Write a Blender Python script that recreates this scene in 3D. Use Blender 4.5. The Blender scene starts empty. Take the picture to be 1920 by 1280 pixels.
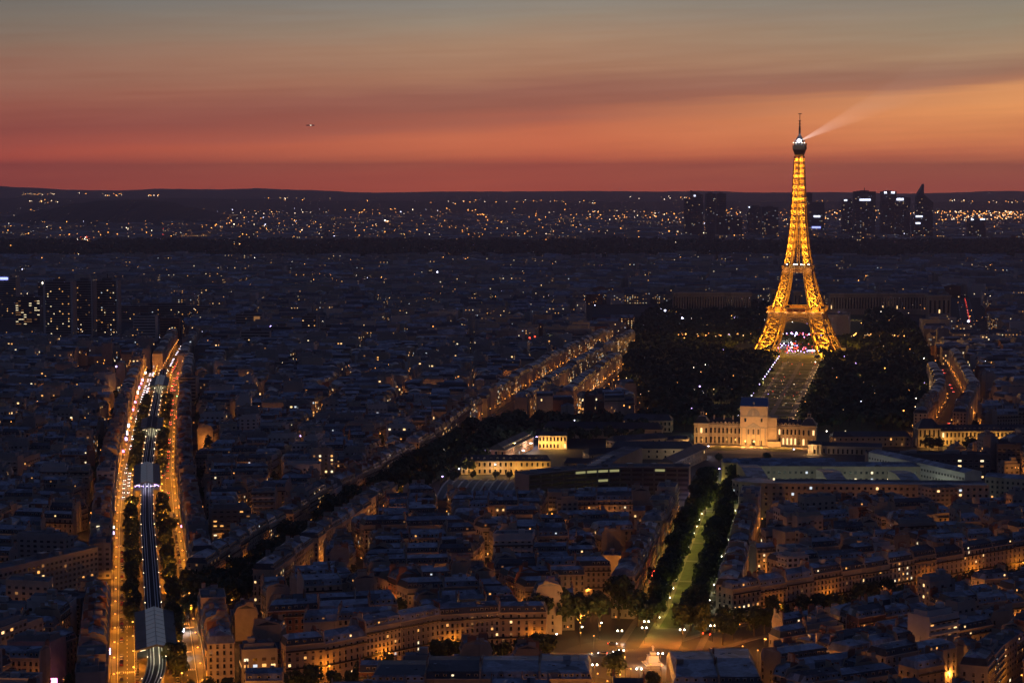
import bpy, math, random
from mathutils import Vector, Matrix
from mathutils.bvhtree import BVHTree
from math import sin, cos, pi, atan, atan2, hypot, radians, sqrt, exp
R = random.Random(7)
sc = bpy.context.scene
# ------------------------------------------------------------------ camera
F = 3804.0                      # focal length in pixels of a 1920 px wide frame
HC = 237.0                      # viewpoint height above the plain
PT = atan(306 / F)
cam_d = bpy.data.cameras.new("camera")
cam = bpy.data.objects.new("camera", cam_d)
sc.collection.objects.link(cam)
cam.location = (0, 0, HC)
cam.rotation_euler = (pi / 2 - PT, 0, 0)
cam_d.sensor_width = 36
cam_d.lens = 36 * F / 1920
cam_d.clip_start = 5
cam_d.clip_end = 90000
sc.camera = cam
# ------------------------------------------------------------------ exposure / engine
sc.view_settings.view_transform = 'Standard'
sc.view_settings.look = 'None'
sc.view_settings.exposure = 0
sc.view_settings.gamma = 1
sc.render.engine = 'CYCLES'
cy = sc.cycles
cy.use_denoising = True
try:
    cy.denoiser = 'OPENIMAGEDENOISE'
    cy.denoising_input_passes = 'RGB_ALBEDO_NORMAL'
except Exception:
    pass
cy.use_light_tree = True
cy.sample_clamp_indirect = 1.0
cy.sample_clamp_direct = 0
cy.max_bounces = 3
cy.diffuse_bounces = 2
cy.glossy_bounces = 2
cy.transmission_bounces = 2
cy.volume_bounces = 0
cy.transparent_max_bounces = 8
cy.caustics_reflective = False
cy.caustics_refractive = False
cy.filter_width = 1.5


def lin(c, k=1.0):
    return tuple((((x / 255.0 + 0.055) / 1.055) ** 2.4 if x > 10 else x / 255.0 / 12.92) * k for x in c)


# ------------------------------------------------------------------ world: dusk sky
W = bpy.data.worlds.new("World")
sc.world = W
W.use_nodes = True
nt = W.node_tree
nt.nodes.clear()


def N(t, **k):
    n = nt.nodes.new(t)
    for a, b in k.items():
        setattr(n, a, b)
    return n


def mth(op, a, b=None, c=None, clamp=False):
    n = N('ShaderNodeMath', operation=op, use_clamp=clamp)
    for i, v in enumerate((a, b, c)):
        if v is None:
            continue
        if isinstance(v, (int, float)):
            n.inputs[i].default_value = v
        else:
            nt.links.new(v, n.inputs[i])
    return n.outputs[0]


def ramp(fac, stops):
    n = N('ShaderNodeValToRGB')
    e = n.color_ramp.elements
    n.color_ramp.interpolation = 'LINEAR'
    while len(e) > 1:
        e.remove(e[-1])
    e[0].position = stops[0][0]
    e[0].color = (*stops[0][1], 1)
    for p, c in stops[1:]:
        x = e.new(p)
        x.color = (*c, 1)
    nt.links.new(fac, n.inputs[0])
    return n.outputs[0]


def mix(f, a, b):
    n = N('ShaderNodeMix', data_type='RGBA')
    if isinstance(f, (int, float)):
        n.inputs[0].default_value = f
    else:
        nt.links.new(f, n.inputs[0])
    nt.links.new(a, n.inputs[6])
    nt.links.new(b, n.inputs[7])
    return n.outputs[2]


tc = N('ShaderNodeTexCoord')
sx = N('ShaderNodeSeparateXYZ')
nt.links.new(tc.outputs['Generated'], sx.inputs[0])
X, Y, Z = sx.outputs
az = mth('DIVIDE', X, mth('MAXIMUM', mth('ABSOLUTE', Y), 0.05))
# slow wisps of cloud, long and nearly level
cmb = N('ShaderNodeCombineXYZ')
nt.links.new(mth('MULTIPLY', az, 3.0), cmb.inputs[0])
nt.links.new(mth('MULTIPLY', mth('SUBTRACT', Z, mth('MULTIPLY', az, 0.025)), 42.0), cmb.inputs[2])
nz = N('ShaderNodeTexNoise')
nz.inputs['Scale'].default_value = 1.0
nz.inputs['Detail'].default_value = 7
nz.inputs['Roughness'].default_value = 0.52
nt.links.new(cmb.outputs[0], nz.inputs['Vector'])
cmb2 = N('ShaderNodeCombineXYZ')
nt.links.new(mth('MULTIPLY', az, 14.0), cmb2.inputs[0])
nt.links.new(mth('MULTIPLY', mth('SUBTRACT', Z, mth('MULTIPLY', az, 0.03)), 300.0), cmb2.inputs[2])
nz2 = N('ShaderNodeTexNoise')
nz2.inputs['Scale'].default_value = 1.0
nz2.inputs['Detail'].default_value = 6
nt.links.new(cmb2.outputs[0], nz2.inputs['Vector'])
wob = mth('MULTIPLY', mth('SUBTRACT', nz.outputs[0], 0.5), 0.016)
wob2 = mth('MULTIPLY', mth('SUBTRACT', nz2.outputs[0], 0.5), 0.008)
zz = mth('ADD', mth('ADD', Z, wob), wob2)
uu = mth('SUBTRACT', zz, mth('MULTIPLY', az, 0.055))
pp = mth('MULTIPLY_ADD', uu, 8.0, 0.12, clamp=True)
midd = [(.04, lin((205, 92, 72))), (.152, lin((212, 98, 72))), (.232, lin((214, 112, 78))), (.296, lin((205, 112, 80))), (.334, lin((178, 101, 80))), (.384, lin((150, 92, 78))), (.456, lin((150, 98, 84))),
        (.536, lin((160, 115, 93))), (.64, lin((158, 125, 104))), (.744, lin((142, 127, 114))), (.824, lin((130, 124, 119))), (.92, lin((114, 114, 117)))]
rght = [(0, lin((195, 95, 78))), (.109, lin((205, 113, 80))), (.192, lin((220, 136, 87))), (.296, lin((226, 150, 95))), (.352, lin((212, 145, 98))), (.385, lin((166, 115, 92))), (.424, lin((150, 110, 92))),
        (.508, lin((158, 128, 104))), (.614, lin((140, 127, 111))), (.72, lin((123, 119, 114))), (.85, lin((106, 107, 111)))]
left = [(.2, lin((185, 80, 66))), (.302, lin((190, 84, 66))), (.344, lin((170, 80, 68))), (.406, lin((148, 76, 68))), (.51, lin((148, 86, 74))), (.615, lin((145, 98, 84))), (.722, lin((132, 105, 92))), (.828, lin((118, 106, 98))), (.932, lin((100, 102, 103)))]
cl = ramp(pp, left)
cm = ramp(pp, midd)
cr = ramp(pp, rght)
fl = mth('MULTIPLY_ADD', az, 4.6, 1.12, clamp=True)     # 0 at left edge, 1 left of centre
fr = mth('MULTIPLY', mth('SUBTRACT', az, 0.02), 4.6, clamp=True)
glow0 = mix(fr, mix(fl, cl, cm), cr)
hzf = ramp(mth('MULTIPLY_ADD', Z, 30.0, 0.2, clamp=True), [(.05, (1.85, 1.75, 1.3)), (.25, (1.85, 1.85, 1.4)), (.5, (1.58, 1.56, 1.28)), (.95, (1.28, 1.26, 1.16))])
mn = N('ShaderNodeMix', data_type='RGBA', blend_type='MULTIPLY')
mn.inputs[0].default_value = 1.0
gl2 = N('ShaderNodeVectorMath', operation='SCALE')
nt.links.new(glow0, gl2.inputs[0])
nt.links.new(mth('MULTIPLY_ADD', nz2.outputs[0], 0.26, 0.87), gl2.inputs['Scale'])
nt.links.new(gl2.outputs[0], mn.inputs[6])
nt.links.new(hzf, mn.inputs[7])
glow = mn.outputs[2]
# behind the viewer the horizon is dull mauve
back = ramp(mth('MULTIPLY', Z, 10.0, clamp=True), [(0, lin((42, 41, 54))), (1, lin((42, 46, 63)))])
side = mth('MULTIPLY_ADD', Y, 1.15, 0.1, clamp=True)
low = mix(side, back, glow)
up = ramp(mth('MAXIMUM', Z, 0.0), [(0.09, lin((88, 91, 98))), (0.2, lin((60, 68, 88))), (0.45, lin((44, 54, 84))), (1, lin((35, 46, 78)))])
upd = mix(side, ramp(mth('MAXIMUM', Z, 0.0), [(0.09, lin((45, 50, 68))), (1, lin((34, 45, 77)))]), up)
vf = mth('MULTIPLY', mth('SUBTRACT', Z, 0.085), 10.0, clamp=True)
skyc = mix(vf, low, upd)
bg = N('ShaderNodeBackground')
nt.links.new(skyc, bg.inputs[0])
bg.inputs[1].default_value = 1.0
wo = N('ShaderNodeOutputWorld')
nt.links.new(bg.outputs[0], wo.inputs[0])
# the sun has set: no sun lamp

# ------------------------------------------------------------------ materials
MATS = {}


def mat(name, col, rough=.7, metal=0, emit=None, es=1.0, var=0.0, vscale=.2, cell=None, spec=.5, sampling=None, rnd=0.0, bump=0.0):
    if name in MATS:
        return MATS[name]
    m = bpy.data.materials.new(name)
    m.use_nodes = True
    t_ = m.node_tree
    b = t_.nodes['Principled BSDF']
    b.inputs['Roughness'].default_value = rough
    b.inputs['Metallic'].default_value = metal
    b.inputs['Specular IOR Level'].default_value = spec
    b.inputs['Base Color'].default_value = (*col, 1)
    last = None
    if var or rnd or cell:
        geo = t_.nodes.new('ShaderNodeNewGeometry')
        n = t_.nodes.new('ShaderNodeTexNoise')
        n.inputs['Scale'].default_value = vscale
        n.inputs['Detail'].default_value = 5
        n.inputs['Roughness'].default_value = .65
        t_.links.new(geo.outputs['Position'], n.inputs['Vector'])
        mp = t_.nodes.new('ShaderNodeMapRange')
        mp.inputs[1].default_value = .25
        mp.inputs[2].default_value = .75
        mp.inputs[3].default_value = 1 - var
        mp.inputs[4].default_value = 1 + var
        t_.links.new(n.outputs[0], mp.inputs[0])
        val = mp.outputs[0]
        if cell:
            v = t_.nodes.new('ShaderNodeTexVoronoi')
            v.voronoi_dimensions = '2D'
            v.inputs['Scale'].default_value = 1 / cell
            t_.links.new(geo.outputs['Position'], v.inputs['Vector'])
            s = t_.nodes.new('ShaderNodeSeparateColor')
            t_.links.new(v.outputs['Color'], s.inputs[0])
            m2 = t_.nodes.new('ShaderNodeMapRange')
            m2.inputs[3].default_value = 1 - rnd
            m2.inputs[4].default_value = 1 + rnd
            t_.links.new(s.outputs[0], m2.inputs[0])
            mm = t_.nodes.new('ShaderNodeMath')
            mm.operation = 'MULTIPLY'
            t_.links.new(val, mm.inputs[0])
            t_.links.new(m2.outputs[0], mm.inputs[1])
            val = mm.outputs[0]
        vm = t_.nodes.new('ShaderNodeVectorMath')
        vm.operation = 'SCALE'
        vm.inputs[0].default_value = col
        t_.links.new(val, vm.inputs['Scale'])
        t_.links.new(vm.outputs[0], b.inputs['Base Color'])
    if emit:
        b.inputs['Emission Color'].default_value = (*emit, 1)
        b.inputs['Emission Strength'].default_value = es
        if sampling:
            m.cycles.emission_sampling = sampling
    MATS[name] = m
    return m


mat('stone', (.42, .35, .27), .85, var=.18, vscale=.35, cell=16, rnd=.22)
mat('pale_stone', (.50, .44, .36), .85, var=.15, vscale=.3, cell=16, rnd=.2)
mat('grey_render', (.34, .32, .31), .85, var=.18, vscale=.3, cell=18, rnd=.25)
mat('white_render', (.62, .60, .58), .8, var=.12, vscale=.25)
mat('brick', (.28, .14, .09), .9, var=.25, vscale=.6, cell=10, rnd=.3)
mat('zinc', (.24, .27, .32), .42, metal=.3, var=.5, vscale=.35, cell=6, rnd=.6)
mat('zinc_light', (.40, .42, .46), .4, metal=.2, var=.35, vscale=.4, cell=5, rnd=.3)
mat('slate', (.055, .062, .075), .5, var=.35, vscale=.5, cell=9, rnd=.4)
mat('flat_roof', (.16, .16, .17), .9, var=.35, vscale=.15, cell=8, rnd=.35)
mat('dark_roof', (.05, .05, .058), .8, var=.3, vscale=.1)
mat('terracotta', (.36, .15, .08), .9)
mat('iron', (.02, .02, .022), .5)
mat('steel', (.3, .31, .33), .4, metal=.7)
mat('concrete', (.38, .37, .35), .9, var=.15, vscale=.2)
mat('dark_concrete', (.14, .14, .15), .9, var=.2, vscale=.1)
mat('glass', (.012, .014, .018), .12, spec=.6)
mat('tinted_glass', (.03, .035, .045), .25, spec=.5)
mat('curtain', (.09, .08, .075), .8)
mat('asphalt', (.058, .056, .055), .8, var=.25, vscale=.12)
mat('pavement', (.16, .15, .14), .85, var=.2, vscale=.3)
mat('sand', (.22, .19, .15), .9, var=.2, vscale=.1)
mat('lawn', (.085, .10, .03), .95, var=.35, vscale=.15)
mat('paint', (.7, .7, .68), .7)
mat('foliage', (.045, .07, .03), .75, var=.5, vscale=.5)
mat('foliage_dark', (.045, .07, .03), .8, var=.5, vscale=.3)
mat('bark', (.09, .07, .055), .9)
mat('city_ground', (.035, .035, .038), .9, var=.3, vscale=.02)
mat('plain', (.028, .032, .03), .95, var=.4, vscale=.003)
mat('hill', (.022, .028, .022), .95, var=.4, vscale=.002)
mat('tower_iron', (.34, .22, .12), .55)
mat('rubber', (.02, .02, .02), .9)
mat('roof_glass', (.45, .48, .52), .3, var=.08, vscale=.5)
mat('tarp_blue', (.06, .16, .36), .6)
mat('tarp_print', (.62, .50, .36), .8, var=.1, vscale=.4)
mat('marble', (.7, .68, .62), .6)
WARM = (1.0, .52, .16)
for nm, c, s in (('lit_amber', (1, .45, .12), 1.5), ('lit_warm', (1, .6, .25), 2.1), ('lit_pale', (1, .8, .48), 1.7), ('lit_cool', (.8, .9, 1), 1.0), ('lit_dim', (1, .45, .15), .3)):
    mat(nm, (.1, .1, .1), .6, emit=c, es=s, sampling='NONE')
mat('lit_glazing', (.4, .42, .45), .4, emit=(.6, .66, .75), es=.055)  # weak emission stands in for station light behind the glass
mat('rail_steel', (.7, .72, .75), .45, metal=.2)
mat('track_bed', (.02, .02, .024), .9)
mat('lit_office', (.1, .1, .1), .6, emit=(.85, .8, .35), es=.35, sampling='NONE')
mat('sodium', (.1, .1, .1), .6, emit=(1, .36, .07), es=3.0, sampling='NONE')
mat('sodium_far', (.1, .1, .1), .6, emit=(1, .36, .07), es=9, sampling='NONE')
mat('white_far', (.1, .1, .1), .6, emit=(1, .75, .5), es=7, sampling='NONE')
mat('lamp_white', (.1, .1, .1), .6, emit=(1, .88, .68), es=10, sampling='NONE')
mat('lamp_cool', (.1, .1, .1), .6, emit=(.72, .72, 1), es=10, sampling='NONE')
mat('violet', (.1, .1, .1), .6, emit=(.55, .38, 1), es=7, sampling='NONE')
mat('pink', (.1, .1, .1), .6, emit=(1, .22, .55), es=6, sampling='NONE')
mat('blue_sign', (.1, .1, .1), .6, emit=(.3, .35, 1), es=3, sampling='NONE')
mat('cool_sign', (.1, .1, .1), .6, emit=(.72, .78, 1), es=3.2, sampling='NONE')
mat('green_sign', (.1, .1, .1), .6, emit=(.1, .9, .6), es=4, sampling='NONE')
mat('red', (.1, .1, .1), .6, emit=(1, .06, .03), es=7, sampling='NONE')
mat('tail', (.1, .02, .02), .6, emit=(1, .06, .03), es=4, sampling='NONE')
mat('headlamp', (.1, .1, .1), .6, emit=(.95, .86, 1), es=6, sampling='NONE')
mat('headlamp_off', (.5, .5, .5), .2)
mat('beacon', (.1, .1, .1), .6, emit=(.85, .85, 1), es=40, sampling='NONE')
for i, c in enumerate(((.03, .03, .035), (.3, .3, .32), (.5, .5, .5), (.06, .07, .12), (.25, .03, .03))):
    mat('car_paint_%d' % i, c, .25, metal=.3)

# ------------------------------------------------------------------ helpers
COL = sc.collection


class MB:
    def __init__(s):
        s.v, s.f, s.m = [], [], []

    def poly(s, pts, m):
        k = len(s.v)
        s.v.extend(pts)
        s.f.append(tuple(range(k, k + len(pts))))
        s.m.append(m)

    def prism(s, base, z0, z1, m, mtop=None, bottom=False):
        k = len(s.v)
        n = len(base)
        s.v.extend((x, y, z0) for x, y in base)
        s.v.extend((x, y, z1) for x, y in base)
        for i in range(n):
            j = (i + 1) % n
            s.f.append((k + i, k + j, k + n + j, k + n + i))
            s.m.append(m)
        s.f.append(tuple(range(k + n, k + 2 * n)))
        s.m.append(mtop or m)
        if bottom:
            s.f.append(tuple(range(k + n - 1, k - 1, -1)))
            s.m.append(m)

    def frus(s, base, top, z0, z1, m, mtop=None):
        k = len(s.v)
        n = len(base)
        s.v.extend((x, y, z0) for x, y in base)
        s.v.extend((x, y, z1) for x, y in top)
        for i in range(n):
            j = (i + 1) % n
            s.f.append((k + i, k + j, k + n + j, k + n + i))
            s.m.append(m)
        s.f.append(tuple(range(k + n, k + 2 * n)))
        s.m.append(mtop or m)

    def box(s, c, size, rot, m, mtop=None):
        """c = base centre; size = (x,y,z); rot about z"""
        a, b = size[0] / 2, size[1] / 2
        ca, sa = cos(rot), sin(rot)
        base = [(c[0] + u * ca - w * sa, c[1] + u * sa + w * ca) for u, w in ((-a, -b), (a, -b), (a, b), (-a, b))]
        s.prism(base, c[2], c[2] + size[2], m, mtop, True)

    def bar(s, p, q, w, m, h=None):
        p, q = Vector(p), Vector(q)
        d = q - p
        if d.length < 1e-6:
            return
        d.normalize()
        a = d.cross(Vector((0, 0, 1)))
        if a.length < .01:
            a = Vector((1, 0, 0))
        a.normalize()
        b = d.cross(a)
        a *= w / 2
        b *= (h or w) / 2
        k = len(s.v)
        for o in (p, q):
            for e in (a + b, b - a, -a - b, a - b):
                s.v.append(tuple(o + e))
        for i in range(4):
            j = (i + 1) % 4
            s.f.append((k + i, k + j, k + 4 + j, k + 4 + i))
            s.m.append(m)
        s.f.append((k + 3, k + 2, k + 1, k))
        s.f.append((k + 4, k + 5, k + 6, k + 7))
        s.m += [m, m]

    def lathe(s, c, prof, n, m, ph=0):
        k = len(s.v)
        for r, z in prof:
            for i in range(n):
                a = 2 * pi * i / n + ph
                s.v.append((c[0] + r * cos(a), c[1] + r * sin(a), c[2] + z))
        for j in range(len(prof) - 1):
            for i in range(n):
                i2 = (i + 1) % n
                s.f.append((k + j * n + i, k + j * n + i2, k + (j + 1) * n + i2, k + (j + 1) * n + i))
                s.m.append(m)
        s.f.append(tuple(k + i for i in range(n - 1, -1, -1)))
        s.m.append(m)
        s.f.append(tuple(k + (len(prof) - 1) * n + i for i in range(n)))
        s.m.append(m)

    def strip(s, left_pts, right_pts, z, m):
        for i in range(len(left_pts) - 1):
            a, b = left_pts[i], left_pts[i + 1]
            c, d = right_pts[i + 1], right_pts[i]
            s.poly([(*d, z), (*c, z), (*b, z), (*a, z)], m)

    def ball(s, c, r, m):
        k = len(s.v)
        x, y, z = c
        s.v += [(x + r, y, z), (x, y + r, z), (x - r, y, z), (x, y - r, z), (x, y, z + r), (x, y, z - r)]
        for a, b in ((0, 1), (1, 2), (2, 3), (3, 0)):
            s.f += [(k + a, k + b, k + 4), (k + b, k + a, k + 5)]
            s.m += [m, m]

    def mesh(s, name, o=(0, 0, 0)):
        me = bpy.data.meshes.new(name)
        ox, oy, oz = o
        if ox or oy or oz:
            vs = [(x - ox, y - oy, z - oz) for x, y, z in s.v]
        else:
            vs = s.v
        me.from_pydata(vs, [], s.f)
        names = []
        idx = {}
        arr = []
        for q in s.m:
            if q not in idx:
                idx[q] = len(names)
                names.append(q)
            arr.append(idx[q])
        for q in names:
            me.materials.append(MATS[q])
        me.polygons.foreach_set('material_index', arr)
        me.update()
        return me

    def build(s, name, parent=None, o=(0, 0, 0)):
        """world-coordinate mesh; o = world origin of the parent"""
        if not s.f:
            return None
        if parent is not None:
            o = parent['_o'] if '_o' in parent else o
        ob = bpy.data.objects.new(name, s.mesh(name, o))
        COL.objects.link(ob)
        if parent is not None:
            ob.parent = parent
        else:
            ob.location = o
        return ob


def put(name, me, loc, rz=0, parent=None, scale=None):
    """shared mesh object; loc in world, converted for the parent"""
    ob = bpy.data.objects.new(name, me)
    COL.objects.link(ob)
    if parent is not None:
        ob.parent = parent
        o = parent.get('_o', (0, 0, 0))
        ob.location = (loc[0] - o[0], loc[1] - o[1], loc[2] - o[2])
    else:
        ob.location = loc
    ob.rotation_euler = (0, 0, rz)
    if scale:
        ob.scale = scale
    return ob


def tag(o, label=None, cat=None, group=None, kind=None):
    if label:
        w = label.split()
        if len(w) > 16:
            label = label.replace('flat-roofed block', 'block').replace('in row on', 'in row,')
            w = label.split()
        if len(w) > 16:
            print('LONG', len(w), label)
        o['label'] = label
    if cat:
        o['category'] = cat
    if group:
        o['group'] = group
    if kind:
        o['kind'] = kind
    return o


def empty(name, loc, label=None, cat=None, group=None, rz=0):
    o = bpy.data.objects.new(name, None)
    COL.objects.link(o)
    o.empty_display_size = 1
    o.location = loc
    o['_o'] = tuple(loc)
    tag(o, label, cat, group)
    return o


def subpart(ob, parent, root_o):
    """re-parent a part built in root coordinates under another part at the root origin"""
    ob.parent = parent
    return ob


ORD = "zeroth first second third fourth fifth sixth seventh eighth ninth tenth eleventh twelfth thirteenth fourteenth fifteenth sixteenth seventeenth eighteenth nineteenth twentieth".split()
TENS = {2: 'twenty', 3: 'thirty', 4: 'forty', 5: 'fifty', 6: 'sixty', 7: 'seventy', 8: 'eighty', 9: 'ninety'}
TENTH = {2: 'twentieth', 3: 'thirtieth', 4: 'fortieth', 5: 'fiftieth', 6: 'sixtieth', 7: 'seventieth', 8: 'eightieth', 9: 'ninetieth'}


def nth(n):
    if n <= 20:
        return ORD[n]
    a, b = divmod(n, 10)
    if a > 9:
        return '%dth' % n
    return TENTH[a] if b == 0 else TENS[a] + '-' + ORD[b]


def G(px, py, z=0.0):
    """world point on height z seen at a pixel of the 1920x1280 frame"""
    a, b = (px - 960) / F, (640 - py) / F
    d = Vector((a, cos(PT) + b * sin(PT), -sin(PT) + b * cos(PT)))
    t_ = (z - HC) / d.z
    return (d.x * t_, d.y * t_)


def PX(x, y, z=0.0):
    q = Vector((x, y * cos(PT) - (z - HC) * sin(PT), y * sin(PT) + (z - HC) * cos(PT)))
    return 960 + F * q.x / q.y, 640 - F * q.z / q.y


def rotpts(pts, c, a):
    ca, sa = cos(a), sin(a)
    return [(c[0] + x * ca - y * sa, c[1] + x * sa + y * ca) for x, y in pts]


def light(name, loc, power, col, radius=.3, parent=None, spot=None, data={}):
    key = (name, power, col, radius, spot)
    if key not in data:
        d = bpy.data.lights.new(name, 'SPOT' if spot else 'POINT')
        if spot:
            d.spot_size = radians(spot)
            d.spot_blend = .5
        d.energy = power
        d.color = col
        d.shadow_soft_size = radius
        d.use_shadow = True
        data[key] = d
    o = bpy.data.objects.new(name, data[key])
    COL.objects.link(o)
    if parent is not None:
        o.parent = parent
        q = parent.get('_o', (0, 0, 0))
        o.location = (loc[0] - q[0], loc[1] - q[1], loc[2] - q[2])
    else:
        o.location = loc
    return o


class Path:
    def __init__(s, pts):
        s.p = [Vector(p) for p in pts]
        s.L = [0]
        for a, b in zip(s.p, s.p[1:]):
            s.L.append(s.L[-1] + (b - a).length)
        s.len = s.L[-1]

    def at(s, d, off=0.0):
        """point at arclength d, shifted off metres to the right; and the heading"""
        i = 0
        while i < len(s.L) - 2 and s.L[i + 1] < d:
            i += 1
        a, b = s.p[i], s.p[i + 1]
        u = (b - a).normalized()
        # smoothed direction
        if 0 < i and d - s.L[i] < 12:
            w = (d - s.L[i]) / 24 + .5
            u0 = (a - s.p[i - 1]).normalized()
            u = (u0 * (1 - w) + u * w).normalized()
        elif i < len(s.L) - 2 and s.L[i + 1] - d < 12:
            w = (s.L[i + 1] - d) / 24 + .5
            u1 = (s.p[i + 2] - b).normalized()
            u = (u1 * (1 - w) + u * w).normalized()
        q = a + (b - a).normalized() * (d - s.L[i])
        return (q.x + u.y * off, q.y - u.x * off), atan2(u.y, u.x)

    def dist(s, x, y):
        best = 1e9
        for a, b in zip(s.p, s.p[1:]):
            ax, ay = a.x, a.y
            dx, dy = b.x - ax, b.y - ay
            t_ = max(0, min(1, ((x - ax) * dx + (y - ay) * dy) / (dx * dx + dy * dy)))
            d = hypot(x - ax - t_ * dx, y - ay - t_ * dy)
            if d < best:
                best = d
        return best

    def side(s, x, y):
        """signed offset, right positive (nearest segment)"""
        best, sg = 1e9, 1
        for a, b in zip(s.p, s.p[1:]):
            dx, dy = b.x - a.x, b.y - a.y
            t_ = max(0, min(1, ((x - a.x) * dx + (y - a.y) * dy) / (dx * dx + dy * dy)))
            ex, ey = x - a.x - t_ * dx, y - a.y - t_ * dy
            d = hypot(ex, ey)
            if d < best:
                best = d
                sg = 1 if (dy * ex - dx * ey) > 0 else -1
        return best * sg


def inpoly(x, y, P):
    c = False
    j = len(P) - 1
    for i in range(len(P)):
        xi, yi = P[i]
        xj, yj = P[j]
        if (yi > y) != (yj > y) and x < (xj - xi) * (y - yi) / (yj - yi) + xi:
            c = not c
        j = i
    return c
# ------------------------------------------------------------------ layout of the avenues
BLV = Path([(-150, 800), (-150, 850), (-167, 940), (-207, 1150), (-246, 1354), (-289, 1593), (-344, 1934), (-388, 2220), (-424, 2470)])
BV2 = Path([(-419, 2470), (-427, 2540), (-445, 2683), (-467, 2880)])
SUF = Path([(-168, 1060), (-143, 1233), (-116, 1385), (-81, 1551), (-50, 1714), (-18, 1955), (23, 2210), (80, 2532), (192, 3046)])
SAX = Path([(74, 1010), (91, 1092), (114, 1242), (140, 1406), (165, 1560), (172, 1620)])
BRE = Path([(68, 985), (116, 1043), (315, 1190), (450, 1290)])
LFT = Path([(68, 985), (5, 990), (-28, 982), (-84, 928), (-150, 905)])
ST2 = Path([(71, 2068), (144, 2497)])
BOS = Path([(383, 1820), (467, 2116), (536, 2532)])
RED = Path([(690, 2950), (713, 3152), (889, 3989)])
ST5 = Path([(-470, 2277), (-520, 2560)])
CRS = Path([(214, 880), (236, 930), (300, 1040)])
HWID = {id(BLV): 23, id(SUF): 15, id(SAX): 22, id(BRE): 15, id(LFT): 13, id(ST2): 8, id(BOS): 11, id(RED): 12, id(ST5): 6, id(CRS): 6, id(BV2): 9}
PATHS = [BLV, SUF, SAX, BRE, LFT, ST2, BOS, RED, ST5, CRS, BV2]
PLC = (68, 988)
PARK = [(140, 1900), (129, 2335), (190, 3152), (281, 3820), (683, 3820), (630, 3152), (515, 2463), (440, 2140), (405, 1990), (372, 1890)]
EXC = [
    PARK,
    [(140, 1560), (352, 1560), (345, 2000), (140, 2000)],                   # school forecourt
    [(-66, 1432), (-20, 1400), (150, 1392), (165, 1560), (165, 1960), (20, 1975), (-40, 1800)],   # conference building, barracks
    [(150, 1390), (352, 1370), (420, 1400), (420, 1560), (340, 1700), (150, 1700)],     # ministry
    [(330, 1690), (480, 1690), (480, 1870), (330, 1870)],                   # right barracks
    [(-800, 2850), (-490, 2800), (-520, 3500), (-900, 3500)],               # tower quarter
    [(-298, 1085), (-236, 1085), (-232, 1195), (-298, 1195)],               # slab
]
FOUND = []          # extra keep-out circles (x, y, r)


def keepout(x, y, m):
    for P in PATHS:
        if P.dist(x, y) < HWID[id(P)] + m:
            return True
    if hypot(x - PLC[0], y - PLC[1]) < 44 + m:
        return True
    for e in EXC:
        if inpoly(x, y, e):
            return True
    return False


def inframe(x, y, m=90):
    if y < 835:
        return False
    p = PX(x, y, 12)
    return -m < p[0] < 1920 + m and p[1] < 1280 + 110


SPECS = []


def addspec(fp, hw, style, tone, region, row=None, idx=0, corner=(False, False), far=0):
    x = sum(p[0] for p in fp) / 4
    y = sum(p[1] for p in fp) / 4
    if not inframe(x, y):
        return None
    # counter-clockwise
    ar = sum(fp[i][0] * fp[(i + 1) % 4][1] - fp[(i + 1) % 4][0] * fp[i][1] for i in range(4))
    if ar < 0:
        fp = [fp[1], fp[0], fp[3], fp[2]]
        corner = (corner[1], corner[0])
    s = dict(flipped=int(ar < 0), fp=fp, hw=hw, style=style, tone=tone, region=region, row=row, idx=idx, corner=corner, c=(x, y), far=far, seed=R.random())
    SPECS.append(s)
    return s


TONES = ['stone'] * 5 + ['pale_stone'] * 3 + ['grey_render'] * 2 + ['brick']


def rndstyle(y, pmod=.16):
    r = R.random()
    if r < pmod:
        return 'modern'
    if r < pmod + .08:
        return 'low'
    return 'haus'


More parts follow.
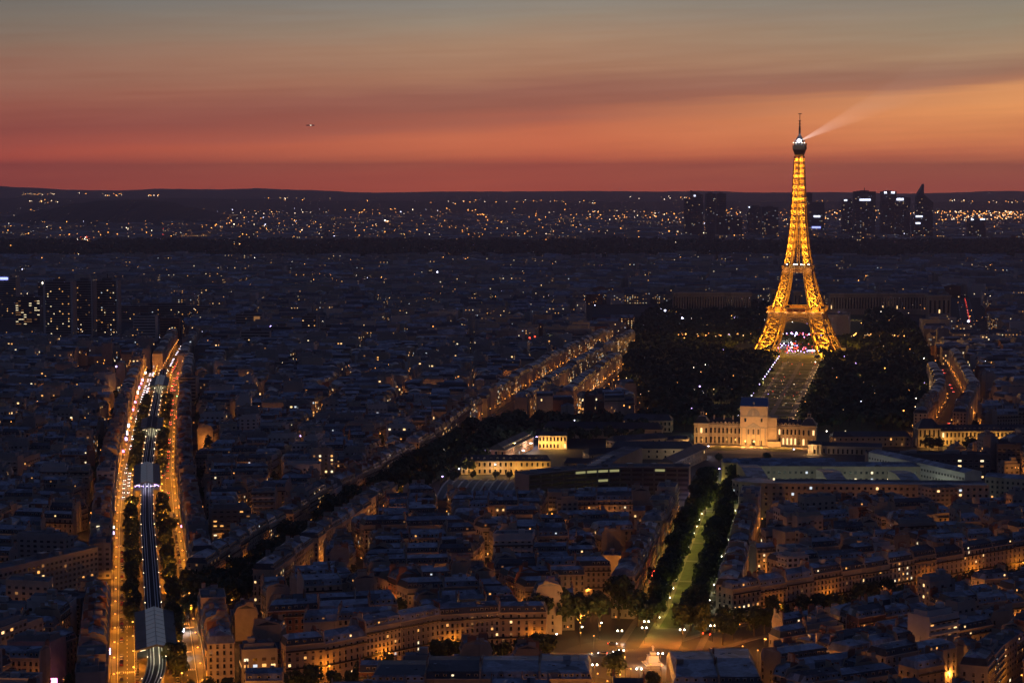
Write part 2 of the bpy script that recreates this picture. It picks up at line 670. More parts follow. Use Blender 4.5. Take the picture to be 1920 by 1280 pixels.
def fill(region, test, cx, cy_, th, nu, nv, bu, bv, street=11, depth=12.5, lots=(15, 25), hm=19.5, pmod=.16, lamp=True, far=0, amp=.12, gap=0.0):
    ca, sa = cos(th), sin(th)
    ph = R.random() * 9

    def node(i, j):
        u, v = i * bu, j * bv
        u += amp * bu * sin(j * 1.7 + ph) + amp * bu * .6 * sin(i * 2.3 + j * .9 + ph)
        v += amp * bv * sin(i * 1.3 + ph * 2) + amp * bv * .5 * sin(j * 2.9 + i * .7)
        return (cx + u * ca - v * sa, cy_ + u * sa + v * ca)
    for i in range(-nu, nu):
        for j in range(-nv, nv):
            q = [node(i, j), node(i + 1, j), node(i + 1, j + 1), node(i, j + 1)]
            mx, my = sum(p[0] for p in q) / 4, sum(p[1] for p in q) / 4
            if my < 780 or abs(mx) > my * .30 + 130:
                continue

            def B(u, v):
                return tuple(q[0][k] * (1 - u) * (1 - v) + q[1][k] * u * (1 - v) + q[2][k] * u * v + q[3][k] * (1 - u) * v for k in (0, 1))
            su, sv = street / 2 / bu, street / 2 / bv
            du, dv = depth / bu, depth / bv

            def lot(u0, v0, u1, v1, front, corner=(False, False), hs=1.0, st=None):
                """front: 0 low v, 1 high u, 2 high v, 3 low u"""
                c4 = [B(u0, v0), B(u1, v0), B(u1, v1), B(u0, v1)]
                for p in c4:
                    if not test(*p) or keepout(p[0], p[1], 14.5):
                        return
                m = (c4[0][0] + c4[2][0]) / 2, (c4[0][1] + c4[2][1]) / 2
                if keepout(m[0], m[1], 15):
                    return
                if gap and R.random() < gap:
                    return
                fp = c4[front:] + c4[:front]
                style = st or rndstyle(m[1], pmod)
                h = (hm + R.gauss(0, 1.5)) * hs
                if style == 'modern':
                    h += R.choice((1, 3, 6, 9))
                elif style == 'low':
                    h = R.uniform(9, 14)
                addspec(fp, h, style, R.choice(TONES), region, corner=corner, far=far)
            for side in range(4):
                if side in (0, 2):
                    a, b, ln = su, 1 - su, bu
                else:
                    a, b, ln = sv + dv, 1 - sv - dv, bv
                x = a
                while x < b - 1e-6:
                    w = R.uniform(*lots) / ln
                    if b - x - w < lots[0] * .7 / ln:
                        w = b - x
                    e = x + w
                    cr = (side in (0, 2) and x <= a + 1e-6, side in (0, 2) and e >= b - 1e-6)
                    if side == 0:
                        lot(x, sv, e, sv + dv, 0, cr)
                    elif side == 2:
                        lot(x, 1 - sv - dv, e, 1 - sv, 2, (cr[1], cr[0]))
                    elif side == 1:
                        lot(1 - su - du, x, 1 - su, e, 1)
                    else:
                        lot(su, x, su + du, e, 3)
                    x = e
            # wings inside the court
            iw, ih = bu - 2 * depth - street, bv - 2 * depth - street
            if ih > 13 and iw > 20:
                x = su + du + 3 / bu
                while x < 1 - su - du - 10 / bu:
                    w = R.uniform(8, 12) / bu
                    if R.random() < .8:
                        v0 = sv + dv
                        hgt = R.uniform(.35, .7) * ih / bv
                        if R.random() < .5:
                            lot(x, v0, x + w, v0 + hgt, 1, hs=R.uniform(.55, .95))
                        else:
                            lot(x, 1 - v0 - hgt, x + w, 1 - v0, 3, hs=R.uniform(.55, .95))
                    x += w + R.uniform(5, 14) / bu
            if lamp:
                n = max(1, int(bu / 42))
                for k in range(n):
                    LAMPS.append((*B((k + .5) / n, 0), 1))
                n = max(1, int(bv / 42))
                for k in range(n):
                    LAMPS.append((*B(0, (k + .5) / n), 1))


LAMPS = []
ROWS = []


def row(region, name, path, side, hw, d0, d1, depth=12.5, hm=20, lots=(15, 24), gaps=(), pmod=.1, far=0, styles=None):
    d = d0
    k = 0
    last = None
    while d < d1 - 6:
        w = R.uniform(*lots)
        if d1 - d - w < 9:
            w = d1 - d
        e = d + w
        hit = [b for a, b in gaps if a < d + w / 2 < b]
        if hit:
            if last:
                last['corner'] = (last['corner'][0], True) if last['flip'] == 0 else (True, last['corner'][1])
                last = None
            d = max(hit)
            continue
        A, _ = path.at(d, side * hw)
        Bp, _ = path.at(e, side * hw)
        C_, _ = path.at(e, side * (hw + depth))
        D_, _ = path.at(d, side * (hw + depth))
        k += 1
        st = (styles or {}).get(k) or ('modern' if R.random() < pmod else 'haus')
        h = hm + R.gauss(0, 1.2) + (R.choice((0, 3, 6)) if st == 'modern' else 0)
        c = ((A[0] + C_[0]) / 2, (A[1] + C_[1]) / 2)
        ok = all(P is path or P.dist(*c) > HWID[id(P)] + 5 for P in PATHS) and not any(inpoly(*c, e_) for e_ in EXC) and hypot(c[0] - PLC[0], c[1] - PLC[1]) > 48
        if ok:
            flip = 1 if side > 0 else 0
            s = addspec([A, Bp, C_, D_], h, st, R.choice(TONES[:10]), region, row=name, idx=k, far=far, corner=(last is None, e >= d1 - 6))
            if s:
                s['flip'] = s['flipped']
            last = s
        else:
            last = None
        d = e


def yat(path, y):
    for i, (a, b) in enumerate(zip(path.p, path.p[1:])):
        if a.y <= y <= b.y:
            return path.L[i] + (b - a).length * (y - a.y) / (b.y - a.y)
    return 0 if y < path.p[0].y else path.len


# rows of houses along the avenues
row('blv', 'left side of the railway boulevard', BLV, -1, 23, yat(BLV, 860), yat(BLV, 2750), gaps=[(yat(BLV, 1085), yat(BLV, 1195)), (yat(BLV, 1290), yat(BLV, 1304)), (yat(BLV, 1700), yat(BLV, 1716)), (yat(BLV, 2100), yat(BLV, 2118))], pmod=.3)
row('blv', 'right side of the railway boulevard', BLV, 1, 23, yat(BLV, 930), yat(BLV, 2750), gaps=[(yat(BLV, 1068), yat(BLV, 1150)), (yat(BLV, 1008), yat(BLV, 1018)), (yat(BLV, 1420), yat(BLV, 1436)), (yat(BLV, 1800), yat(BLV, 1815)), (yat(BLV, 2200), yat(BLV, 2220))], pmod=.15)
row('bv2', 'left side of the far end of the boulevard', BV2, -1, 9, 0, BV2.len)
row('bv2', 'right side of the far end of the boulevard', BV2, 1, 9, 0, BV2.len)
row('suf', 'near side of the oblique tree-lined avenue', SUF, 1, 15, yat(SUF, 1120), yat(SUF, 1425), gaps=[(yat(SUF, 1210), yat(SUF, 1222))])
row('suf', 'far side of the oblique tree-lined avenue', SUF, -1, 15, yat(SUF, 1110), yat(SUF, 2900), gaps=[(yat(SUF, 1300), yat(SUF, 1314)), (yat(SUF, 1640), yat(SUF, 1654)), (yat(SUF, 1985), yat(SUF, 2005))])
row('suf', 'right side of the orange-lit far street', SUF, 1, 15, yat(SUF, 1990), yat(SUF, 2900), gaps=[(yat(SUF, 2300), yat(SUF, 2315))])
row('sax', 'left side of the green-lit avenue', SAX, -1, 22, yat(SAX, 1075), yat(SAX, 1405), hm=22, gaps=[(yat(SAX, 1240), yat(SAX, 1252))], pmod=.2)
row('sax', 'right side of the green-lit avenue', SAX, 1, 22, yat(SAX, 1075), yat(SAX, 1385), hm=20, gaps=[(yat(SAX, 1190), yat(SAX, 1200))])
row('bre', 'far side of the right-hand tree-lined avenue', BRE, -1, 15, 64, 430, hm=20, gaps=[(118, 130), (245, 256)], lots=(18, 27), pmod=0)
row('lft', 'far side of the street left of the roundabout', LFT, 1, 13, 52, 262, hm=20.5, gaps=[(139, 148), (203, 220)], lots=(19, 28), pmod=0)
row('st2', 'left side of the second orange-lit far street', ST2, -1, 8, 0, ST2.len, hm=20)
row('bos', 'left side of the red-lit right street', BOS, -1, 11, 20, BOS.len, hm=21)
row('bos', 'right side of the red-lit right street', BOS, 1, 11, 20, BOS.len, hm=21)
row('crs', 'lamp-lit side street at the lower right', CRS, 1, 6, 30, 175, hm=19, pmod=.2)

row('crs', 'left side of the lower right side street', CRS, -1, 6, 10, 175, hm=18, pmod=.2)

# blocks of houses between them
fill('A', lambda x, y: BLV.side(x, y) < -37 and y < 2780, -300, 1500, -.12, 9, 22, 66, 56, pmod=.28, hm=19)
fill('B', lambda x, y: BLV.side(x, y) > 37 and (SUF.side(x, y) < -29 or y < 1060) and 1090 < y < 2780, -180, 1700, .02, 10, 20, 74, 52, pmod=.22)
fill('C', lambda x, y: SUF.side(x, y) > 29 and SAX.side(x, y) < -36 and LFT.side(x, y) > 28 and BLV.side(x, y) > 38 and y < 1432, -20, 1200, .16, 6, 8, 70, 46, pmod=.04, hm=19.5)
fill('D', lambda x, y: SAX.side(x, y) > 36 and BRE.side(x, y) < -29 and y < 1385, 230, 1280, .3, 6, 7, 64, 47, pmod=.3)
fill('E', lambda x, y: BRE.side(x, y) > 20 and x > 96 + (1000 - y) * .1 and y > 830, 200, 950, .52, 5, 6, 58, 44, pmod=.15, hm=17.5)
fill('F', lambda x, y: -78 < x < 34 and 830 < y < 972 and LFT.dist(x, y) > 17, -10, 900, .08, 3, 3, 60, 44, pmod=.1, hm=19)
fill('C2', lambda x, y: SUF.side(x, y) > 29 and 1975 < y < 3000 and x < 150 + (y - 1900) * .06, 80, 2300, .17, 4, 13, 70, 54, pmod=.1)
fill('D2', lambda x, y: x > 420 - max(0, 1560 - y) * .2 and y > 1300 and y < 2780, 560, 2000, .2, 7, 15, 76, 56, pmod=.12)
fill('D3', lambda x, y: 345 < x and y > 1560 and y < 1690, 400, 1620, .2, 3, 3, 60, 50, pmod=.2)


def zfree(x, y):
    return not inpoly(x, y, PARK) and not (y < 3000 and -10 < x - SUF.p[-1].x and False)


fill('Z1', lambda x, y: 2780 < y < 3900 and not inpoly(x, y, PARK) and not (1100 < PX(x, y)[0] < 1800 and 3200 < y < 3800), 0, 3350, .1, 12, 8, 105, 74, street=15, depth=16, lots=(22, 36), pmod=.35, hm=20, far=1, lamp=False)
fill('Z2', lambda x, y: 3900 < y < 5750, 0, 5000, -.12, 11, 9, 165, 130, street=22, depth=30, lots=(36, 62), pmod=.4, hm=21, far=2, lamp=False, gap=.08)
fill('Z3', lambda x, y: 7350 < y < 12500, 0, 9900, .07, 12, 10, 290, 270, street=60, depth=55, lots=(60, 120), pmod=.4, hm=15, far=2, lamp=False, gap=.35)
for (x0, x1, y0, y1, h, st) in ((70, 90, 868, 918, 18, 'haus'), (90, 109, 866, 922, 18.5, 'haus'), (-62, -38, 872, 902, 17.5, 'haus'), (-38, -14, 874, 905, 18.5, 'haus'), (-14, 12, 876, 908, 18, 'haus'), (12, 35, 874, 909, 18.5, 'haus')):
    SPECS[:] = [s for s in SPECS if not (x0 - 13 < s['c'][0] < x1 + 13 and y0 - 13 < s['c'][1] < y1 + 13 and s['c'][1] < 945)]
for (x0, x1, y0, y1, h, st) in ((70, 90, 868, 918, 18, 'haus'), (90, 109, 866, 922, 18.5, 'haus'), (-62, -38, 872, 902, 17.5, 'haus'), (-38, -14, 874, 905, 18.5, 'haus'), (-14, 12, 876, 908, 18, 'haus'), (12, 35, 874, 909, 18.5, 'haus')):
    addspec([(x0, y0), (x1, y0), (x1 + 1, y1), (x0 + 1, y1)], h, st, 'stone', 'F' if x0 < 50 else 'E', corner=(x0 in (70, -62), x1 in (109, 35)))
# odd plots left over between the rows: back buildings and sheds
HS = {}
for s in SPECS:
    if s['c'][1] < 2100:
        HS.setdefault((int(s['c'][0] // 40), int(s['c'][1] // 40)), []).append(s)


def nearby(x, y):
    a, b = int(x // 40), int(y // 40)
    return [s for i in (-1, 0, 1) for j in (-1, 0, 1) for s in HS.get((a + i, b + j), [])]


def pdist(x, y, fp):
    if inpoly(x, y, fp):
        return 0
    d = 1e9
    for i in range(4):
        ax, ay = fp[i]
        bx, by = fp[(i + 1) % 4]
        dx, dy = bx - ax, by - ay
        t_ = max(0, min(1, ((x - ax) * dx + (y - ay) * dy) / (dx * dx + dy * dy + 1e-9)))
        d = min(d, hypot(x - ax - t_ * dx, y - ay - t_ * dy))
    return d


RG = {'A': lambda x, y: BLV.side(x, y) < 0, 'B': lambda x, y: BLV.side(x, y) > 0 and SUF.side(x, y) < 0 and y > 1080, 'E': lambda x, y: BRE.side(x, y) > 0 and x > 90, 'D': lambda x, y: SAX.side(x, y) > 0 and BRE.side(x, y) < 0 and y < 1700}
nfill = 0
for _ in range(4200):
    y = R.uniform(840, 2000)
    x = R.uniform(-.27, .27) * y
    if keepout(x, y, 9.5) or not inframe(x, y) or hypot(x - PLC[0], y - PLC[1]) < 105 or (x > 320 and 1850 < y < 2000) or (SUF.side(x, y) > 0 and y > 1430 and x < 350):
        continue
    nb_ = nearby(x, y)
    if any(pdist(x, y, s['fp']) < 9.3 for s in nb_):
        continue
    if not nb_:
        ang = .2
    else:
        s0 = min(nb_, key=lambda s: hypot(s['c'][0] - x, s['c'][1] - y))
        ang = atan2(s0['fp'][1][1] - s0['fp'][0][1], s0['fp'][1][0] - s0['fp'][0][0])
    w, d = R.uniform(6.2, 8.5), R.uniform(5, 6.2)
    fp = rotpts([(-w, -d), (w, -d), (w, d), (-w, d)], (x, y), ang)
    rg = next((k for k, f in RG.items() if f(x, y)), 'C')
    s = addspec(fp, R.uniform(8, 19), R.choice(('haus', 'haus', 'low', 'modern')), R.choice(TONES), rg)
    if s:
        nfill += 1
        HS.setdefault((int(x // 40), int(y // 40)), []).append(s)
print('specs', len(SPECS), nfill)

# ------------------------------------------------------------------ sight lines (for leaving out what nothing of shows)
bv_v, bv_f = [], []
for s in SPECS:
    k = len(bv_v)
    ins = 1.3 if s['style'] == 'haus' else 0
    cx_, cy_ = s['c']
    for z in (0, s['hw']):
        bv_v += [(x, y, z) for x, y in s['fp']]
    top = s['hw'] + (4 if s['style'] == 'haus' else .5)
    bv_v += [(cx_ + (x - cx_) * .8, cy_ + (y - cy_) * .8, top) for x, y in s['fp']]
    for a in (0, 4):
        for i in range(4):
            j = (i + 1) % 4
            bv_f.append((k + a + i, k + a + j, k + a + 4 + j, k + a + 4 + i))
    bv_f.append((k + 8, k + 9, k + 10, k + 11))
BVH = BVHTree.FromPolygons([Vector(v) for v in bv_v], bv_f)
EYES = [Vector((0, 0, HC)), Vector((-14, 0, HC + 3)), Vector((14, 0, HC - 3))]


def seen(p, n=3):
    p = Vector(p)
    for e in EYES[:n]:
        d = e - p
        L = d.length
        if BVH.ray_cast(p, d / L, L)[0] is None:
            return True
    return False


# how much of each house shows
for s in SPECS:
    if s['far']:
        s['score'] = 0
        continue
    fp, c = s['fp'], s['c']
    v = 0
    for z in (s['hw'] + 5.0, s['hw'] - 2, s['hw'] * .45):
        for i in range(4):
            p = fp[i]
            q = (c[0] + (p[0] - c[0]) * 1.06, c[1] + (p[1] - c[1]) * 1.06, z)
            if z > s['hw']:
                q = (c[0] + (p[0] - c[0]) * .8, c[1] + (p[1] - c[1]) * .8, z)
            v += seen(q, 1)
    px = PX(*c, s['hw'])
    if not (-20 < px[0] < 1940 and px[1] < 1290):
        v *= .1
    ar = abs(sum(fp[i][0] * fp[(i + 1) % 4][1] - fp[(i + 1) % 4][0] * fp[i][1] for i in range(4))) / 2
    s['score'] = v * (ar * .25 + s['hw'] * sqrt(ar) * .5) / c[1] ** 2

# ------------------------------------------------------------------ house builder
def tmpl_window(w, h, pane, balcony=True):
    m = MB()
    f = .16
    m.box((0, .02, 0), (w, .06, h), 0, pane)
    for x in (-w / 2 - f / 2, w / 2 + f / 2):
        m.box((x, .05, -.05), (f, .14, h + .1), 0, 'pale_stone')
    m.box((0, .07, h), (w + 2 * f + .1, .2, .2), 0, 'pale_stone')
    m.box((0, .08, -.18), (w + 2 * f + .1, .24, .15), 0, 'pale_stone')
    if balcony:
        m.box((0, .2, 0), (w + .1, .04, .75), 0, 'iron')
    if pane not in ('glass', 'tinted_glass'):
        m.box((0, .07, 0), (.08, .03, h), 0, 'grey_render')
        m.box((0, .07, h * .62), (w, .03, .07), 0, 'grey_render')
    return m


def tmpl_band(w, h, pane):
    m = MB()
    m.box((0, .02, 0), (w, .06, h), 0, pane)
    m.box((0, .05, h), (w + .2, .12, .1), 0, 'concrete')
    m.box((0, .05, -.1), (w + .2, .12, .1), 0, 'concrete')
    return m


def tmpl_dormer(pane):
    m = MB()
    m.box((0, -.9, 0), (1.5, 1.9, 1.75), 0, 'pale_stone', 'zinc')
    m.box((0, .06, .25), (.95, .06, 1.35), 0, pane)
    m.box((0, -.85, 1.75), (1.8, 2.1, .16), 0, 'zinc')
    return m


T = {}
M_ = {}
for pn, pm in (('dark', 'glass'), ('amber', 'lit_amber'), ('warm', 'lit_warm'), ('pale', 'lit_pale'), ('dim', 'lit_dim'), ('cool', 'lit_cool')):
    T['win', pn] = tmpl_window(1.15, 2.0, pm)
    T['band', pn] = tmpl_band(1.9, 1.45, 'tinted_glass' if pn == 'dark' else pm)
    T['dorm', pn] = tmpl_dormer(pm)
for k, t_ in T.items():
    M_[k] = t_.mesh({'win': 'window', 'band': 'window', 'dorm': 'dormer'}[k[0]])
T['win', 'dark2'] = tmpl_window(1.15, 2.0, 'curtain')
M_['win', 'dark2'] = T['win', 'dark2'].mesh('window')
T['band', 'dark2'] = tmpl_band(1.9, 1.45, 'curtain')
M_['band', 'dark2'] = T['band', 'dark2'].mesh('window')
LITS = ['amber'] * 4 + ['warm'] * 3 + ['pale'] * 2 + ['dim'] * 4 + ['cool']


def stamp(mb, t_, p, rz):
    ca, sa = cos(rz), sin(rz)
    k = len(mb.v)
    mb.v.extend((p[0] + x * ca - y * sa, p[1] + x * sa + y * ca, p[2] + z) for x, y, z in t_.v)
    mb.f.extend(tuple(k + i for i in f) for f in t_.f)
    mb.m.extend(t_.m)


CNT = dict(win=0, dorm=0, things=0)


def house(s, stuff=None):
    rr = random.Random(s['seed'])
    fp, hw = s['fp'], s['hw']
    D = s['c'][1]
    A, B_, C_, D_ = [Vector(p) for p in fp]

    def Q(u, v, z):
        p = (A * (1 - u) + B_ * u) * (1 - v) + (D_ * (1 - u) + C_ * u) * v
        return (p.x, p.y, z)
    Lw = ((B_ - A).length + (C_ - D_).length) / 2
    Dp = ((D_ - A).length + (C_ - B_).length) / 2
    thing = stuff is None
    if thing:
        root = empty('apartment_house' if s['style'] == 'haus' else ('modern_apartment_block' if s['style'] == 'modern' else 'low_house'), (s['c'][0], s['c'][1], 0))
        s['root'] = root
        wall, roof, bal = MB(), MB(), None
        bals = []
        chs = []
    else:
        root = None
        wall = roof = bal = stuff
    detail = D < 2000
    tone = s['tone']
    st = s['style']
    if st == 'modern':
        tone = rr.choice(('white_render', 'concrete', 'grey_render', 'pale_stone'))
    s['tone2'] = tone
    far = s['far']
    # walls
    for i in range(4):
        j = (i + 1) % 4
        wall.poly([(*fp[i], 0), (*fp[j], 0), (*fp[j], hw), (*fp[i], hw)], tone)
    if st == 'haus' and not far:
        rm = rr.choice(('zinc', 'zinc', 'zinc', 'slate', 'zinc_light'))
        i1 = 1.25 / Dp
        cl_, cr_ = (1.25 / Lw if s['corner'][0] else 0), (1.25 / Lw if s['corner'][1] else 0)
        hm_ = 2.7 + rr.random() * .6
        z1 = hw + hm_
        z2 = z1 + 1.1 + rr.random() * .9
        a = [Q(0, 0, hw), Q(1, 0, hw), Q(1, 1, hw), Q(0, 1, hw)]
        b = [Q(cl_, i1, z1), Q(1 - cr_, i1, z1), Q(1 - cr_, 1 - i1, z1), Q(cl_, 1 - i1, z1)]
        rl, rr_ = (3.2 / Lw if s['corner'][0] else 0), (3.2 / Lw if s['corner'][1] else 0)
        r0, r1 = Q(rl, .5, z2), Q(1 - rr_, .5, z2)
        low = 'slate' if rr.random() < .6 else 'zinc'
        roof.poly([a[0], a[1], b[1], b[0]], low)
        roof.poly([a[2], a[3], b[3], b[2]], low)
        roof.poly([a[1], a[2], b[2], b[1]], low if s['corner'][1] else tone)
        roof.poly([a[3], a[0], b[0], b[3]], low if s['corner'][0] else tone)
        roof.poly([b[0], b[1], r1, r0], rm)
        roof.poly([b[2], b[3], r0, r1], rm)
        roof.poly([b[1], b[2], r1], rm)
        roof.poly([b[3], b[0], r0], rm)
        if detail:
            # cornice
            for e0, e1 in ((a[0], a[1]), (a[2], a[3])):
                e0, e1 = Vector(e0), Vector(e1)
                n = Vector(((e1 - e0).y, -(e1 - e0).x, 0)).normalized() * .2
                wall.bar(e0 + n, e1 + n, .55, 'pale_stone', .4)
            # chimney stacks on the party walls
            ang = atan2((D_ - A).y, (D_ - A).x)
            for u in (0.0, 1.0):
                if s['corner'][0 if u == 0 else 1]:
                    continue
                for v in rr.sample((.22, .36, .66, .8), 2 if rr.random() < .75 else 1):
                    uu = u + (.35 / Lw if u == 0 else -.35 / Lw)
                    p = Q(uu, v, z1 - .6)
                    ch = MB() if thing else roof
                    ln = rr.uniform(2.0, 4.6)
                    zt = z2 + rr.uniform(1.0, 2.3) - (z1 - .6)
                    ch.box(p, (ln, .62, zt), ang, rr.choice((tone, 'brick', 'pale_stone', 'grey_render')))
                    for q in range(int(ln / .55)):
                        o = -ln / 2 + .4 + q * .55
                        ch.box((p[0] + o * cos(ang), p[1] + o * sin(ang), p[2] + zt), (.26, .26, rr.uniform(.4, .8)), ang, 'terracotta')
                    if thing:
                        chs.append(ch)
            for u, cn in ((0.0, 0), (1.0, 1)):
                if s['corner'][cn]:
                    continue
                uu = u + (.2 / Lw if u == 0 else -.2 / Lw)
                pr = [Q(uu, 0, hw + .2), Q(uu, i1, z1 + .3), Q(uu, .5, z2 + .35), Q(uu, 1 - i1, z1 + .3), Q(uu, 1, hw + .2)]
                for p_, q_ in zip(pr, pr[1:]):
                    wall.bar(p_, q_, .42, tone, .7)
            if rr.random() < .5:
                p = Q(rr.uniform(.2, .8), rr.uniform(.4, .6), z2 - .5)
                roof.bar(p, (p[0], p[1], z2 + rr.uniform(2, 3.5)), .1, 'iron')
                roof.bar((p[0] - .7, p[1], z2 + 1.9), (p[0] + .7, p[1], z2 + 1.9), .08, 'iron')
            if rr.random() < .35:
                p = Q(rr.uniform(.2, .8), rr.uniform(.35, .65), z1)
                roof.box(p, (rr.uniform(1.6, 4), rr.uniform(1.4, 2.6), z2 - z1 + rr.uniform(.5, 1.8)), atan2((B_ - A).y, (B_ - A).x), rr.choice((tone, 'white_render', 'zinc')), 'zinc')
            # skylights, hatches
            fang = atan2((B_ - A).y, (B_ - A).x)
            for q in range(rr.randint(2, 6)):
                u, v = rr.uniform(.12, .88), rr.choice((.3, .34, .68, .72))
                zz_ = z1 + (z2 - z1) * (1 - abs(v - .5) / (.5 - i1)) + .02
                roof.box(Q(u, v, zz_ - .1), (rr.uniform(.8, 1.6), rr.uniform(.6, 1.0), .3), fang, rr.choice(('roof_glass', 'zinc', 'zinc', 'tinted_glass')))
            # balconies on the second and fifth floors
            e0, e1 = Vector((*fp[0], 0)), Vector((*fp[1], 0))
            n = Vector(((e1 - e0).y, -(e1 - e0).x, 0)).normalized()
            for z in ((hw - 3.25, 7.5) if D < 1650 else (hw - 3.25,)):
                if thing:
                    bal = MB()
                    bals.append(bal)
                p0, p1 = e0 + n * .35, e1 + n * .35
                bal.bar((p0.x, p0.y, z), (p1.x, p1.y, z), .7, 'pale_stone', .22)
                p0, p1 = e0 + n * .68, e1 + n * .68
                bal.bar((p0.x, p0.y, z + .55), (p1.x, p1.y, z + .55), .05, 'iron', .85)
            if D < 1650:
                p0, p1 = e0 + n * .06, e1 + n * .06
                wall.bar((p0.x, p0.y, 4.3), (p1.x, p1.y, 4.3), .22, 'pale_stone', .3)
    else:
        # flat or low roof with parapet
        if st == 'low' or (st == 'haus' and far):
            zr = hw + (2.2 if not far else 4)
            a = [Q(0, 0, hw), Q(1, 0, hw), Q(1, 1, hw), Q(0, 1, hw)]
            k2 = .25 if far else .5
            r0, r1 = Q(.02, .5, zr), Q(.98, .5, zr)
            rm = rr.choice(('zinc', 'dark_roof', 'zinc', 'slate')) if not far else rr.choice(('zinc', 'slate'))
            roof.poly([a[0], a[1], r1, r0], rm)
            roof.poly([a[2], a[3], r0, r1], rm)
            roof.poly([a[1], a[2], r1], tone)
            roof.poly([a[3], a[0], r0], tone)
        else:
            roof.poly([Q(0, 0, hw), Q(1, 0, hw), Q(1, 1, hw), Q(0, 1, hw)], 'flat_roof')
            fang = atan2((B_ - A).y, (B_ - A).x)
            if not far:
                for i in range(4):
                    j = (i + 1) % 4
                    wall.bar((*fp[i], hw + .35), (*fp[j], hw + .35), .3, tone, .75)
                # set-back top floor, lift house, vents
                if rr.random() < .6:
                    u0, u1, v0, v1 = .08, .92, .22, .84
                    b = [Q(u0, v0, 0)[:2], Q(u1, v0, 0)[:2], Q(u1, v1, 0)[:2], Q(u0, v1, 0)[:2]]
                    roof.prism(b, hw, hw + 2.8, tone, 'flat_roof')
                    zb = hw + 2.8
                else:
                    zb = hw
                p = Q(rr.uniform(.25, .75), rr.uniform(.4, .6), zb)
                roof.box(p, (rr.uniform(3, 5), rr.uniform(2.5, 3.5), rr.uniform(1.8, 3)), fang, rr.choice(('concrete', tone)))
                for q in range(rr.randint(1, 4)):
                    roof.box(Q(rr.uniform(.15, .85), rr.uniform(.3, .7), zb), (rr.uniform(.6, 1.6), rr.uniform(.6, 1.4), rr.uniform(.5, 1.2)), fang, rr.choice(('zinc', 'steel', 'dark_concrete')))
            elif rr.random() < .5:
                roof.box(Q(.5, .5, hw), (Lw * .3, Dp * .4, rr.uniform(2, 4)), fang, 'concrete')
        if st == 'modern' and detail:
            e0, e1 = Vector((*fp[0], 0)), Vector((*fp[1], 0))
            n = Vector(((e1 - e0).y, -(e1 - e0).x, 0)).normalized()
            if rr.random() < .7:
                z = 6.2
                while z < hw - 1:
                    if thing:
                        bal = MB()
                        bals.append(bal)
                    p0, p1 = e0 + n * .55, e1 + n * .55
                    bal.bar((p0.x, p0.y, z), (p1.x, p1.y, z), 1.1, tone, .18)
                    p0, p1 = e0 + n * 1.08, e1 + n * 1.08
                    bal.bar((p0.x, p0.y, z + .45), (p1.x, p1.y, z + .45), .06, rr.choice((tone, 'white_render', 'tinted_glass')), .85)
                    z += 3.0
    if thing:
        wall.build('wall', root)
        ro = roof.build('roof', root)
        for bal in bals:
            bal.build('balcony', root)
        for ch in chs:
            c_ = ch.build('chimney', root)
            c_.parent = ro
    # windows
    kind = 'band' if st == 'modern' else 'win'
    plit = .05 if D < 1400 else (.075 if D < 1900 else .11)
    if far:
        plit = .14 if far == 1 else .09
    plit *= 5.2 * rr.random() ** 4.2 + .12
    glow_floor = rr.random() < .05
    nlit = 0
    wsp = rr.uniform(2.3, 3.5)
    wsc = rr.uniform(.78, 1.1)
    for i in range(4):
        gable_wall = False
        e0, e1 = Vector(fp[i]), Vector(fp[(i + 1) % 4])
        d = e1 - e0
        L = d.length
        n = Vector((d.y, -d.x)) / L
        mid = (e0 + e1) / 2
        if n.dot(-mid) < .08 * mid.length:
            continue
        if i in (1, 3) and st == 'haus' and not s['corner'][0 if i == 3 else 1] and not far:
            if far or D > 1700:
                continue
            q_ = mid + n * 2.5          # blind party walls, unless nothing stands against them
            if any(inpoly(q_.x, q_.y, o_['fp']) for o_ in nearby(q_.x, q_.y)) or rr.random() < .35:
                continue
            gable_wall = True
        if i in (1, 3) and st == 'modern' and rr.random() < .4:
            continue
        if far:
            sp, fh = (4.5, 3.3) if far == 1 else (8, 5)
        else:
            sp, fh = (wsp, 3.1) if kind == 'win' else (wsp + .6, 3.0)
        nb = max(1, int((L - .8) / sp))
        sp = L / nb
        rz = atan2(d.y, d.x) + pi      # outward normal is +y of the template
        z = 1.2
        fl_ = 0
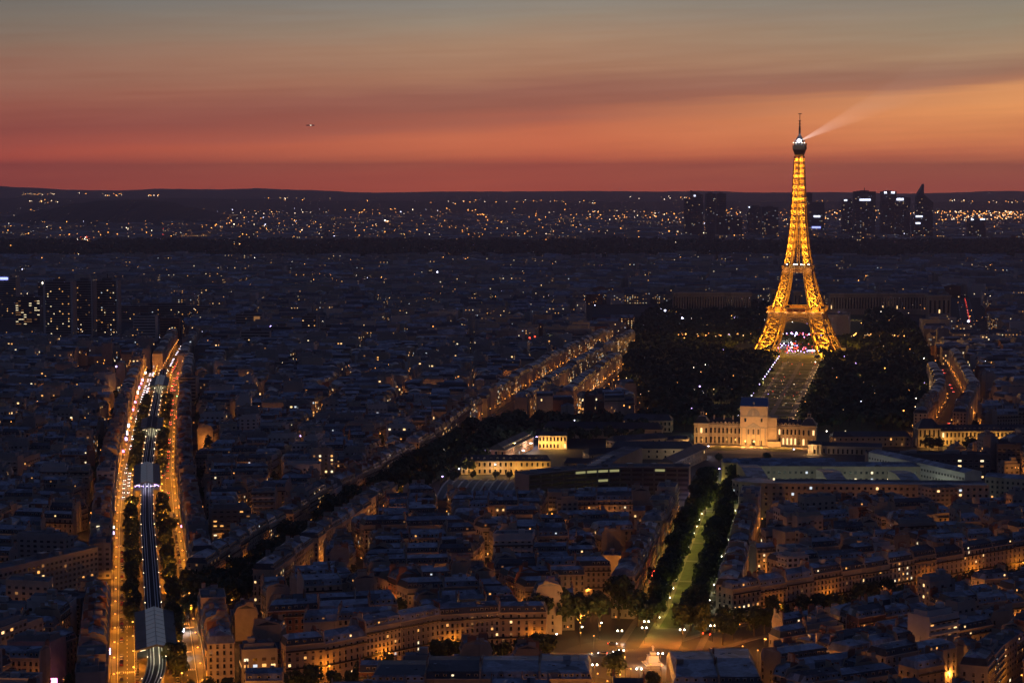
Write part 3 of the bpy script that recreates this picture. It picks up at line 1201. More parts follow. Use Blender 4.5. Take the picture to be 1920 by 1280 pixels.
        while z < hw - (2.2 if not far else 2):
            for b in range(nb):
                p2 = e0 + d * ((b + .5) / nb)
                if gable_wall and (b % 2 or rr.random() < .3):
                    continue
                lit = rr.random() < plit or (glow_floor and fl_ == 2)
                if far and not lit:
                    continue
                if not far and not lit and D > 1900:
                    continue
                p = (p2.x + n.x * .7, p2.y + n.y * .7, z + 1)
                if far == 2:
                    vis = True
                else:
                    vis = seen(p) if z < hw - 5 or D < 1500 else True
                if not vis:
                    continue
                col_ = rr.choice(LITS) if lit else ('dark2' if rr.random() < .4 else 'dark')
                pos = (p2.x, p2.y, z)
                if far:
                    w_ = .6 if far == 1 else (.85 if D < 6500 else 1.15)
                    h_ = w_ * .9
                    t0 = Vector((d.x, d.y)).normalized() * w_
                    q = Vector((p2.x, p2.y)) + n * .12
                    wall_m = T['win', col_].m[0]
                    stuff.poly([(q.x - t0.x, q.y - t0.y, z), (q.x + t0.x, q.y + t0.y, z), (q.x + t0.x, q.y + t0.y, z + 2 * h_), (q.x - t0.x, q.y - t0.y, z + 2 * h_)], wall_m)
                    continue
                nlit += lit
                if thing:
                    put('window', M_[kind, col_], pos, rz, root, (wsc, 1, rr.uniform(.86, 1.05)))
                    CNT['win'] += 1
                elif D < 1700:
                    stamp(stuff, T[kind, col_], pos, rz)
                else:
                    w_, h_ = (.6, 1.9) if kind == 'win' else (.95, 1.4)
                    t0 = Vector((d.x, d.y)).normalized() * w_
                    q = Vector((p2.x, p2.y)) + n * .06
                    stuff.poly([(q.x - t0.x, q.y - t0.y, z), (q.x + t0.x, q.y + t0.y, z), (q.x + t0.x, q.y + t0.y, z + h_), (q.x - t0.x, q.y - t0.y, z + h_)], T[kind, col_].m[0])
            z += fh if fl_ else fh + .9
            fl_ += 1
        # dormers
        if st == 'haus' and not far and detail and i in (0, 2) and D < 1750:
            for b in range(nb):
                if rr.random() < .12:
                    continue
                p2 = e0 + d * ((b + .5) / nb) - n * .55
                p = (p2.x + n.x * .9, p2.y + n.y * .9, hw + 1.6)
                if not seen(p, 3):
                    continue
                lit = rr.random() < .045
                nlit += lit
                if thing:
                    q = put('dormer', M_['dorm', rr.choice(LITS) if lit else 'dark'], (p2.x, p2.y, hw + .35), rz, root)
                    q.parent = ro
                    CNT['dorm'] += 1
                else:
                    stamp(stuff, T['dorm', rr.choice(LITS) if lit else 'dark'], (p2.x, p2.y, hw + .35), rz)
    s['nlit'] = nlit
    return root


near = sorted([s for s in SPECS if s['score'] > 0], key=lambda s: -s['score'])[:292]
near_ids = {id(s) for s in near}
for s in near:
    house(s)
    CNT['things'] += 1
# ------------------------------------------------------------------ labels for the houses
TN = {'stone': 'cream stone', 'pale_stone': 'pale stone', 'grey_render': 'grey', 'brick': 'brown brick', 'white_render': 'white', 'concrete': 'grey concrete'}
REG = {'A': 'left of the railway boulevard', 'B': 'between railway boulevard and oblique avenue', 'C': 'between oblique and green-lit avenues',
       'D': 'behind the right-hand avenue', 'E': 'in the lower right corner', 'F': 'at the bottom centre edge', 'C2': 'left of the tower park', 'D2': 'right of the tower park', 'D3': 'right of the ministry'}
byrow = {}
for s in near:
    if s['row']:
        byrow.setdefault(s['row'], []).append(s)
for nm, L in byrow.items():
    L.sort(key=lambda s: s['idx'])
    for k, s in enumerate(L):
        kind = {'haus': 'house', 'modern': 'flat-roofed block', 'low': 'low house'}[s['style']]
        tag(s['root'], '%s %s, %s in row on the %s' % (TN[s['tone2']].split()[0] if len(nm.split()) > 8 else TN[s['tone2']], kind, nth(k + 1), nm), 'building', 'houses lining the ' + nm)
regs = {}
for s in near:
    if not s['row']:
        regs.setdefault(s['region'], []).append(s)
for rg, L in regs.items():
    L.sort(key=lambda s: s['c'][1])
    bands = {}
    y0 = L[0]['c'][1]
    for s in L:
        bands.setdefault(int((s['c'][1] - y0) / 42), []).append(s)
    for bi, b in enumerate(sorted(bands)):
        q = sorted(bands[b], key=lambda s: PX(*s['c'])[0])
        for k, s in enumerate(q):
            kind = {'haus': 'house', 'modern': 'flat-roofed block', 'low': 'low house'}[s['style']]
            tag(s['root'], '%s %s, %s from left in %s row %s' % (TN[s['tone2']].split()[0], kind, nth(k + 1), nth(bi + 1), REG[rg]), 'building', 'apartment houses of the dense quarters')
# everything further off or hardly showing
rest = MB()
for s in SPECS:
    if id(s) not in near_ids:
        if s['far'] == 0 and s['c'][1] < 1700 and s['score'] == 0:
            # hidden behind others: plain shell with roof
            house(s, rest)
        else:
            house(s, rest)
o = rest.build('distant_city_blocks')
tag(o, 'dark mass of distant rooftops and apartment blocks with scattered lit windows', 'city blocks', None, 'stuff')
print('things', CNT, 'rest faces', len(rest.f))

# ------------------------------------------------------------------ ground
def sheet(name, pts, z, m, label=None, kind='structure'):
    b = MB()
    b.poly([(*p, z) for p in pts], m)
    o_ = b.build(name)
    o_['kind'] = kind
    return o_


g = MB()
g.poly([(-3500, 300, -.02), (3500, 300, -.02), (3500, 6900, -.02), (-3500, 6900, -.02)], 'city_ground')
o = g.build('ground')
o['kind'] = 'structure'
g = MB()
for q in ([(-12000, -3000), (12000, -3000), (12000, 300), (-12000, 300)], [(-12000, 300), (-3500, 300), (-3500, 6900), (-12000, 6900)], [(3500, 300), (12000, 300), (12000, 6900), (3500, 6900)],
          [(-12000, 6900), (12000, 6900), (12000, 24600), (-12000, 24600)]):
    g.poly([(*p, -.03) for p in q], 'plain')
o = g.build('land')
o['kind'] = 'structure'


def ribbon(path, o0, o1, d0, d1, z, m, mb, step=12):
    n = max(1, int((d1 - d0) / step))
    L, Rr = [], []
    for i in range(n + 1):
        d = d0 + (d1 - d0) * i / n
        L.append(path.at(d, o0)[0])
        Rr.append(path.at(d, o1)[0])
    mb.strip(L, Rr, z, m)


def road(name, path, d0, d1, bands):
    """bands: (o0, o1, z, mat)"""
    b = MB()
    for o0, o1, z, m in bands:
        if z < 0:   # raised pavement: kerb step
            ribbon(path, o0, o1, d0, d1, -z, m, b)
            for oo, sg in ((o0, -1), (o1, 1)):
                n = max(1, int((d1 - d0) / 12))
                P = [path.at(d0 + (d1 - d0) * i / n, oo)[0] for i in range(n + 1)]
                for p, q in zip(P, P[1:]):
                    b.poly([(*p, 0), (*q, 0), (*q, -z), (*p, -z)], 'concrete')
        else:
            ribbon(path, o0, o1, d0, d1, z, m, b)
    r_ = b.build(name)
    r_['kind'] = 'structure'
    return r_


b0, b1 = 0, BLV.len
road('road', BLV, b0, b1, [(-23, 23, .004, 'asphalt'), (-23, -19.5, -.12, 'pavement'), (19.5, 23, -.12, 'pavement'), (-8.5, 8.5, -.13, 'sand')])
road('road', SUF, 6, SUF.len, [(-15, 15, .008, 'asphalt'), (-15, -11.5, -.12, 'pavement'), (11.5, 15, -.12, 'pavement')])
road('road', SAX, 0, SAX.len, [(-22, 22, .012, 'asphalt'), (-22, -18.5, -.12, 'pavement'), (18.5, 22, -.12, 'pavement'), (-10, 10, -.14, 'sand')])
gm = MB()
for d0 in range(48, int(SAX.len) - 30, 64):
    ribbon(SAX, -6, 6, d0, d0 + 60, .18, 'lawn', gm)
o = gm.build('lawn')
tag(o, 'strips of lit green lawn down the middle of the tree-lined avenue', 'lawn', None, 'stuff')
road('road', BRE, 30, BRE.len, [(-15, 15, .016, 'asphalt'), (-15, -11, -.12, 'pavement'), (11, 15, -.12, 'pavement')])
road('road', LFT, 30, LFT.len, [(-13, 13, .016, 'asphalt'), (-13, -9.5, -.12, 'pavement'), (9.5, 13, -.12, 'pavement')])
for P in (ST2, BOS, RED, ST5, CRS, BV2):
    h_ = HWID[id(P)]
    road('road', P, 0, P.len, [(-h_, h_, .02, 'asphalt'), (-h_, -h_ + 2.5, -.12, 'pavement'), (h_ - 2.5, h_, -.12, 'pavement')])
# boulevard markings
mk = MB()
d = 0
while d < b1 - 10:
    for off in (-14, 14.2):
        ribbon(BLV, off - .12, off + .12, d, d + 3, .012, 'paint', mk, 3)
    d += 9
for off in (-18.6, -10.4, 10.4, 18.6):
    ribbon(BLV, off - .08, off + .08, b0, b1, .012, 'paint', mk)
for dc in (yat(BLV, 962), yat(BLV, 1062), yat(BLV, 1300), yat(BLV, 1432)):
    for k in range(-19, -9):
        ribbon(BLV, k + .0, k + .5, dc, dc + 3.5, .014, 'paint', mk, 4)
    for k in range(10, 19):
        ribbon(BLV, k + .0, k + .5, dc, dc + 3.5, .014, 'paint', mk, 4)
o = mk.build('road_markings')
o['kind'] = 'structure'


def disc(mb, c, r, z, m, n=48, r0=0, edge=None):
    for i in range(n):
        a, b = 2 * pi * i / n, 2 * pi * (i + 1) / n
        p = [(c[0] + r0 * cos(a), c[1] + r0 * sin(a), z), (c[0] + r * cos(a), c[1] + r * sin(a), z), (c[0] + r * cos(b), c[1] + r * sin(b), z), (c[0] + r0 * cos(b), c[1] + r0 * sin(b), z)]
        mb.poly(p if r0 else p[:1] + p[1:3], m)
        if edge:
            mb.poly([(p[1][0], p[1][1], edge), (p[2][0], p[2][1], edge), p[2], p[1]], 'concrete')


b = MB()
disc(b, PLC, 46, .024, 'asphalt')
o = b.build('roundabout_road')
o['kind'] = 'structure'
b = MB()
disc(b, PLC, 21, .15, 'pavement', edge=0)
disc(b, PLC, 15, .17, 'dark_concrete', r0=6)
disc(b, PLC, 6, .175, 'sand')
disc(b, PLC, 22.5, .032, 'paint', r0=22.35)
o = b.build('pavement')
o['kind'] = 'structure'
# school forecourt, park ground
AX = radians(10.9)
EC = (387.5, 2746.0)


def axp(u, v, c=(216.4, 1796.0)):
    """u metres to the right of the park axis, v metres along it from the school front"""
    return (c[0] + u * cos(AX) + v * sin(AX), c[1] - u * sin(AX) + v * cos(AX))


sheet('park_ground', PARK, .004, 'lawn')
b = MB()
for u0, u1, v0, v1, m in ((-90, 90, -230, -4, 'asphalt'),):
    b.poly([(*axp(u0, v0), .008), (*axp(u1, v0), .008), (*axp(u1, v1), .008), (*axp(u0, v1), .008)], m)
b.poly([(*axp(-62, -60), .016), (*axp(62, -60), .016), (*axp(62, -4), .016), (*axp(-62, -4), .016)], 'sand')
o = b.build('forecourt_pavement')
o['kind'] = 'structure'
b = MB()
for sg in (-1, 1):
    n = 24
    P = [axp(sg * 27 + 17 * cos(2 * pi * i / n), -28 + 15 * sin(2 * pi * i / n)) for i in range(n)]
    b.poly([(*p, .024) for p in P], 'lawn')
o = b.build('lawn')
tag(o, 'two rounded lawns in front of the floodlit domed palace', 'lawn', None, 'stuff')
# central parterre of the park: paths and grass strips
b = MB()
b.poly([(*axp(-22, 95), .012), (*axp(24, 95), .012), (*axp(24, 830), .012), (*axp(-22, 830), .012)], 'sand')
v = 100
while v < 800:
    ln = R.uniform(22, 38)
    for sg in (-1, 1):
        u0, u1 = (sg * 2.5, sg * 18)
        if u0 > u1:
            u0, u1 = u1, u0
        b.poly([(*axp(u0, v), .018), (*axp(u1, v), .018), (*axp(u1, v + ln), .018), (*axp(u0, v + ln), .018)], 'lawn')
    v += ln + 7
o = b.build('park_path')
o['kind'] = 'structure'

# ------------------------------------------------------------------ hills on the horizon
def hills(name, y, depth, prof, m, seed):
    """prof: (px, ridge y in the frame)"""
    rr = random.Random(seed)
    mb = MB()
    n = 220
    x0, x1 = prof[0][0], prof[-1][0]
    rowsn = 7
    grid = []
    for i in range(n + 1):
        px = x0 + (x1 - x0) * i / n
        for (a, ya), (b_, yb) in zip(prof, prof[1:]):
            if a <= px <= b_:
                t0 = (px - a) / (b_ - a)
                t0 = t0 * t0 * (3 - 2 * t0)
                py = ya + (yb - ya) * t0
                break
        hz = HC - (py - 334) / F * y + rr.uniform(-1, 1) * y * .00006 + sin(px * .13 + seed) * y * .00008
        xw = (px - 960) / F * y
        col_ = []
        for k in range(rowsn):
            t0 = k / (rowsn - 1)
            s_ = sin(pi / 2 * t0)
            col_.append((xw * (1 + (k - rowsn + 1) * depth / y / rowsn * .3), y - depth * (1 - t0), max(-2, hz * s_ + rr.uniform(-1, 1) * hz * .04 * (1 - t0))))
        col_.append((xw, y + depth, -2))
        grid.append(col_)
    for i in range(n):
        for k in range(rowsn):
            mb.poly([grid[i][k], grid[i + 1][k], grid[i + 1][k + 1], grid[i][k + 1]], m)
    o_ = mb.build(name)
    o_['kind'] = 'structure'


hills('hills', 24000, 4500, [(-900, 352), (-200, 346), (0, 349), (60, 352), (140, 356), (230, 357), (300, 354), (420, 355), (480, 353), (560, 356), (700, 361), (840, 359), (960, 359), (1100, 358), (1220, 359), (1330, 358), (1420, 361), (1560, 360), (1700, 363), (1790, 361), (1860, 358), (1920, 358), (2200, 355), (2900, 352)], 'hill', 1)
hills('hills', 16000, 2600, [(-900, 372), (0, 372), (60, 369), (160, 372), (330, 371), (460, 372), (640, 376), (900, 376), (1250, 377), (1600, 378), (1920, 377), (2900, 374)], 'hill', 2)
hills('hills', 11200, 1300, [(-300, 412), (20, 406), (90, 392), (150, 380), (200, 375), (270, 374), (310, 377), (360, 388), (410, 403), (470, 412)], 'hill', 3)
# fort on the wooded hill, lit
# wood beyond the city
def wood(name, label, pts_fn, count, r0, r1, hgt, m, nq, seed):
    rr = random.Random(seed)
    mb = MB()
    for i in range(count):
        p = pts_fn(rr)
        if p is None:
            continue
        x, y = p
        r_ = rr.uniform(r0, r1)
        h_ = hgt * rr.uniform(.75, 1.2)
        mb.bar((x, y, 0), (x, y, h_ * .5), .5, 'bark')
        for q in range(nq):
            a, e = rr.random() * 2 * pi, rr.uniform(-.5, 1)
            rad = rr.uniform(.6, 1.05)
            ce = sqrt(max(0, 1 - e * e))
            c = Vector((x + r_ * ce * cos(a) * rad, y + r_ * ce * sin(a) * rad, h_ * .62 + h_ * .38 * e * rad))
            sz = r_ * rr.uniform(.22, .4)
            n_ = Vector((cos(a) * ce + rr.uniform(-.5, .5), sin(a) * ce + rr.uniform(-.5, .5), e + rr.uniform(-.3, .6))).normalized()
            t0 = n_.orthogonal().normalized() * sz
            t1 = n_.cross(t0)
            mb.poly([tuple(c + t0), tuple(c + t1), tuple(c - t0), tuple(c - t1)], m)
    o_ = mb.build(name)
    tag(o_, label, 'trees', None, 'stuff')
    return o_


def bois(rr):
    y = 5650 + 1850 * rr.betavariate(1.5, 1.5)
    return (rr.uniform(-.28, .28) * y, y)


wood('woodland', 'dark flat belt of woodland across the whole view beyond the city', bois, 3200, 14, 27, 20, 'foliage_dark', 15, 5)


def parkpt(rr):
    for _ in range(40):
        v = rr.uniform(20, 1950)
        u = rr.uniform(-300, 330)
        x, y = axp(u, v)
        if not inpoly(x, y, PARK):
            continue
        if abs(u - 1) < 31 and v < 860:
            continue
        if v > 1140 and abs(u) < 70:
            continue
        if hypot(x - EC[0], y - EC[1]) < 95 and not (abs(u) > 60 and False):
            continue
        if v < 70 and abs(u) < 70:
            continue
        return (x, y)


wood('park_trees', 'massed dark park trees on both sides of the long lawn and the tower', parkpt, 2000, 5.5, 9, 14, 'foliage_dark', 34, 6)


def yardpt(rr):
    for _ in range(30):
        x, y = rr.uniform(-75, 150), rr.uniform(1440, 1960)
        d = SUF.side(x, y)
        if 12 < d < 34 and y > 1560:
            return (x, y)
        if d > 14 and y > 1800 and x < 130 and rr.random() < .6 and not (20 < x < 150 and 1830 < y < 1875):
            return (x, y)
        if 12 < d < 26 and 1440 < y < 1560:
            return (x, y)
    return None


wood('school_ground_trees', 'dark trees filling the military school grounds beside the oblique avenue', yardpt, 150, 4.5, 7, 13, 'foliage_dark', 60, 9)


def courtpt(rr):
    for _ in range(60):
        y = rr.uniform(900, 2300)
        x = rr.uniform(-.26, .26) * y
        if keepout(x, y, 4) or hypot(x - PLC[0], y - PLC[1]) < 90:
            continue
        if all(pdist(x, y, s['fp']) > 3.2 for s in nearby(x, y)) and nearby(x, y):
            return (x, y)
    return None


wood('courtyard_trees', 'small dark trees in the courtyards between the apartment houses', courtpt, 190, 2.6, 4.2, 14, 'foliage_dark', 90, 19)
# ------------------------------------------------------------------ the lattice tower
def lerp_tab(tab, h):
    for (a, x), (b, y) in zip(tab, tab[1:]):
        if a <= h <= b:
            return x + (y - x) * (h - a) / (b - a)
    return tab[-1][1]


OUT = [(0, 57.5), (15, 50.2), (30, 43.6), (45, 38.0), (57, 34.2), (80, 27.2), (100, 22.2), (116, 19.0), (135, 15.2), (160, 12.1), (190, 9.7), (220, 8.0), (250, 6.7), (276, 5.7)]
LEG = [(0, 25.0), (57, 16.2), (58, 14.6), (116, 10.6), (117, 9.0), (160, 8.2), (190, 7.9), (276, 5.2)]
TAX = radians(13.5)             # heading of the tower

tow = empty('lattice_tower', (EC[0], EC[1], 0), 'tall golden floodlit iron lattice tower with four curved legs, two platforms and a white beacon', 'tower')


def TP(u, v, h):
    """tower frame: u right, v away along the axis"""
    return (EC[0] + u * cos(TAX) + v * sin(TAX), EC[1] - u * sin(TAX) + v * cos(TAX), h)


def legrect(h, su, sv):
    o_, w_ = lerp_tab(OUT, h), lerp_tab(LEG, h)
    i_ = max(o_ - w_, .0)
    return [(su * o_, sv * o_), (su * i_, sv * o_), (su * i_, sv * i_), (su * o_, sv * i_)]


def lattice(mb, hs, su, sv, ch=1.6, br=.95, sec=False):
    for h0, h1 in zip(hs, hs[1:]):
        a, b = legrect(h0, su, sv), legrect(h1, su, sv)
        for i in range(4):
            j = (i + 1) % 4
            p0, p1, q0, q1 = TP(*a[i], h0), TP(*a[j], h0), TP(*b[i], h1), TP(*b[j], h1)
            mb.bar(p0, q0, ch, 'tower_iron')
            mb.bar(q0, q1, br * 1.1, 'tower_iron')
            if (Vector(p0) - Vector(p1)).length < .8:
                continue
            mb.bar(p0, q1, br, 'tower_iron')
            mb.bar(p1, q0, br, 'tower_iron')
            if sec:
                m0 = [(x + y) / 2 for x, y in zip(p0, p1)]
                m1 = [(x + y) / 2 for x, y in zip(q0, q1)]
                l_ = [(x + y) / 2 for x, y in zip(p0, q0)]
                r_ = [(x + y) / 2 for x, y in zip(p1, q1)]
                mb.bar(l_, r_, br * .5, 'tower_iron')


GOLD = (1, .44, .03)
H1 = [3.5, 17, 29.5, 41, 51, 56.5]
H2 = [63, 75.5, 87.5, 98.5, 108, 114.5]
for su in (-1, 1):
    for sv in (-1, 1):
        leg = MB()
        lattice(leg, H1, su, sv)
        leg.build('leg', tow)
        c4 = legrect(0, su, sv)
        for c in c4:
            foot = MB()
            foot.box(TP(c[0], c[1], 0), (7, 7, 3.8), -TAX, 'concrete')
            foot.build('foot', tow)
        leg = MB()
        lattice(leg, H2, su, sv, 1.3, .75, False)
        leg.build('upper_leg', tow)
        for h in (6, 17, 29, 41):
            o_, w_ = lerp_tab(OUT, h), lerp_tab(LEG, h)
            c = o_ - w_ / 2
            light('tower_floodlight', TP(su * c, sv * c, h), (44000, 42000, 28000, 8000)[(h > 10) + (h > 20) + (h > 35)] * (1.4 if sv < 0 else .5), GOLD, 1.0, tow)
        for h in (65, 76, 88, 100):
            o_, w_ = lerp_tab(OUT, h), lerp_tab(LEG, h)
            c = o_ - w_ / 2
            light('tower_floodlight', TP(su * c, sv * c, h), (44000, 30000, 11000, 4500)[(h > 70) + (h > 80) + (h > 95)] * (1.4 if sv < 0 else .5), GOLD, .8, tow)
# shaft above the second platform
H3 = [121]
while H3[-1] < 262:
    H3.append(H3[-1] + max(5.0, lerp_tab(LEG, H3[-1]) * 1.12))
H3[-1] = 266
for su in (-1, 1):
    for sv in (-1, 1):
        sh = MB()
        lattice(sh, H3, su, sv, 1.05, .68, False)
        sh.build('shaft', tow)
for h0, h1 in zip(H3, H3[1:]):
    hm_ = (h0 + h1) / 2
    o_, w_ = lerp_tab(OUT, hm_), lerp_tab(LEG, hm_)
    c = max(o_ - w_ / 2, 1)
    for su in (-1, 1):
        for sv in (-1,):
            light('tower_floodlight', TP(su * c, sv * c, hm_), 12000 + 6500 * sin(h0 * .35) if h0 > 150 else 20000, GOLD, .5, tow)
# lift core
core = MB()
for h0, h1 in zip(H3, H3[1:]):
    w_ = 1.5
    for a, b in ((-w_, -w_), (w_, -w_), (w_, w_), (-w_, w_)):
        core.bar(TP(a, b, h0), TP(a, b, h1), .5, 'tower_iron')
    core.bar(TP(-w_, -w_, h0), TP(w_, -w_, h1), .35, 'tower_iron')
    core.bar(TP(-w_, -w_, h1), TP(w_, -w_, h1), .35, 'tower_iron')
core.build('lift_core', tow)


def ring(mb, r, h, hh, m, t_=1.0):
    c = [(-r, -r), (r, -r), (r, r), (-r, r)]
    for i in range(4):
        a, b = c[i], c[(i + 1) % 4]
        mb.bar(TP(*a, h + hh / 2), TP(*b, h + hh / 2), t_, m, hh)


def slab(mb, r, hole, h, t_, m):
    for u, v, w, d in ((0, -(r + hole) / 2, 2 * r, r - hole), (0, (r + hole) / 2, 2 * r, r - hole), (-(r + hole) / 2, 0, r - hole, 2 * hole), ((r + hole) / 2, 0, r - hole, 2 * hole)):
        mb.box(TP(u, v, h), (w, d, t_), -TAX, m)


pf = MB()
slab(pf, 35.5, 15, 56.5, 1.0, 'tower_iron')
ring(pf, 36.2, 51.0, 1.0, 'tower_iron')
ring(pf, 36.2, 57.0, .9, 'tower_iron')
ring(pf, 38.3, 62.8, .8, 'tower_iron', 1.2)
ring(pf, 38.2, 57.6, 1.0, 'tower_iron', .8)
slab(pf, 38.5, 33, 57.3, .5, 'tower_iron')
n = 26
for sd in range(4):
    for i in range(n + 1):
        x = -36 + 72 * i / n
        for q in (0,):
            a = (x, -38.2)
            ca, sa = (1, 0, -1, 0)[sd], (0, 1, 0, -1)[sd]
            u, v = a[0] * ca - a[1] * sa, a[0] * sa + a[1] * ca
            if i % 3 == 0:
                pf.bar(TP(u, v, 57.5), TP(u, v, 63), .7, 'tower_iron')
            u2, v2 = x * ca + 36.2 * sa, x * sa - 36.2 * ca
            u3, v3 = (x + 72 / n) * ca + 36.2 * sa, (x + 72 / n) * sa - 36.2 * ca
            if i < n:
                pf.bar(TP(u2, v2, 51.5), TP(u3, v3, 57), .45, 'tower_iron')
                pf.bar(TP(u3, v3, 51.5), TP(u2, v2, 57), .45, 'tower_iron')
pf.build('first_platform', tow)
pv = MB()
for u, v in ((0, -25), (0, 25), (-25, 0), (25, 0)):
    pv.box(TP(u, v, 57.6), (26 if u == 0 else 9, 9 if u == 0 else 26, 5.5), -TAX, 'brick', 'dark_roof')
pv.build('pavilion', tow)
for i in range(7):
    light('platform_light', TP(-36 + i * 12, -41.5, 57), 2200, (1, .5, .16), .5, tow)
pf = MB()
slab(pf, 19.5, 6, 115, .8, 'tower_iron')
ring(pf, 20.3, 110.5, .8, 'tower_iron')
ring(pf, 20.6, 115.4, 1.0, 'tower_iron')
ring(pf, 20.6, 118.6, .4, 'tower_iron', .5)
for sd in range(4):
    ca, sa = (1, 0, -1, 0)[sd], (0, 1, 0, -1)[sd]
    for i in range(15):
        x = -20 + 40 * i / 14
        u, v = x * ca + 20.4 * sa, x * sa - 20.4 * ca
        pf.bar(TP(u * .93, v * .93, 110.8), TP(u, v, 118.6), .4, 'tower_iron')
pf.box(TP(0, 0, 115.8), (22, 22, 4.6), -TAX, 'dark_concrete')
pf.build('second_platform', tow)
bl = MB()
for i in range(11):
    bl.ball(TP(-17 + i * 3.4, -19.5, 117.6), .42, 'lit_warm')
for i in (0, 3, 4, 6, 7, 9):
    bl.box(TP(-14 + i * 3.2, -11.4, 120.6), (2.2, .5, .9), -TAX, 'lamp_white')
bl.build('platform_lamps', tow)
for i in range(4):
    light('platform_light', TP(-15 + i * 10, -23, 113), 1500, (1, .5, .16), .5, tow)
# decorative arches between the legs
for sd in range(4):
    ca, sa = (1, 0, -1, 0)[sd], (0, 1, 0, -1)[sd]
    ar = MB()
    n = 30
    pts = []
    for i in range(n + 1):
        t_ = pi * (.03 + .94 * i / n)
        for r_, dz in ((37.5, 0), (33.8, 0)):
            x = r_ * cos(t_)
            z = 13 + (r_ * sin(t_)) * (1.0 if r_ > 35 else 1.0)
            o_ = lerp_tab(OUT, min(max(z, 0), 57)) - .8
            u, v = x * ca + o_ * sa, x * sa - o_ * ca
            pts.append(TP(u, v, z))
    for i in range(n):
        a, b, c, d = pts[2 * i], pts[2 * i + 1], pts[2 * i + 2], pts[2 * i + 3]
        ar.bar(a, c, .75, 'tower_iron')
        ar.bar(b, d, .75, 'tower_iron')
        ar.bar(a, d, .4, 'tower_iron')
        ar.bar(b, c, .4, 'tower_iron')
    # lattice above the arch up to the platform
    for i in range(-9, 10):
        x = i * 3.6
        zt = 13 + sqrt(max(0, 37.5 ** 2 - x * x))
        for dx in (-3.6, 3.6):
            o1, o2 = lerp_tab(OUT, min(zt, 57)) - .8, 35.4
            ar.bar(TP(x * ca + o1 * sa, x * sa - o1 * ca, zt), TP((x + dx) * ca + o2 * sa, (x + dx) * sa - o2 * ca, 51.5), .38, 'tower_iron')
    ar.build('arch', tow)
light('tower_floodlight', TP(-20, -30, 30), 9000, GOLD, 1, tow)
light('tower_floodlight', TP(20, -30, 30), 9000, GOLD, 1, tow)
light('tower_floodlight', TP(0, -24, 38), 6000, GOLD, 1, tow)
light('tower_floodlight', TP(0, -14, 104), 5000, GOLD, 1, tow)
# summit
tg = MB()
tg.frus([TP(a, b, 0)[:2] for a, b in ((-5.2, -5.2), (5.2, -5.2), (5.2, 5.2), (-5.2, 5.2))], [TP(a, b, 0)[:2] for a, b in ((-8.2, -8.2), (8.2, -8.2), (8.2, 8.2), (-8.2, 8.2))], 266, 275, 'tower_iron')
tg.box(TP(0, 0, 275), (17.2, 17.2, 5.4), -TAX, 'tower_iron', 'dark_roof')
tg.box(TP(0, 0, 280.4), (13.5, 13.5, 4.2), -TAX, 'steel')
ring(tg, 8.6, 280.6, .4, 'tower_iron', .4)
for a in range(-8, 9, 2):
    tg.bar(TP(a, -8.6, 275), TP(a, -8.6, 283.5), .35, 'tower_iron')
    tg.bar(TP(8.6, a, 275), TP(8.6, a, 283.5), .35, 'tower_iron')
ring(tg, 8.6, 283.4, .4, 'tower_iron', .4)
tg.build('summit_gallery', tow)
cp = MB()
cp.lathe(TP(0, 0, 284.6), [(5.2, 0), (5.2, 3.4), (4.4, 5.6), (2.8, 8.2), (1.6, 9.6), (1.5, 12)], 12, 'steel')
for a in range(6):
    an = a * pi / 3
    cp.box(TP(6.3 * cos(an), 6.3 * sin(an), 285), (1.2, 1.2, 3.2), an, 'steel')
cp.build('cupola', tow)
an_ = MB()
an_.lathe(TP(0, 0, 296), [(1.4, 0), (1.3, 8), (.85, 9), (.8, 18), (.45, 19), (.4, 27.5)], 8, 'iron')
for z in (299, 302, 305, 309, 313):
    an_.box(TP(0, 0, z), (3.0, 3.0, 1.0), -TAX, 'iron')
an_.box(TP(0, 0, 322.6), (4.4, .8, 1.0), -TAX, 'iron')
an_.build('antenna', tow)
bc = MB()
bc.lathe(TP(-.5, -6.4, 285.0), [(.1, 0), (1.5, .6), (2.0, 1.9), (1.5, 3.2), (.1, 3.8)], 10, 'beacon')
for a in (-7.4, -4, 4, 7.4):
    bc.ball(TP(a, -8.8, 284.2), .55, 'lamp_white')
bc.build('beacon', tow)
light('beacon_light', TP(0, -14, 292), 4500, (.8, .85, 1), 1, tow)
# ------------------------------------------------------------------ the searchlight beam: a self-glowing cone in place of lit air
bm = bpy.data.materials.new('beam_glow')
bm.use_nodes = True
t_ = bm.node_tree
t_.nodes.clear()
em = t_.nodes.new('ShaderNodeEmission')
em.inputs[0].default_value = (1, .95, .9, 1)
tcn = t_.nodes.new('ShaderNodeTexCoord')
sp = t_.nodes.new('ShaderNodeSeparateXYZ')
t_.links.new(tcn.outputs['Object'], sp.inputs[0])
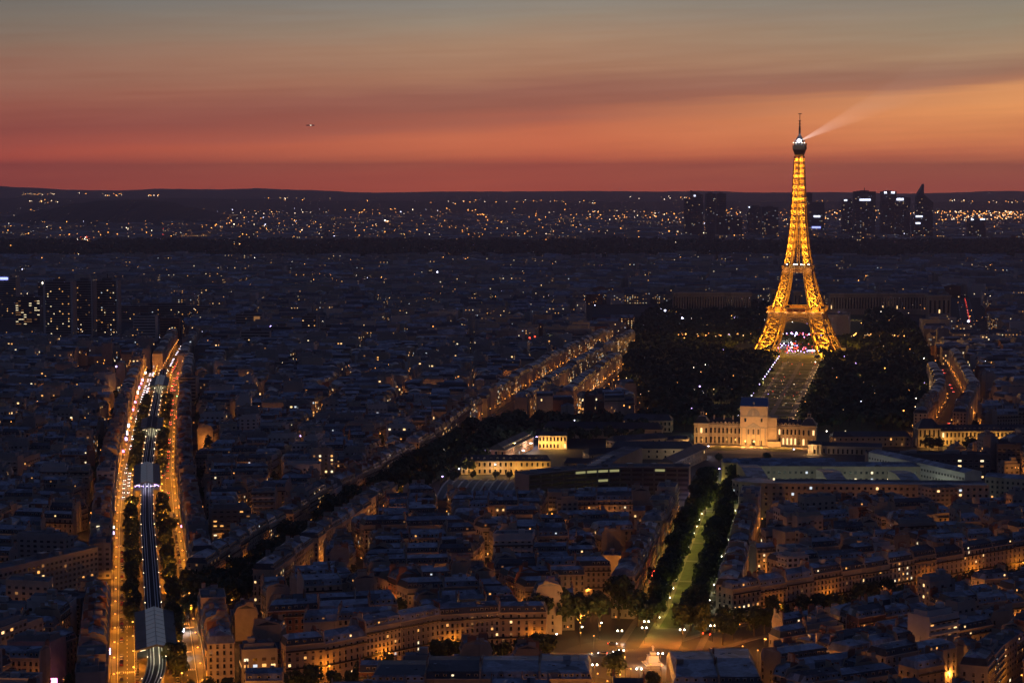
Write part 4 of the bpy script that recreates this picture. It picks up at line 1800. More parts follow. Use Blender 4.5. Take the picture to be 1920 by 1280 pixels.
# emission thins out with distance from the lamp (object x axis, metres)
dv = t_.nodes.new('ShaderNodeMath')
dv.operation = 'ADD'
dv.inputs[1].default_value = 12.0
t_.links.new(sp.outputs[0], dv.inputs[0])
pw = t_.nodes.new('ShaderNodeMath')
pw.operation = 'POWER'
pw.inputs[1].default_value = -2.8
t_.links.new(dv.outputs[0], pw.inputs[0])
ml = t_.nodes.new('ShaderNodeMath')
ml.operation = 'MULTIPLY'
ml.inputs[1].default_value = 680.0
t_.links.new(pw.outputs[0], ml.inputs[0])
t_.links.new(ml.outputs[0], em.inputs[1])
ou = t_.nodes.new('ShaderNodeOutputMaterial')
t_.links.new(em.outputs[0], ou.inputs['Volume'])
MATS['beam_glow'] = bm
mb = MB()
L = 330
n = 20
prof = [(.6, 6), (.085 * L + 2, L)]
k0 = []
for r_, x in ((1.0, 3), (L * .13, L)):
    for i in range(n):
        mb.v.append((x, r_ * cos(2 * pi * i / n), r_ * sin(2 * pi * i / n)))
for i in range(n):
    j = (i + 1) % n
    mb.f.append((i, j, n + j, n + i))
    mb.m.append('beam_glow')
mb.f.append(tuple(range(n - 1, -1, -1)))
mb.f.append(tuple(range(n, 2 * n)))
mb.m += ['beam_glow'] * 2
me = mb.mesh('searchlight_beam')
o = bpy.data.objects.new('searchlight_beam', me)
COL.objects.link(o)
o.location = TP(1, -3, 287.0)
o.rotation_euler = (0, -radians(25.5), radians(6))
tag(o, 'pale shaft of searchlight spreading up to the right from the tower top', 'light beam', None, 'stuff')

# ------------------------------------------------------------------ helper for set-piece buildings
def opening(parent, p, w, h, rz, pane, name='window', frame='pale_stone', cache={}):
    key = (w, h, pane, frame, name)
    if key not in cache:
        m = MB()
        m.box((0, .03, 0), (w, .1, h), 0, pane)
        f = min(.22, w * .16)
        for x in (-w / 2 - f / 2, w / 2 + f / 2):
            m.box((x, .08, -.05), (f, .24, h + .1), 0, frame)
        m.box((0, .1, h), (w + 2 * f + .1, .3, f), 0, frame)
        m.box((0, .1, -f), (w + 2 * f + .1, .34, f), 0, frame)
        cache[key] = m.mesh(name)
    return put(name, cache[key], p, rz, parent)


def facade(parent, P0, P1, zs, nb, w, h, lit=.05, pane='glass', out=.0, frame='pale_stone', rr=None, skip=None, margin=0, lits=LITS):
    """individual windows on the wall P0->P1 (outside to the right of the walk)"""
    rr = rr or R
    a, b = Vector(P0), Vector(P1)
    d = b - a
    L_ = d.length
    u = d / L_
    n_ = Vector((u.y, -u.x))
    rz = atan2(u.y, u.x) + pi
    for z in zs:
        for i in range(nb):
            t0 = margin + (L_ - 2 * margin) * (i + .5) / nb
            p = a + u * t0 + n_ * out
            if skip and skip(i, z):
                continue
            is_l = rr.random() < lit
            pn = T['win', rr.choice(lits)].m[0] if is_l else pane
            opening(parent, (p.x, p.y, z), w, h, rz, pn, frame=frame)


def thingbox(name, label, cat, loc, group=None):
    return empty(name, (loc[0], loc[1], 0), label, cat, group)


def rect(c, w, d, rot):
    return rotpts([(-w / 2, -d / 2), (w / 2, -d / 2), (w / 2, d / 2), (-w / 2, d / 2)], c, rot)


def gable(mb, c, w, d, rot, z, rise, m, hip=0.0, over=.5, gm=None):
    """roof with the ridge along w"""
    w2, d2 = w / 2 + over, d / 2 + over
    q = rotpts([(-w2, -d2), (w2, -d2), (w2, d2), (-w2, d2)], c, rot)
    r_ = rotpts([(-w2 + hip, 0), (w2 - hip, 0)], c, rot)
    a = [(*p, z) for p in q]
    r0, r1 = (*r_[0], z + rise), (*r_[1], z + rise)
    mb.poly([a[0], a[1], r1, r0], m)
    mb.poly([a[2], a[3], r0, r1], m)
    mb.poly([a[1], a[2], r1], m if hip else (gm or m))
    mb.poly([a[3], a[0], r0], m if hip else (gm or m))
    mb.poly([a[3], a[2], a[1], a[0]], m)


# ------------------------------------------------------------------ the floodlit domed palace
pal = empty('domed_palace', (*axp(0, 0), 0), 'wide floodlit stone palace with a sheeted central dome block and two long wings', 'palace')
pal['_o'] = (*axp(0, 0), 0)


def PR(u0, u1, v0, v1):
    return [axp(u0, v0), axp(u1, v0), axp(u1, v1), axp(u0, v1)]


# the wings: u from -53 to 53, front at v = 0
for u0, u1 in ((-41, -12), (16.5, 41)):
    b = MB()
    b.prism(PR(u0, u1, 1.5, 15), 0, 17.5, 'stone')
    b.prism(PR(u0, u1, 1.1, 1.5), 8.6, 9.2, 'pale_stone')
    b.prism(PR(u0, u1, .9, 1.5), 16.2, 17.0, 'pale_stone')
    nb = int((u1 - u0) / 3.35)
    for i in range(nb + 1):
        u = u0 + (u1 - u0) * i / nb
        b.lathe((*axp(u, .75), 0), [(.55, 0), (.55, .5), (.38, .6), (.36, 8), (.55, 8.4), (.5, 8.6)], 8, 'pale_stone')
        b.lathe((*axp(u, .75), 9.2), [(.5, 0), (.36, .5), (.34, 6.6), (.5, 7)], 8, 'pale_stone')
    for i in range(nb * 4):
        u = u0 + (u1 - u0) * (i + .5) / nb / 4
        b.box((*axp(u, 1.2), 17.5), (.35, .3, 1.0), -AX, 'pale_stone')
    b.prism(PR(u0, u1, 1.0, 1.5), 18.5, 18.8, 'pale_stone')
    w_ = b.build('wing', pal)
    rf = MB()
    cx_ = axp((u0 + u1) / 2, 8.2)
    gable(rf, cx_, u1 - u0 - 1, 12.4, -AX, 17.5, 5.6, 'slate', 0, 0, 'stone')
    r_ = rf.build('roof', pal)
    for i in range(nb - 1):
        u = u0 + (u1 - u0) * (i + 1) / nb
        d_ = MB()
        d_.box((*axp(u, 2.6), 17.9), (1.5, 1.6, 2.1), -AX, 'pale_stone', 'slate')
        d_.box((*axp(u, 1.76), 18.2), (.8, .12, 1.4), -AX, 'glass')
        q = d_.build('dormer', pal)
        q.parent = r_
    for i in range(nb):
        u = u0 + (u1 - u0) * (i + .5) / nb
        for z, h_ in ((1.0, 5.6), (9.9, 4.6)):
            opening(pal, (*axp(u, 1.5), z), 1.35, h_, -AX + pi, 'glass' if R.random() > .12 else 'lit_warm')
    for u in (u0 + 4, u0 + 13, u0 + 21):
        c_ = MB()
        c_.box((*axp(u, 8.2), 21.5), (1.1, 3.6, 3.6), -AX, 'stone')
        q = c_.build('chimney', pal)
        q.parent = r_
for sg in (-1, 1):
    b = MB()
    u0, u1 = (-54, -41) if sg < 0 else (41, 54)
    b.prism(PR(u0, u1, -1, 20), 0, 18.8, 'stone')
    b.prism(PR(u0 - .5, u1 + .5, -1.5, 20.5), 17.4, 18.2, 'pale_stone', bottom=True)
    b.prism(PR(u0 - .3, u1 + .3, -1.3, 20.2), 8.7, 9.3, 'pale_stone', bottom=True)
    w_ = b.build('end_pavilion', pal)
    rf = MB()
    rf.frus(PR(u0, u1, -1, 14), PR(u0 + 3.4, u1 - 3.4, 3, 10), 18.8, 24.2, 'slate', 'zinc')
    rf.build('roof', pal)
    ln = MB()
    cc = axp((u0 + u1) / 2, 6.5)
    ln.box((*cc, 24.2), (3.2, 3.2, 1.2), -AX, 'stone')
    for a, b_ in ((-1.1, -1.1), (1.1, -1.1), (1.1, 1.1), (-1.1, 1.1)):
        q = axp((u0 + u1) / 2 + a, 6.5 + b_)
        ln.box((*q, 25.4), (.5, .5, 2.6), -AX, 'pale_stone')
    ln.box((*cc, 28), (3.2, 3.2, .4), -AX, 'pale_stone')
    ln.lathe((*cc, 28.4), [(1.4, 0), (1.2, .8), (.5, 1.6), (.12, 2.6), (.1, 4)], 8, 'slate')
    ln.build('lantern', pal)
    for i in range(3):
        u = u0 + 13 * (i + .5) / 3
        for z, h_ in ((1, 5.4), (10, 4.4)):
            opening(pal, (*axp(u, -1), z), 1.6, h_, -AX + pi, 'glass' if R.random() > .3 else 'lit_warm')
# central block: wrapped in printed sheeting with the relief of the facade
b = MB()
b.prism(PR(-12.8, 11.4, -3.5, 16), 0, 35, 'tarp_print')
b.prism(PR(-13.1, 11.7, -4.0, -3.5), 25.6, 26.6, 'grey_render', bottom=True)
b.prism(PR(-13.1, 11.7, -4.0, -3.5), 15.6, 16.4, 'grey_render', bottom=True)
for i in range(6):
    u = -11.4 + 20.8 * i / 5
    b.prism(PR(u - .45, u + .45, -4.0, -3.5), 0, 15.6, 'grey_render')
# pediment
b.v += [(*axp(-7.2, -4.1), 16.4), (*axp(5.2, -4.1), 16.4), (*axp(-1, -4.1), 20.4), (*axp(-7.2, -3.5), 16.4), (*axp(5.2, -3.5), 16.4), (*axp(-1, -3.5), 20.4)]
k = len(b.v) - 6
b.f += [(k, k + 1, k + 2), (k, k + 2, k + 5, k + 3), (k + 1, k + 4, k + 5, k + 2)]
b.m += ['grey_render'] * 3
b.build('central_block', pal)
b = MB()
b.prism(PR(11.4, 19.5, -2.5, 16), 0, 24.4, 'tarp_print')
b.prism(PR(10.5, 19.9, -2.9, -2.5), 16.4, 17.0, 'pale_stone', bottom=True)
b.prism(PR(10.5, 19.9, -2.9, -2.5), 24.2, 25.2, 'pale_stone', bottom=True)
b.prism(PR(12, 23.5, -8, -2.5), 0, 4.4, 'pale_stone', 'flat_roof')
b.build('side_block', pal)
b = MB()
b.frus(PR(-13.3, 11.9, -4, 16.5), PR(-12.4, 11, 4.5, 8), 35, 41.8, 'tarp_blue')
b.box((*axp(-1, -1.4), 36.4), (1.8, 2, 2.2), -AX, 'steel')
b.build('blue_sheeting', pal)
# dome relief on the sheeting
b = MB()
for i in range(16):
    a0, a1 = pi * i / 16, pi * (i + 1) / 16
    p0, p1 = (-1 + 5.6 * cos(a0), 26.7 + 6.4 * sin(a0)), (-1 + 5.6 * cos(a1), 26.7 + 6.4 * sin(a1))
    b.poly([(*axp(-1, -3.75), 26.7), (*axp(p0[0], -3.7), p0[1]), (*axp(p1[0], -3.7), p1[1])], 'grey_render')
b.box((*axp(-1, -3.8), 26.8), (1.8, .3, 4.6), -AX, 'pale_stone')
b.build('dome_picture', pal)
for u, w_ in ((-1, 3.8), (-7.5, 2), (5.5, 2)):
    opening(pal, (*axp(u, -3.5), .2), w_, 5.2 if w_ > 3 else 4.4, -AX + pi, 'glass', 'door' if w_ > 3 else 'window')
for u in (-8.2, 6.2):
    opening(pal, (*axp(u, -3.5), 21.2), 1.5, 3.0, -AX + pi, 'glass')
for u in (-5.4, -1, 3.4):
    opening(pal, (*axp(u, -3.5), 10), 1.6, 4.6, -AX + pi, 'curtain')
for u, e in ((-48, 1), (-36, 1), (-27, 1), (-18, 1), (-9, 1.4), (-1, 1.6), (8, 1.4), (16, 1.2), (24, 1), (32, 1), (40, 1), (48, 1)):
    light('palace_floodlight', (*axp(u, -15), 2.2), 3000 * e * R.uniform(.5, 1.5), (1, .42, .09), .6, pal)
light('palace_floodlight', (*axp(-1, -24), 20), 8500, (1, .5, .2), .6, pal)
light('palace_floodlight', (*axp(-58, -14), 6), 6000, (1, .5, .14), .6, pal)

# gate lodges in front
for k, (u, v, w_, d_) in enumerate(((-62, -32, 12, 9), (55, -46, 12, 9))):
    t0 = empty('gate_lodge', (*axp(u, v), 0), 'small columned stone gate lodge at the %s corner of the palace forecourt' % ('left' if k == 0 else 'right'), 'gate lodge', 'gate lodges of the forecourt')
    b = MB()
    b.prism(PR(u - w_ / 2, u + w_ / 2, v - d_ / 2 + 1.6, v + d_ / 2), 0, 7.5, 'stone')
    for i in range(4):
        b.lathe((*axp(u - w_ / 2 + .8 + i * (w_ - 1.6) / 3, v - d_ / 2 + .6), 0), [(.55, 0), (.42, .6), (.4, 6.8), (.6, 7.4)], 8, 'pale_stone')
    b.prism(PR(u - w_ / 2 - .4, u + w_ / 2 + .4, v - d_ / 2 - .2, v + d_ / 2 + .4), 7.5, 8.4, 'pale_stone', bottom=True)
    b.build('wall', t0)
    b = MB()
    gable(b, axp(u, v), w_, d_, -AX, 8.4, 2.6, 'slate', 2)
    b.build('roof', t0)
    b = MB()
    b.box((*axp(u, v - d_ / 2 + 1.55), .1), (1.6, .12, 3.6), -AX, 'glass')
    b.build('door', t0)
    light('lodge_light', (*axp(u - 3 if k else u + 8, v - 8), 5), 3500, (1, .55, .2), .5, t0)
# railings' walls to the sides
for k, (u0, u1, v) in enumerate(((-108, -68, -34), (61, 112, -48))):
    t0 = empty('colonnade_wing', (*axp((u0 + u1) / 2, v), 0), 'low stone range with tall bays running %s from the palace forecourt' % ('left' if k == 0 else 'right'), 'stone range', 'low ranges beside the forecourt')
    b = MB()
    b.prism(PR(u0, u1, v, v + 9), 0, 6.5, 'stone')
    b.prism(PR(u0 - .3, u1 + .3, v - .3, v + 9.3), 6.5, 7.0, 'pale_stone', bottom=True)
    b.build('wall', t0)
    b = MB()
    gable(b, axp((u0 + u1) / 2, v + 4.5), u1 - u0, 9, -AX, 7.0, 3, 'slate', 0, .2, 'stone')
    b.build('roof', t0)
    for i in range(int((u1 - u0) / 4)):
        opening(t0, (*axp(u0 + 2 + i * 4, v), .5), 1.5, 4.2, -AX + pi, 'glass')

# ------------------------------------------------------------------ other set pieces
def simple_block(name, label, cat, c, w, d, rot, h, m, roofm='flat_roof', nb=0, floors=0, win=(1.4, 1.6), lit=.1, sides=(0,), kind='parapet', pitch=0, group=None, pane='tinted_glass', z0=1.5, fh=None, extra=True, lits=LITS, frame='concrete'):
    t0 = empty(name, (c[0], c[1], 0), label, cat, group)
    q = rect(c, w, d, rot)
    b = MB()
    for i in range(4):
        j = (i + 1) % 4
        b.poly([(*q[i], 0), (*q[j], 0), (*q[j], h), (*q[i], h)], m)
        if not pitch:
            b.bar((*q[i], h + .4), (*q[j], h + .4), .35, m, .9)
    b.build('wall', t0)
    b = MB()
    if pitch:
        gable(b, c, w, d, rot, h, pitch, roofm, min(pitch, d / 2) if kind == 'hip' else 0, .4, m)
    else:
        b.poly([(*p, h) for p in q], roofm)
        if extra:
            rr = random.Random(int(c[0] * 7 + c[1]))
            for _ in range(3 + int(w / 12)):
                p = rotpts([(rr.uniform(-w * .4, w * .4), rr.uniform(-d * .25, d * .25))], c, rot)[0]
                b.box((*p, h), (rr.uniform(1.5, min(7, w * .3)), rr.uniform(1.5, min(5, d * .4)), rr.uniform(1, 3)), rot, rr.choice(('concrete', 'steel', 'flat_roof', 'white_render')))
    b.build('roof', t0)
    if nb and floors:
        fh = fh or (h - z0 - .6) / floors
        zs = [z0 + i * fh for i in range(floors)]
        for sd in sides:
            P0, P1 = q[sd], q[(sd + 1) % 4]
            n_ = nb if sd in (0, 2) else max(1, int(nb * d / w))
            facade(t0, P0, P1, zs, n_, win[0], win[1], lit, pane, rr=random.Random(sd + int(c[1])), lits=lits, frame=frame)
    return t0


# long slab at the left edge
simple_block('slab_block', 'long white slab block with six window rows, at the left edge beside the boulevard', 'building', (-272, 1136), 94, 13, 1.03, 21.5, 'concrete', 'flat_roof', 26, 6, (1.9, 1.5), .06, (3, 0), z0=2.5)
simple_block('office_block', 'dark boxy office block with two amber windows below the long white slab', 'building', (-231, 1040), 22, 17, -.2, 21, 'dark_concrete', 'flat_roof', 7, 5, (1.9, 1.5), .05, (0,))
simple_block('office_block', 'grey concrete office with horizontal window bands in front of the dark curved building', 'building', (43, 1392), 36, 16, .02, 21, 'concrete', 'flat_roof', 13, 6, (2.3, 1.2), .03, (0, 1))
# curved dark conference building, three arms
cf = empty('conference_building', (70, 1450, 0), 'dark curved Y-shaped conference building with rows of recessed windows behind a thin white pillar', 'building')
b = MB()
arc = []
for i in range(15):
    t_ = i / 14
    x = 12 + 116 * t_
    y = 1422 + 34 * t_ + 17 * sin(pi * t_)
    arc.append((x, y))
back = []
for i in range(15):
    a = Vector(arc[min(i + 1, 14)]) - Vector(arc[max(i - 1, 0)])
    n_ = Vector((-a.y, a.x)).normalized() * 17
    back.append((arc[i][0] + n_.x, arc[i][1] + n_.y))
for i in range(14):
    b.poly([(*arc[i], 0), (*arc[i + 1], 0), (*arc[i + 1], 28), (*arc[i], 28)], 'dark_concrete')
    b.poly([(*back[i + 1], 0), (*back[i], 0), (*back[i], 28), (*back[i + 1], 28)], 'dark_concrete')
b.poly([(*back[0], 0), (*arc[0], 0), (*arc[0], 28), (*back[0], 28)], 'concrete')
b.poly([(*arc[14], 0), (*back[14], 0), (*back[14], 28), (*arc[14], 28)], 'concrete')
for i in range(14):
    for z in (3.2, 6.8, 10.4, 14, 17.6, 21.2, 24.8, 27.6):
        b.bar((arc[i][0], arc[i][1] - .3, z), (arc[i + 1][0], arc[i + 1][1] - .3, z), .9, 'dark_concrete', .3)
b.build('wall', cf)
b = MB()
for i in range(14):
    b.poly([(*arc[i], 28.05), (*arc[i + 1], 28.05), (*back[i + 1], 28.05), (*back[i], 28.05)], 'flat_roof')
    b.bar((*arc[i], 28.4), (*arc[i + 1], 28.4), .5, 'concrete', .7)
    b.bar((*back[i], 28.4), (*back[i + 1], 28.4), .5, 'concrete', .7)
for i in range(1, 14, 2):
    p = ((arc[i][0] + back[i][0]) / 2, (arc[i][1] + back[i][1]) / 2)
    b.box((*p, 28.05), (R.uniform(3, 7), R.uniform(3, 6), R.uniform(1.2, 3)), .3, R.choice(('concrete', 'steel', 'dark_concrete')))
b.build('roof', cf)
# third arm running back
b = MB()
q = [(48, 1452), (66, 1456), (82, 1520), (102, 1575), (88, 1582), (65, 1524)]
b.prism(q, 0, 27.2, 'dark_concrete', 'flat_roof')
for k in range(9):
    t_ = k / 9
    b.box((58 + 18 * t_, 1466 + 62 * t_, 27.2), (7, 4, 1.6), .2, R.choice(('roof_glass', 'concrete', 'steel')))
b.build('rear_arm', cf)
cnt = 0
for z in (4, 7.6, 11.2, 14.8, 18.4, 22, 25.2):
    for i in range(14):
        a, c = Vector(arc[i]), Vector(arc[i + 1])
        if cnt >= 98:
            break
        m_ = (a + c) / 2
        d = c - a
        lit = (z > 25 and 3 < i < 8) or R.random() < .03
        opening(cf, (m_.x, m_.y, z), d.length - 1.3, 1.7, atan2(d.y, d.x) + pi, 'lit_office' if lit else 'tinted_glass', frame='dark_concrete')
        cnt += 1
b = MB()
b.box((127.5, 1444, 0), (1.1, 1.1, 31), 0, 'white_render')
b.build('pillar', cf)
# glass-ribbed hall roof
hl = empty('ribbed_hall', (-20, 1500, 0), 'low hall roofed with pale curved ribs over dark blue glass beside the tree avenue', 'hall')
b = MB()
HQ = [(-58, 1452), (14, 1452), (14, 1552), (-40, 1552)]
b.prism(HQ, 0, 5, 'dark_concrete', 'dark_roof')
b.build('wall', hl)
for k in range(12):
    x0 = -56 + k * 5.9
    b = MB()
    P = []
    for i in range(9):
        t_ = i / 8
        P.append((x0 + (1 - t_) * 1 + t_ * (8 + k * .2), 1454 + 94 * t_, 5.2 + 3.0 * sin(pi * (.12 + .8 * t_))))
    for p, q in zip(P, P[1:]):
        b.bar(p, q, 1.3, 'steel', .5)
        b.poly([(p[0] + .65, p[1], p[2] + .2), (p[0] + 5.2, p[1], p[2] - 1.6), (q[0] + 5.2, q[1], q[2] - 1.6), (q[0] + .65, q[1], q[2] + .2)], 'slate')
    b.build('roof_rib', hl)
# amber-lit barracks with dormers and small court trees
def barrack(name, label, c, w, d, rot, h, nb, pitch=4.2, lit=.06, floors=2, dorm=True, m='stone', lamp=0, lampoff=8, roofm='slate', col=(1, .48, .08), pane='glass'):
    t0 = empty(name, (c[0], c[1], 0), label, 'barracks', 'stone barracks ranges')
    b = MB()
    q = rect(c, w, d, rot)
    b.prism(q, 0, h, m)
    for z in (h - .5, h / floors):
        for i in (0, 3):
            b.bar((*q[i], z), (*q[(i + 1) % 4], z), .5, 'pale_stone', .4)
    b.build('wall', t0)
    b = MB()
    gable(b, c, w, d, rot, h, pitch, roofm, pitch * .8)
    rf = b.build('roof', t0)
    zs = [1.2 + i * h / floors for i in range(floors)]
    for sd in (0, 1, 3):
        e0, e1 = Vector(q[sd]), Vector(q[(sd + 1) % 4])
        dd = e1 - e0
        n_ = Vector((dd.y, -dd.x))
        if n_.dot(-Vector(c)) < 0:
            continue
        facade(t0, q[sd], q[(sd + 1) % 4], zs, nb if sd == 0 else max(2, int(nb * d / w)), 1.5, h / floors - 2.6, lit, pane, rr=random.Random(int(c[0])))
    if dorm:
        for i in range(int(nb * .8)):
            u = -w / 2 + w * (i + .7) / (nb * .8 + .4)
            p = rotpts([(u, -d / 2 + 1.7)], c, rot)[0]
            dm = put('dormer', M_['dorm', 'dark'], (*p, h + .6), rot + pi, t0)
            dm.parent = rf
    for i in range(lamp):
        u = -w / 2 + w * (i + .5) / lamp
        p = rotpts([(u, -d / 2 - lampoff)], c, rot)[0]
        light('yard_and_fill_light', (*p, 5), 5200, col, .4, t0)
    return t0


barrack('barracks', 'long amber-lit barracks with pale dormers behind four small court trees', (-5, 1621), 72, 12, .01, 11, 17, lamp=4, lit=.02)
barrack('barracks', 'barracks range with brilliant lamps along its right wall, running away', (-1, 1733), 92, 16, 1.30, 10, 20, lit=.05, m='brick', pitch=5)
barrack('barracks', 'short bright yellow guardhouse at the end of the lamp-lit yard', (36, 1776), 25, 16, -.05, 12, 8, lamp=3, lit=.25, dorm=False, lampoff=5, roofm='dark_roof', pitch=2.5)
barrack('barracks', 'long low unlit riding hall behind the guardhouse', (84, 1852), 108, 22, -.12, 9, 10, lit=0, dorm=False, pitch=5, roofm='dark_roof')
barrack('barracks', 'dark roofed stable range in front of the riding hall', (120, 1715), 70, 22, -.06, 9, 10, lit=0.05, dorm=False, pitch=5)
barrack('barracks', 'stable range with a lamp-lit court, running back beside the forecourt', (141, 1660), 100, 13, 1.2, 10, 16, lit=.2, dorm=False, pitch=4, lamp=0)
barrack('barracks', 'dark hipped range left of the palace', (128, 1898), 46, 16, -AX, 11, 12, lit=.03, dorm=False, pitch=5)
barrack('barracks', 'long yellow-lit range with a tree before it at the right edge', (420, 1800), 92, 14, .06, 13, 26, lamp=4, lit=.03, pitch=5, lampoff=7)
pv = barrack('corner_pavilion', 'square yellow-lit pavilion with tall hipped roof at the left end of the long range', (368, 1787), 20, 17, .06, 17, 5, lamp=1, pitch=8, dorm=False)
tag(pv, None, 'pavilion')
barrack('barracks', 'dim range with a reddish lit ground floor, left of the corner pavilion', (318, 1790), 70, 12, .04, 9, 14, lit=.1, dorm=False)
barrack('barracks', 'small dark workshop range in the middle of the school grounds', (84, 1690), 46, 18, .25, 8, 7, lit=.05, dorm=False, pitch=4, roofm='dark_roof')
barrack('barracks', 'low dark shed with a shallow roof behind the curved building', (60, 1640), 34, 20, -.1, 7, 6, lit=0, dorm=False, pitch=3, roofm='dark_roof')
barrack('barracks', 'narrow grey-roofed range across the yard left of the forecourt', (110, 1770), 56, 13, .5, 9, 9, lit=.1, dorm=False, pitch=4)
barrack('market_hall', 'dark barn-like hall with a blue grey gable in front of the yellow range', (437, 1745), 30, 26, 1.62, 9, 5, lit=0, dorm=False, pitch=7, roofm='zinc', m='dark_concrete')
# the ministry: curved corner, long many-windowed front, courts lit cool
mi = empty('ministry', (243, 1440, 0), 'large ministry block with a rounded left corner, regular windows and cool-lit inner courts', 'building')
b = MB()
fr = [(172, 1441), (160, 1433), (156, 1424), (160, 1415), (170, 1409), (186, 1407), (332, 1398)]
for a, c in zip(fr, fr[1:]):
    b.poly([(*a, 0), (*c, 0), (*c, 24), (*a, 24)], 'pale_stone')
    b.bar((*a, 24.2), (*c, 24.2), 1.2, 'pale_stone', .6)
    b.bar((*a, 19.6), (*c, 19.6), .5, 'pale_stone', .35)
    b.bar((*a, 8), (*c, 8), .5, 'pale_stone', .35)
BK = [(332, 1415), (186, 1424), (172, 1441)]
for a, c in zip([fr[-1]] + BK, BK + [fr[0]]):
    if a != c:
        b.poly([(*a, 0), (*c, 0), (*c, 24), (*a, 24)], 'pale_stone')
b.build('wall', mi)
b = MB()
b.poly([(*p, 24.05) for p in fr[:5]] + [(186, 1407, 24.05), (186, 1424, 24.05)], 'zinc')
b.poly([(186, 1407, 24.05), (332, 1398, 24.05), (332, 1415, 24.05), (186, 1424, 24.05)], 'zinc')
b.bar((186, 1423.8, 24.6), (332, 1414.8, 24.6), .5, 'concrete', 1.1)
b.build('roof', mi)
cnt = 0
for a, c in zip(fr, fr[1:]):
    L_ = (Vector(c) - Vector(a)).length
    nb = max(1, int(L_ / 4.1))
    zs = [3, 8.7, 12.4, 16, 20.4]
    facade(mi, a, c, zs, nb, 1.7, 1.8, .035, 'glass', rr=random.Random(5), lits=['pale', 'cool', 'warm'])
# ranges around the courts
for k, (c, w_, d_, rt, h_, nm) in enumerate((((176, 1478), 14, 74, 0, 23, 0), ((232, 1462), 13, 62, 0, 22, 1), ((284, 1455), 13, 60, 0, 22, 2), ((245, 1512), 150, 15, -.03, 22.5, 3), ((205, 1550), 86, 13, .03, 20, 4))):
    t0 = simple_block('court_range', ['left-hand range closing the lit court of the ministry', 'zinc-roofed range between the first and second ministry courts', 'zinc-roofed range between the second and third ministry courts', 'long rear range across the ministry courts', 'low rear range of the ministry nearest the palace'][k], 'building', c, w_, d_, rt, h_, 'pale_stone', 'zinc', max(3, int(w_ / 4)), 4, (1.6, 1.7), .08, (0,), pitch=2.4, group='ranges around the ministry courts', lits=['pale', 'cool'])
for x, y in ((205, 1445), (207, 1480), (258, 1445), (258, 1478), (306, 1440), (306, 1470), (215, 1535), (260, 1535)):
    light('court_light', (x, y, 9), 2600, (.85, .95, .72), .5, mi)
o_ = simple_block('slanting_office', 'long pale office wing slanting away above the ministry roofs, four rows of small windows', 'building', (309, 1512), 122, 15, -1.15, 25, 'white_render', 'zinc', 34, 5, (1.5, 1.3), .05, (3, 0), pitch=2)
simple_block('slanting_office', 'pale stone office continuing right of the ministry to the frame edge', 'building', (385, 1426), 96, 16, -.5, 24, 'pale_stone', 'zinc', 26, 6, (1.4, 1.7), .03, (0,), pitch=2)
simple_block('office_block', 'dark office with broken strips of yellow lit windows behind the slanting wing', 'building', (330, 1600), 96, 20, -.06, 19, 'dark_concrete', 'dark_roof', 22, 4, (2.6, 1.4), .2, (0,), lits=['pale', 'warm', 'dim'])
simple_block('office_block', 'dark glassy office block at the right edge below the yellow range', 'building', (424, 1640), 60, 26, -.1, 22, 'dark_concrete', 'dark_roof', 16, 5, (2.4, 1.6), .16, (0,), lits=['pale', 'warm', 'cool'])

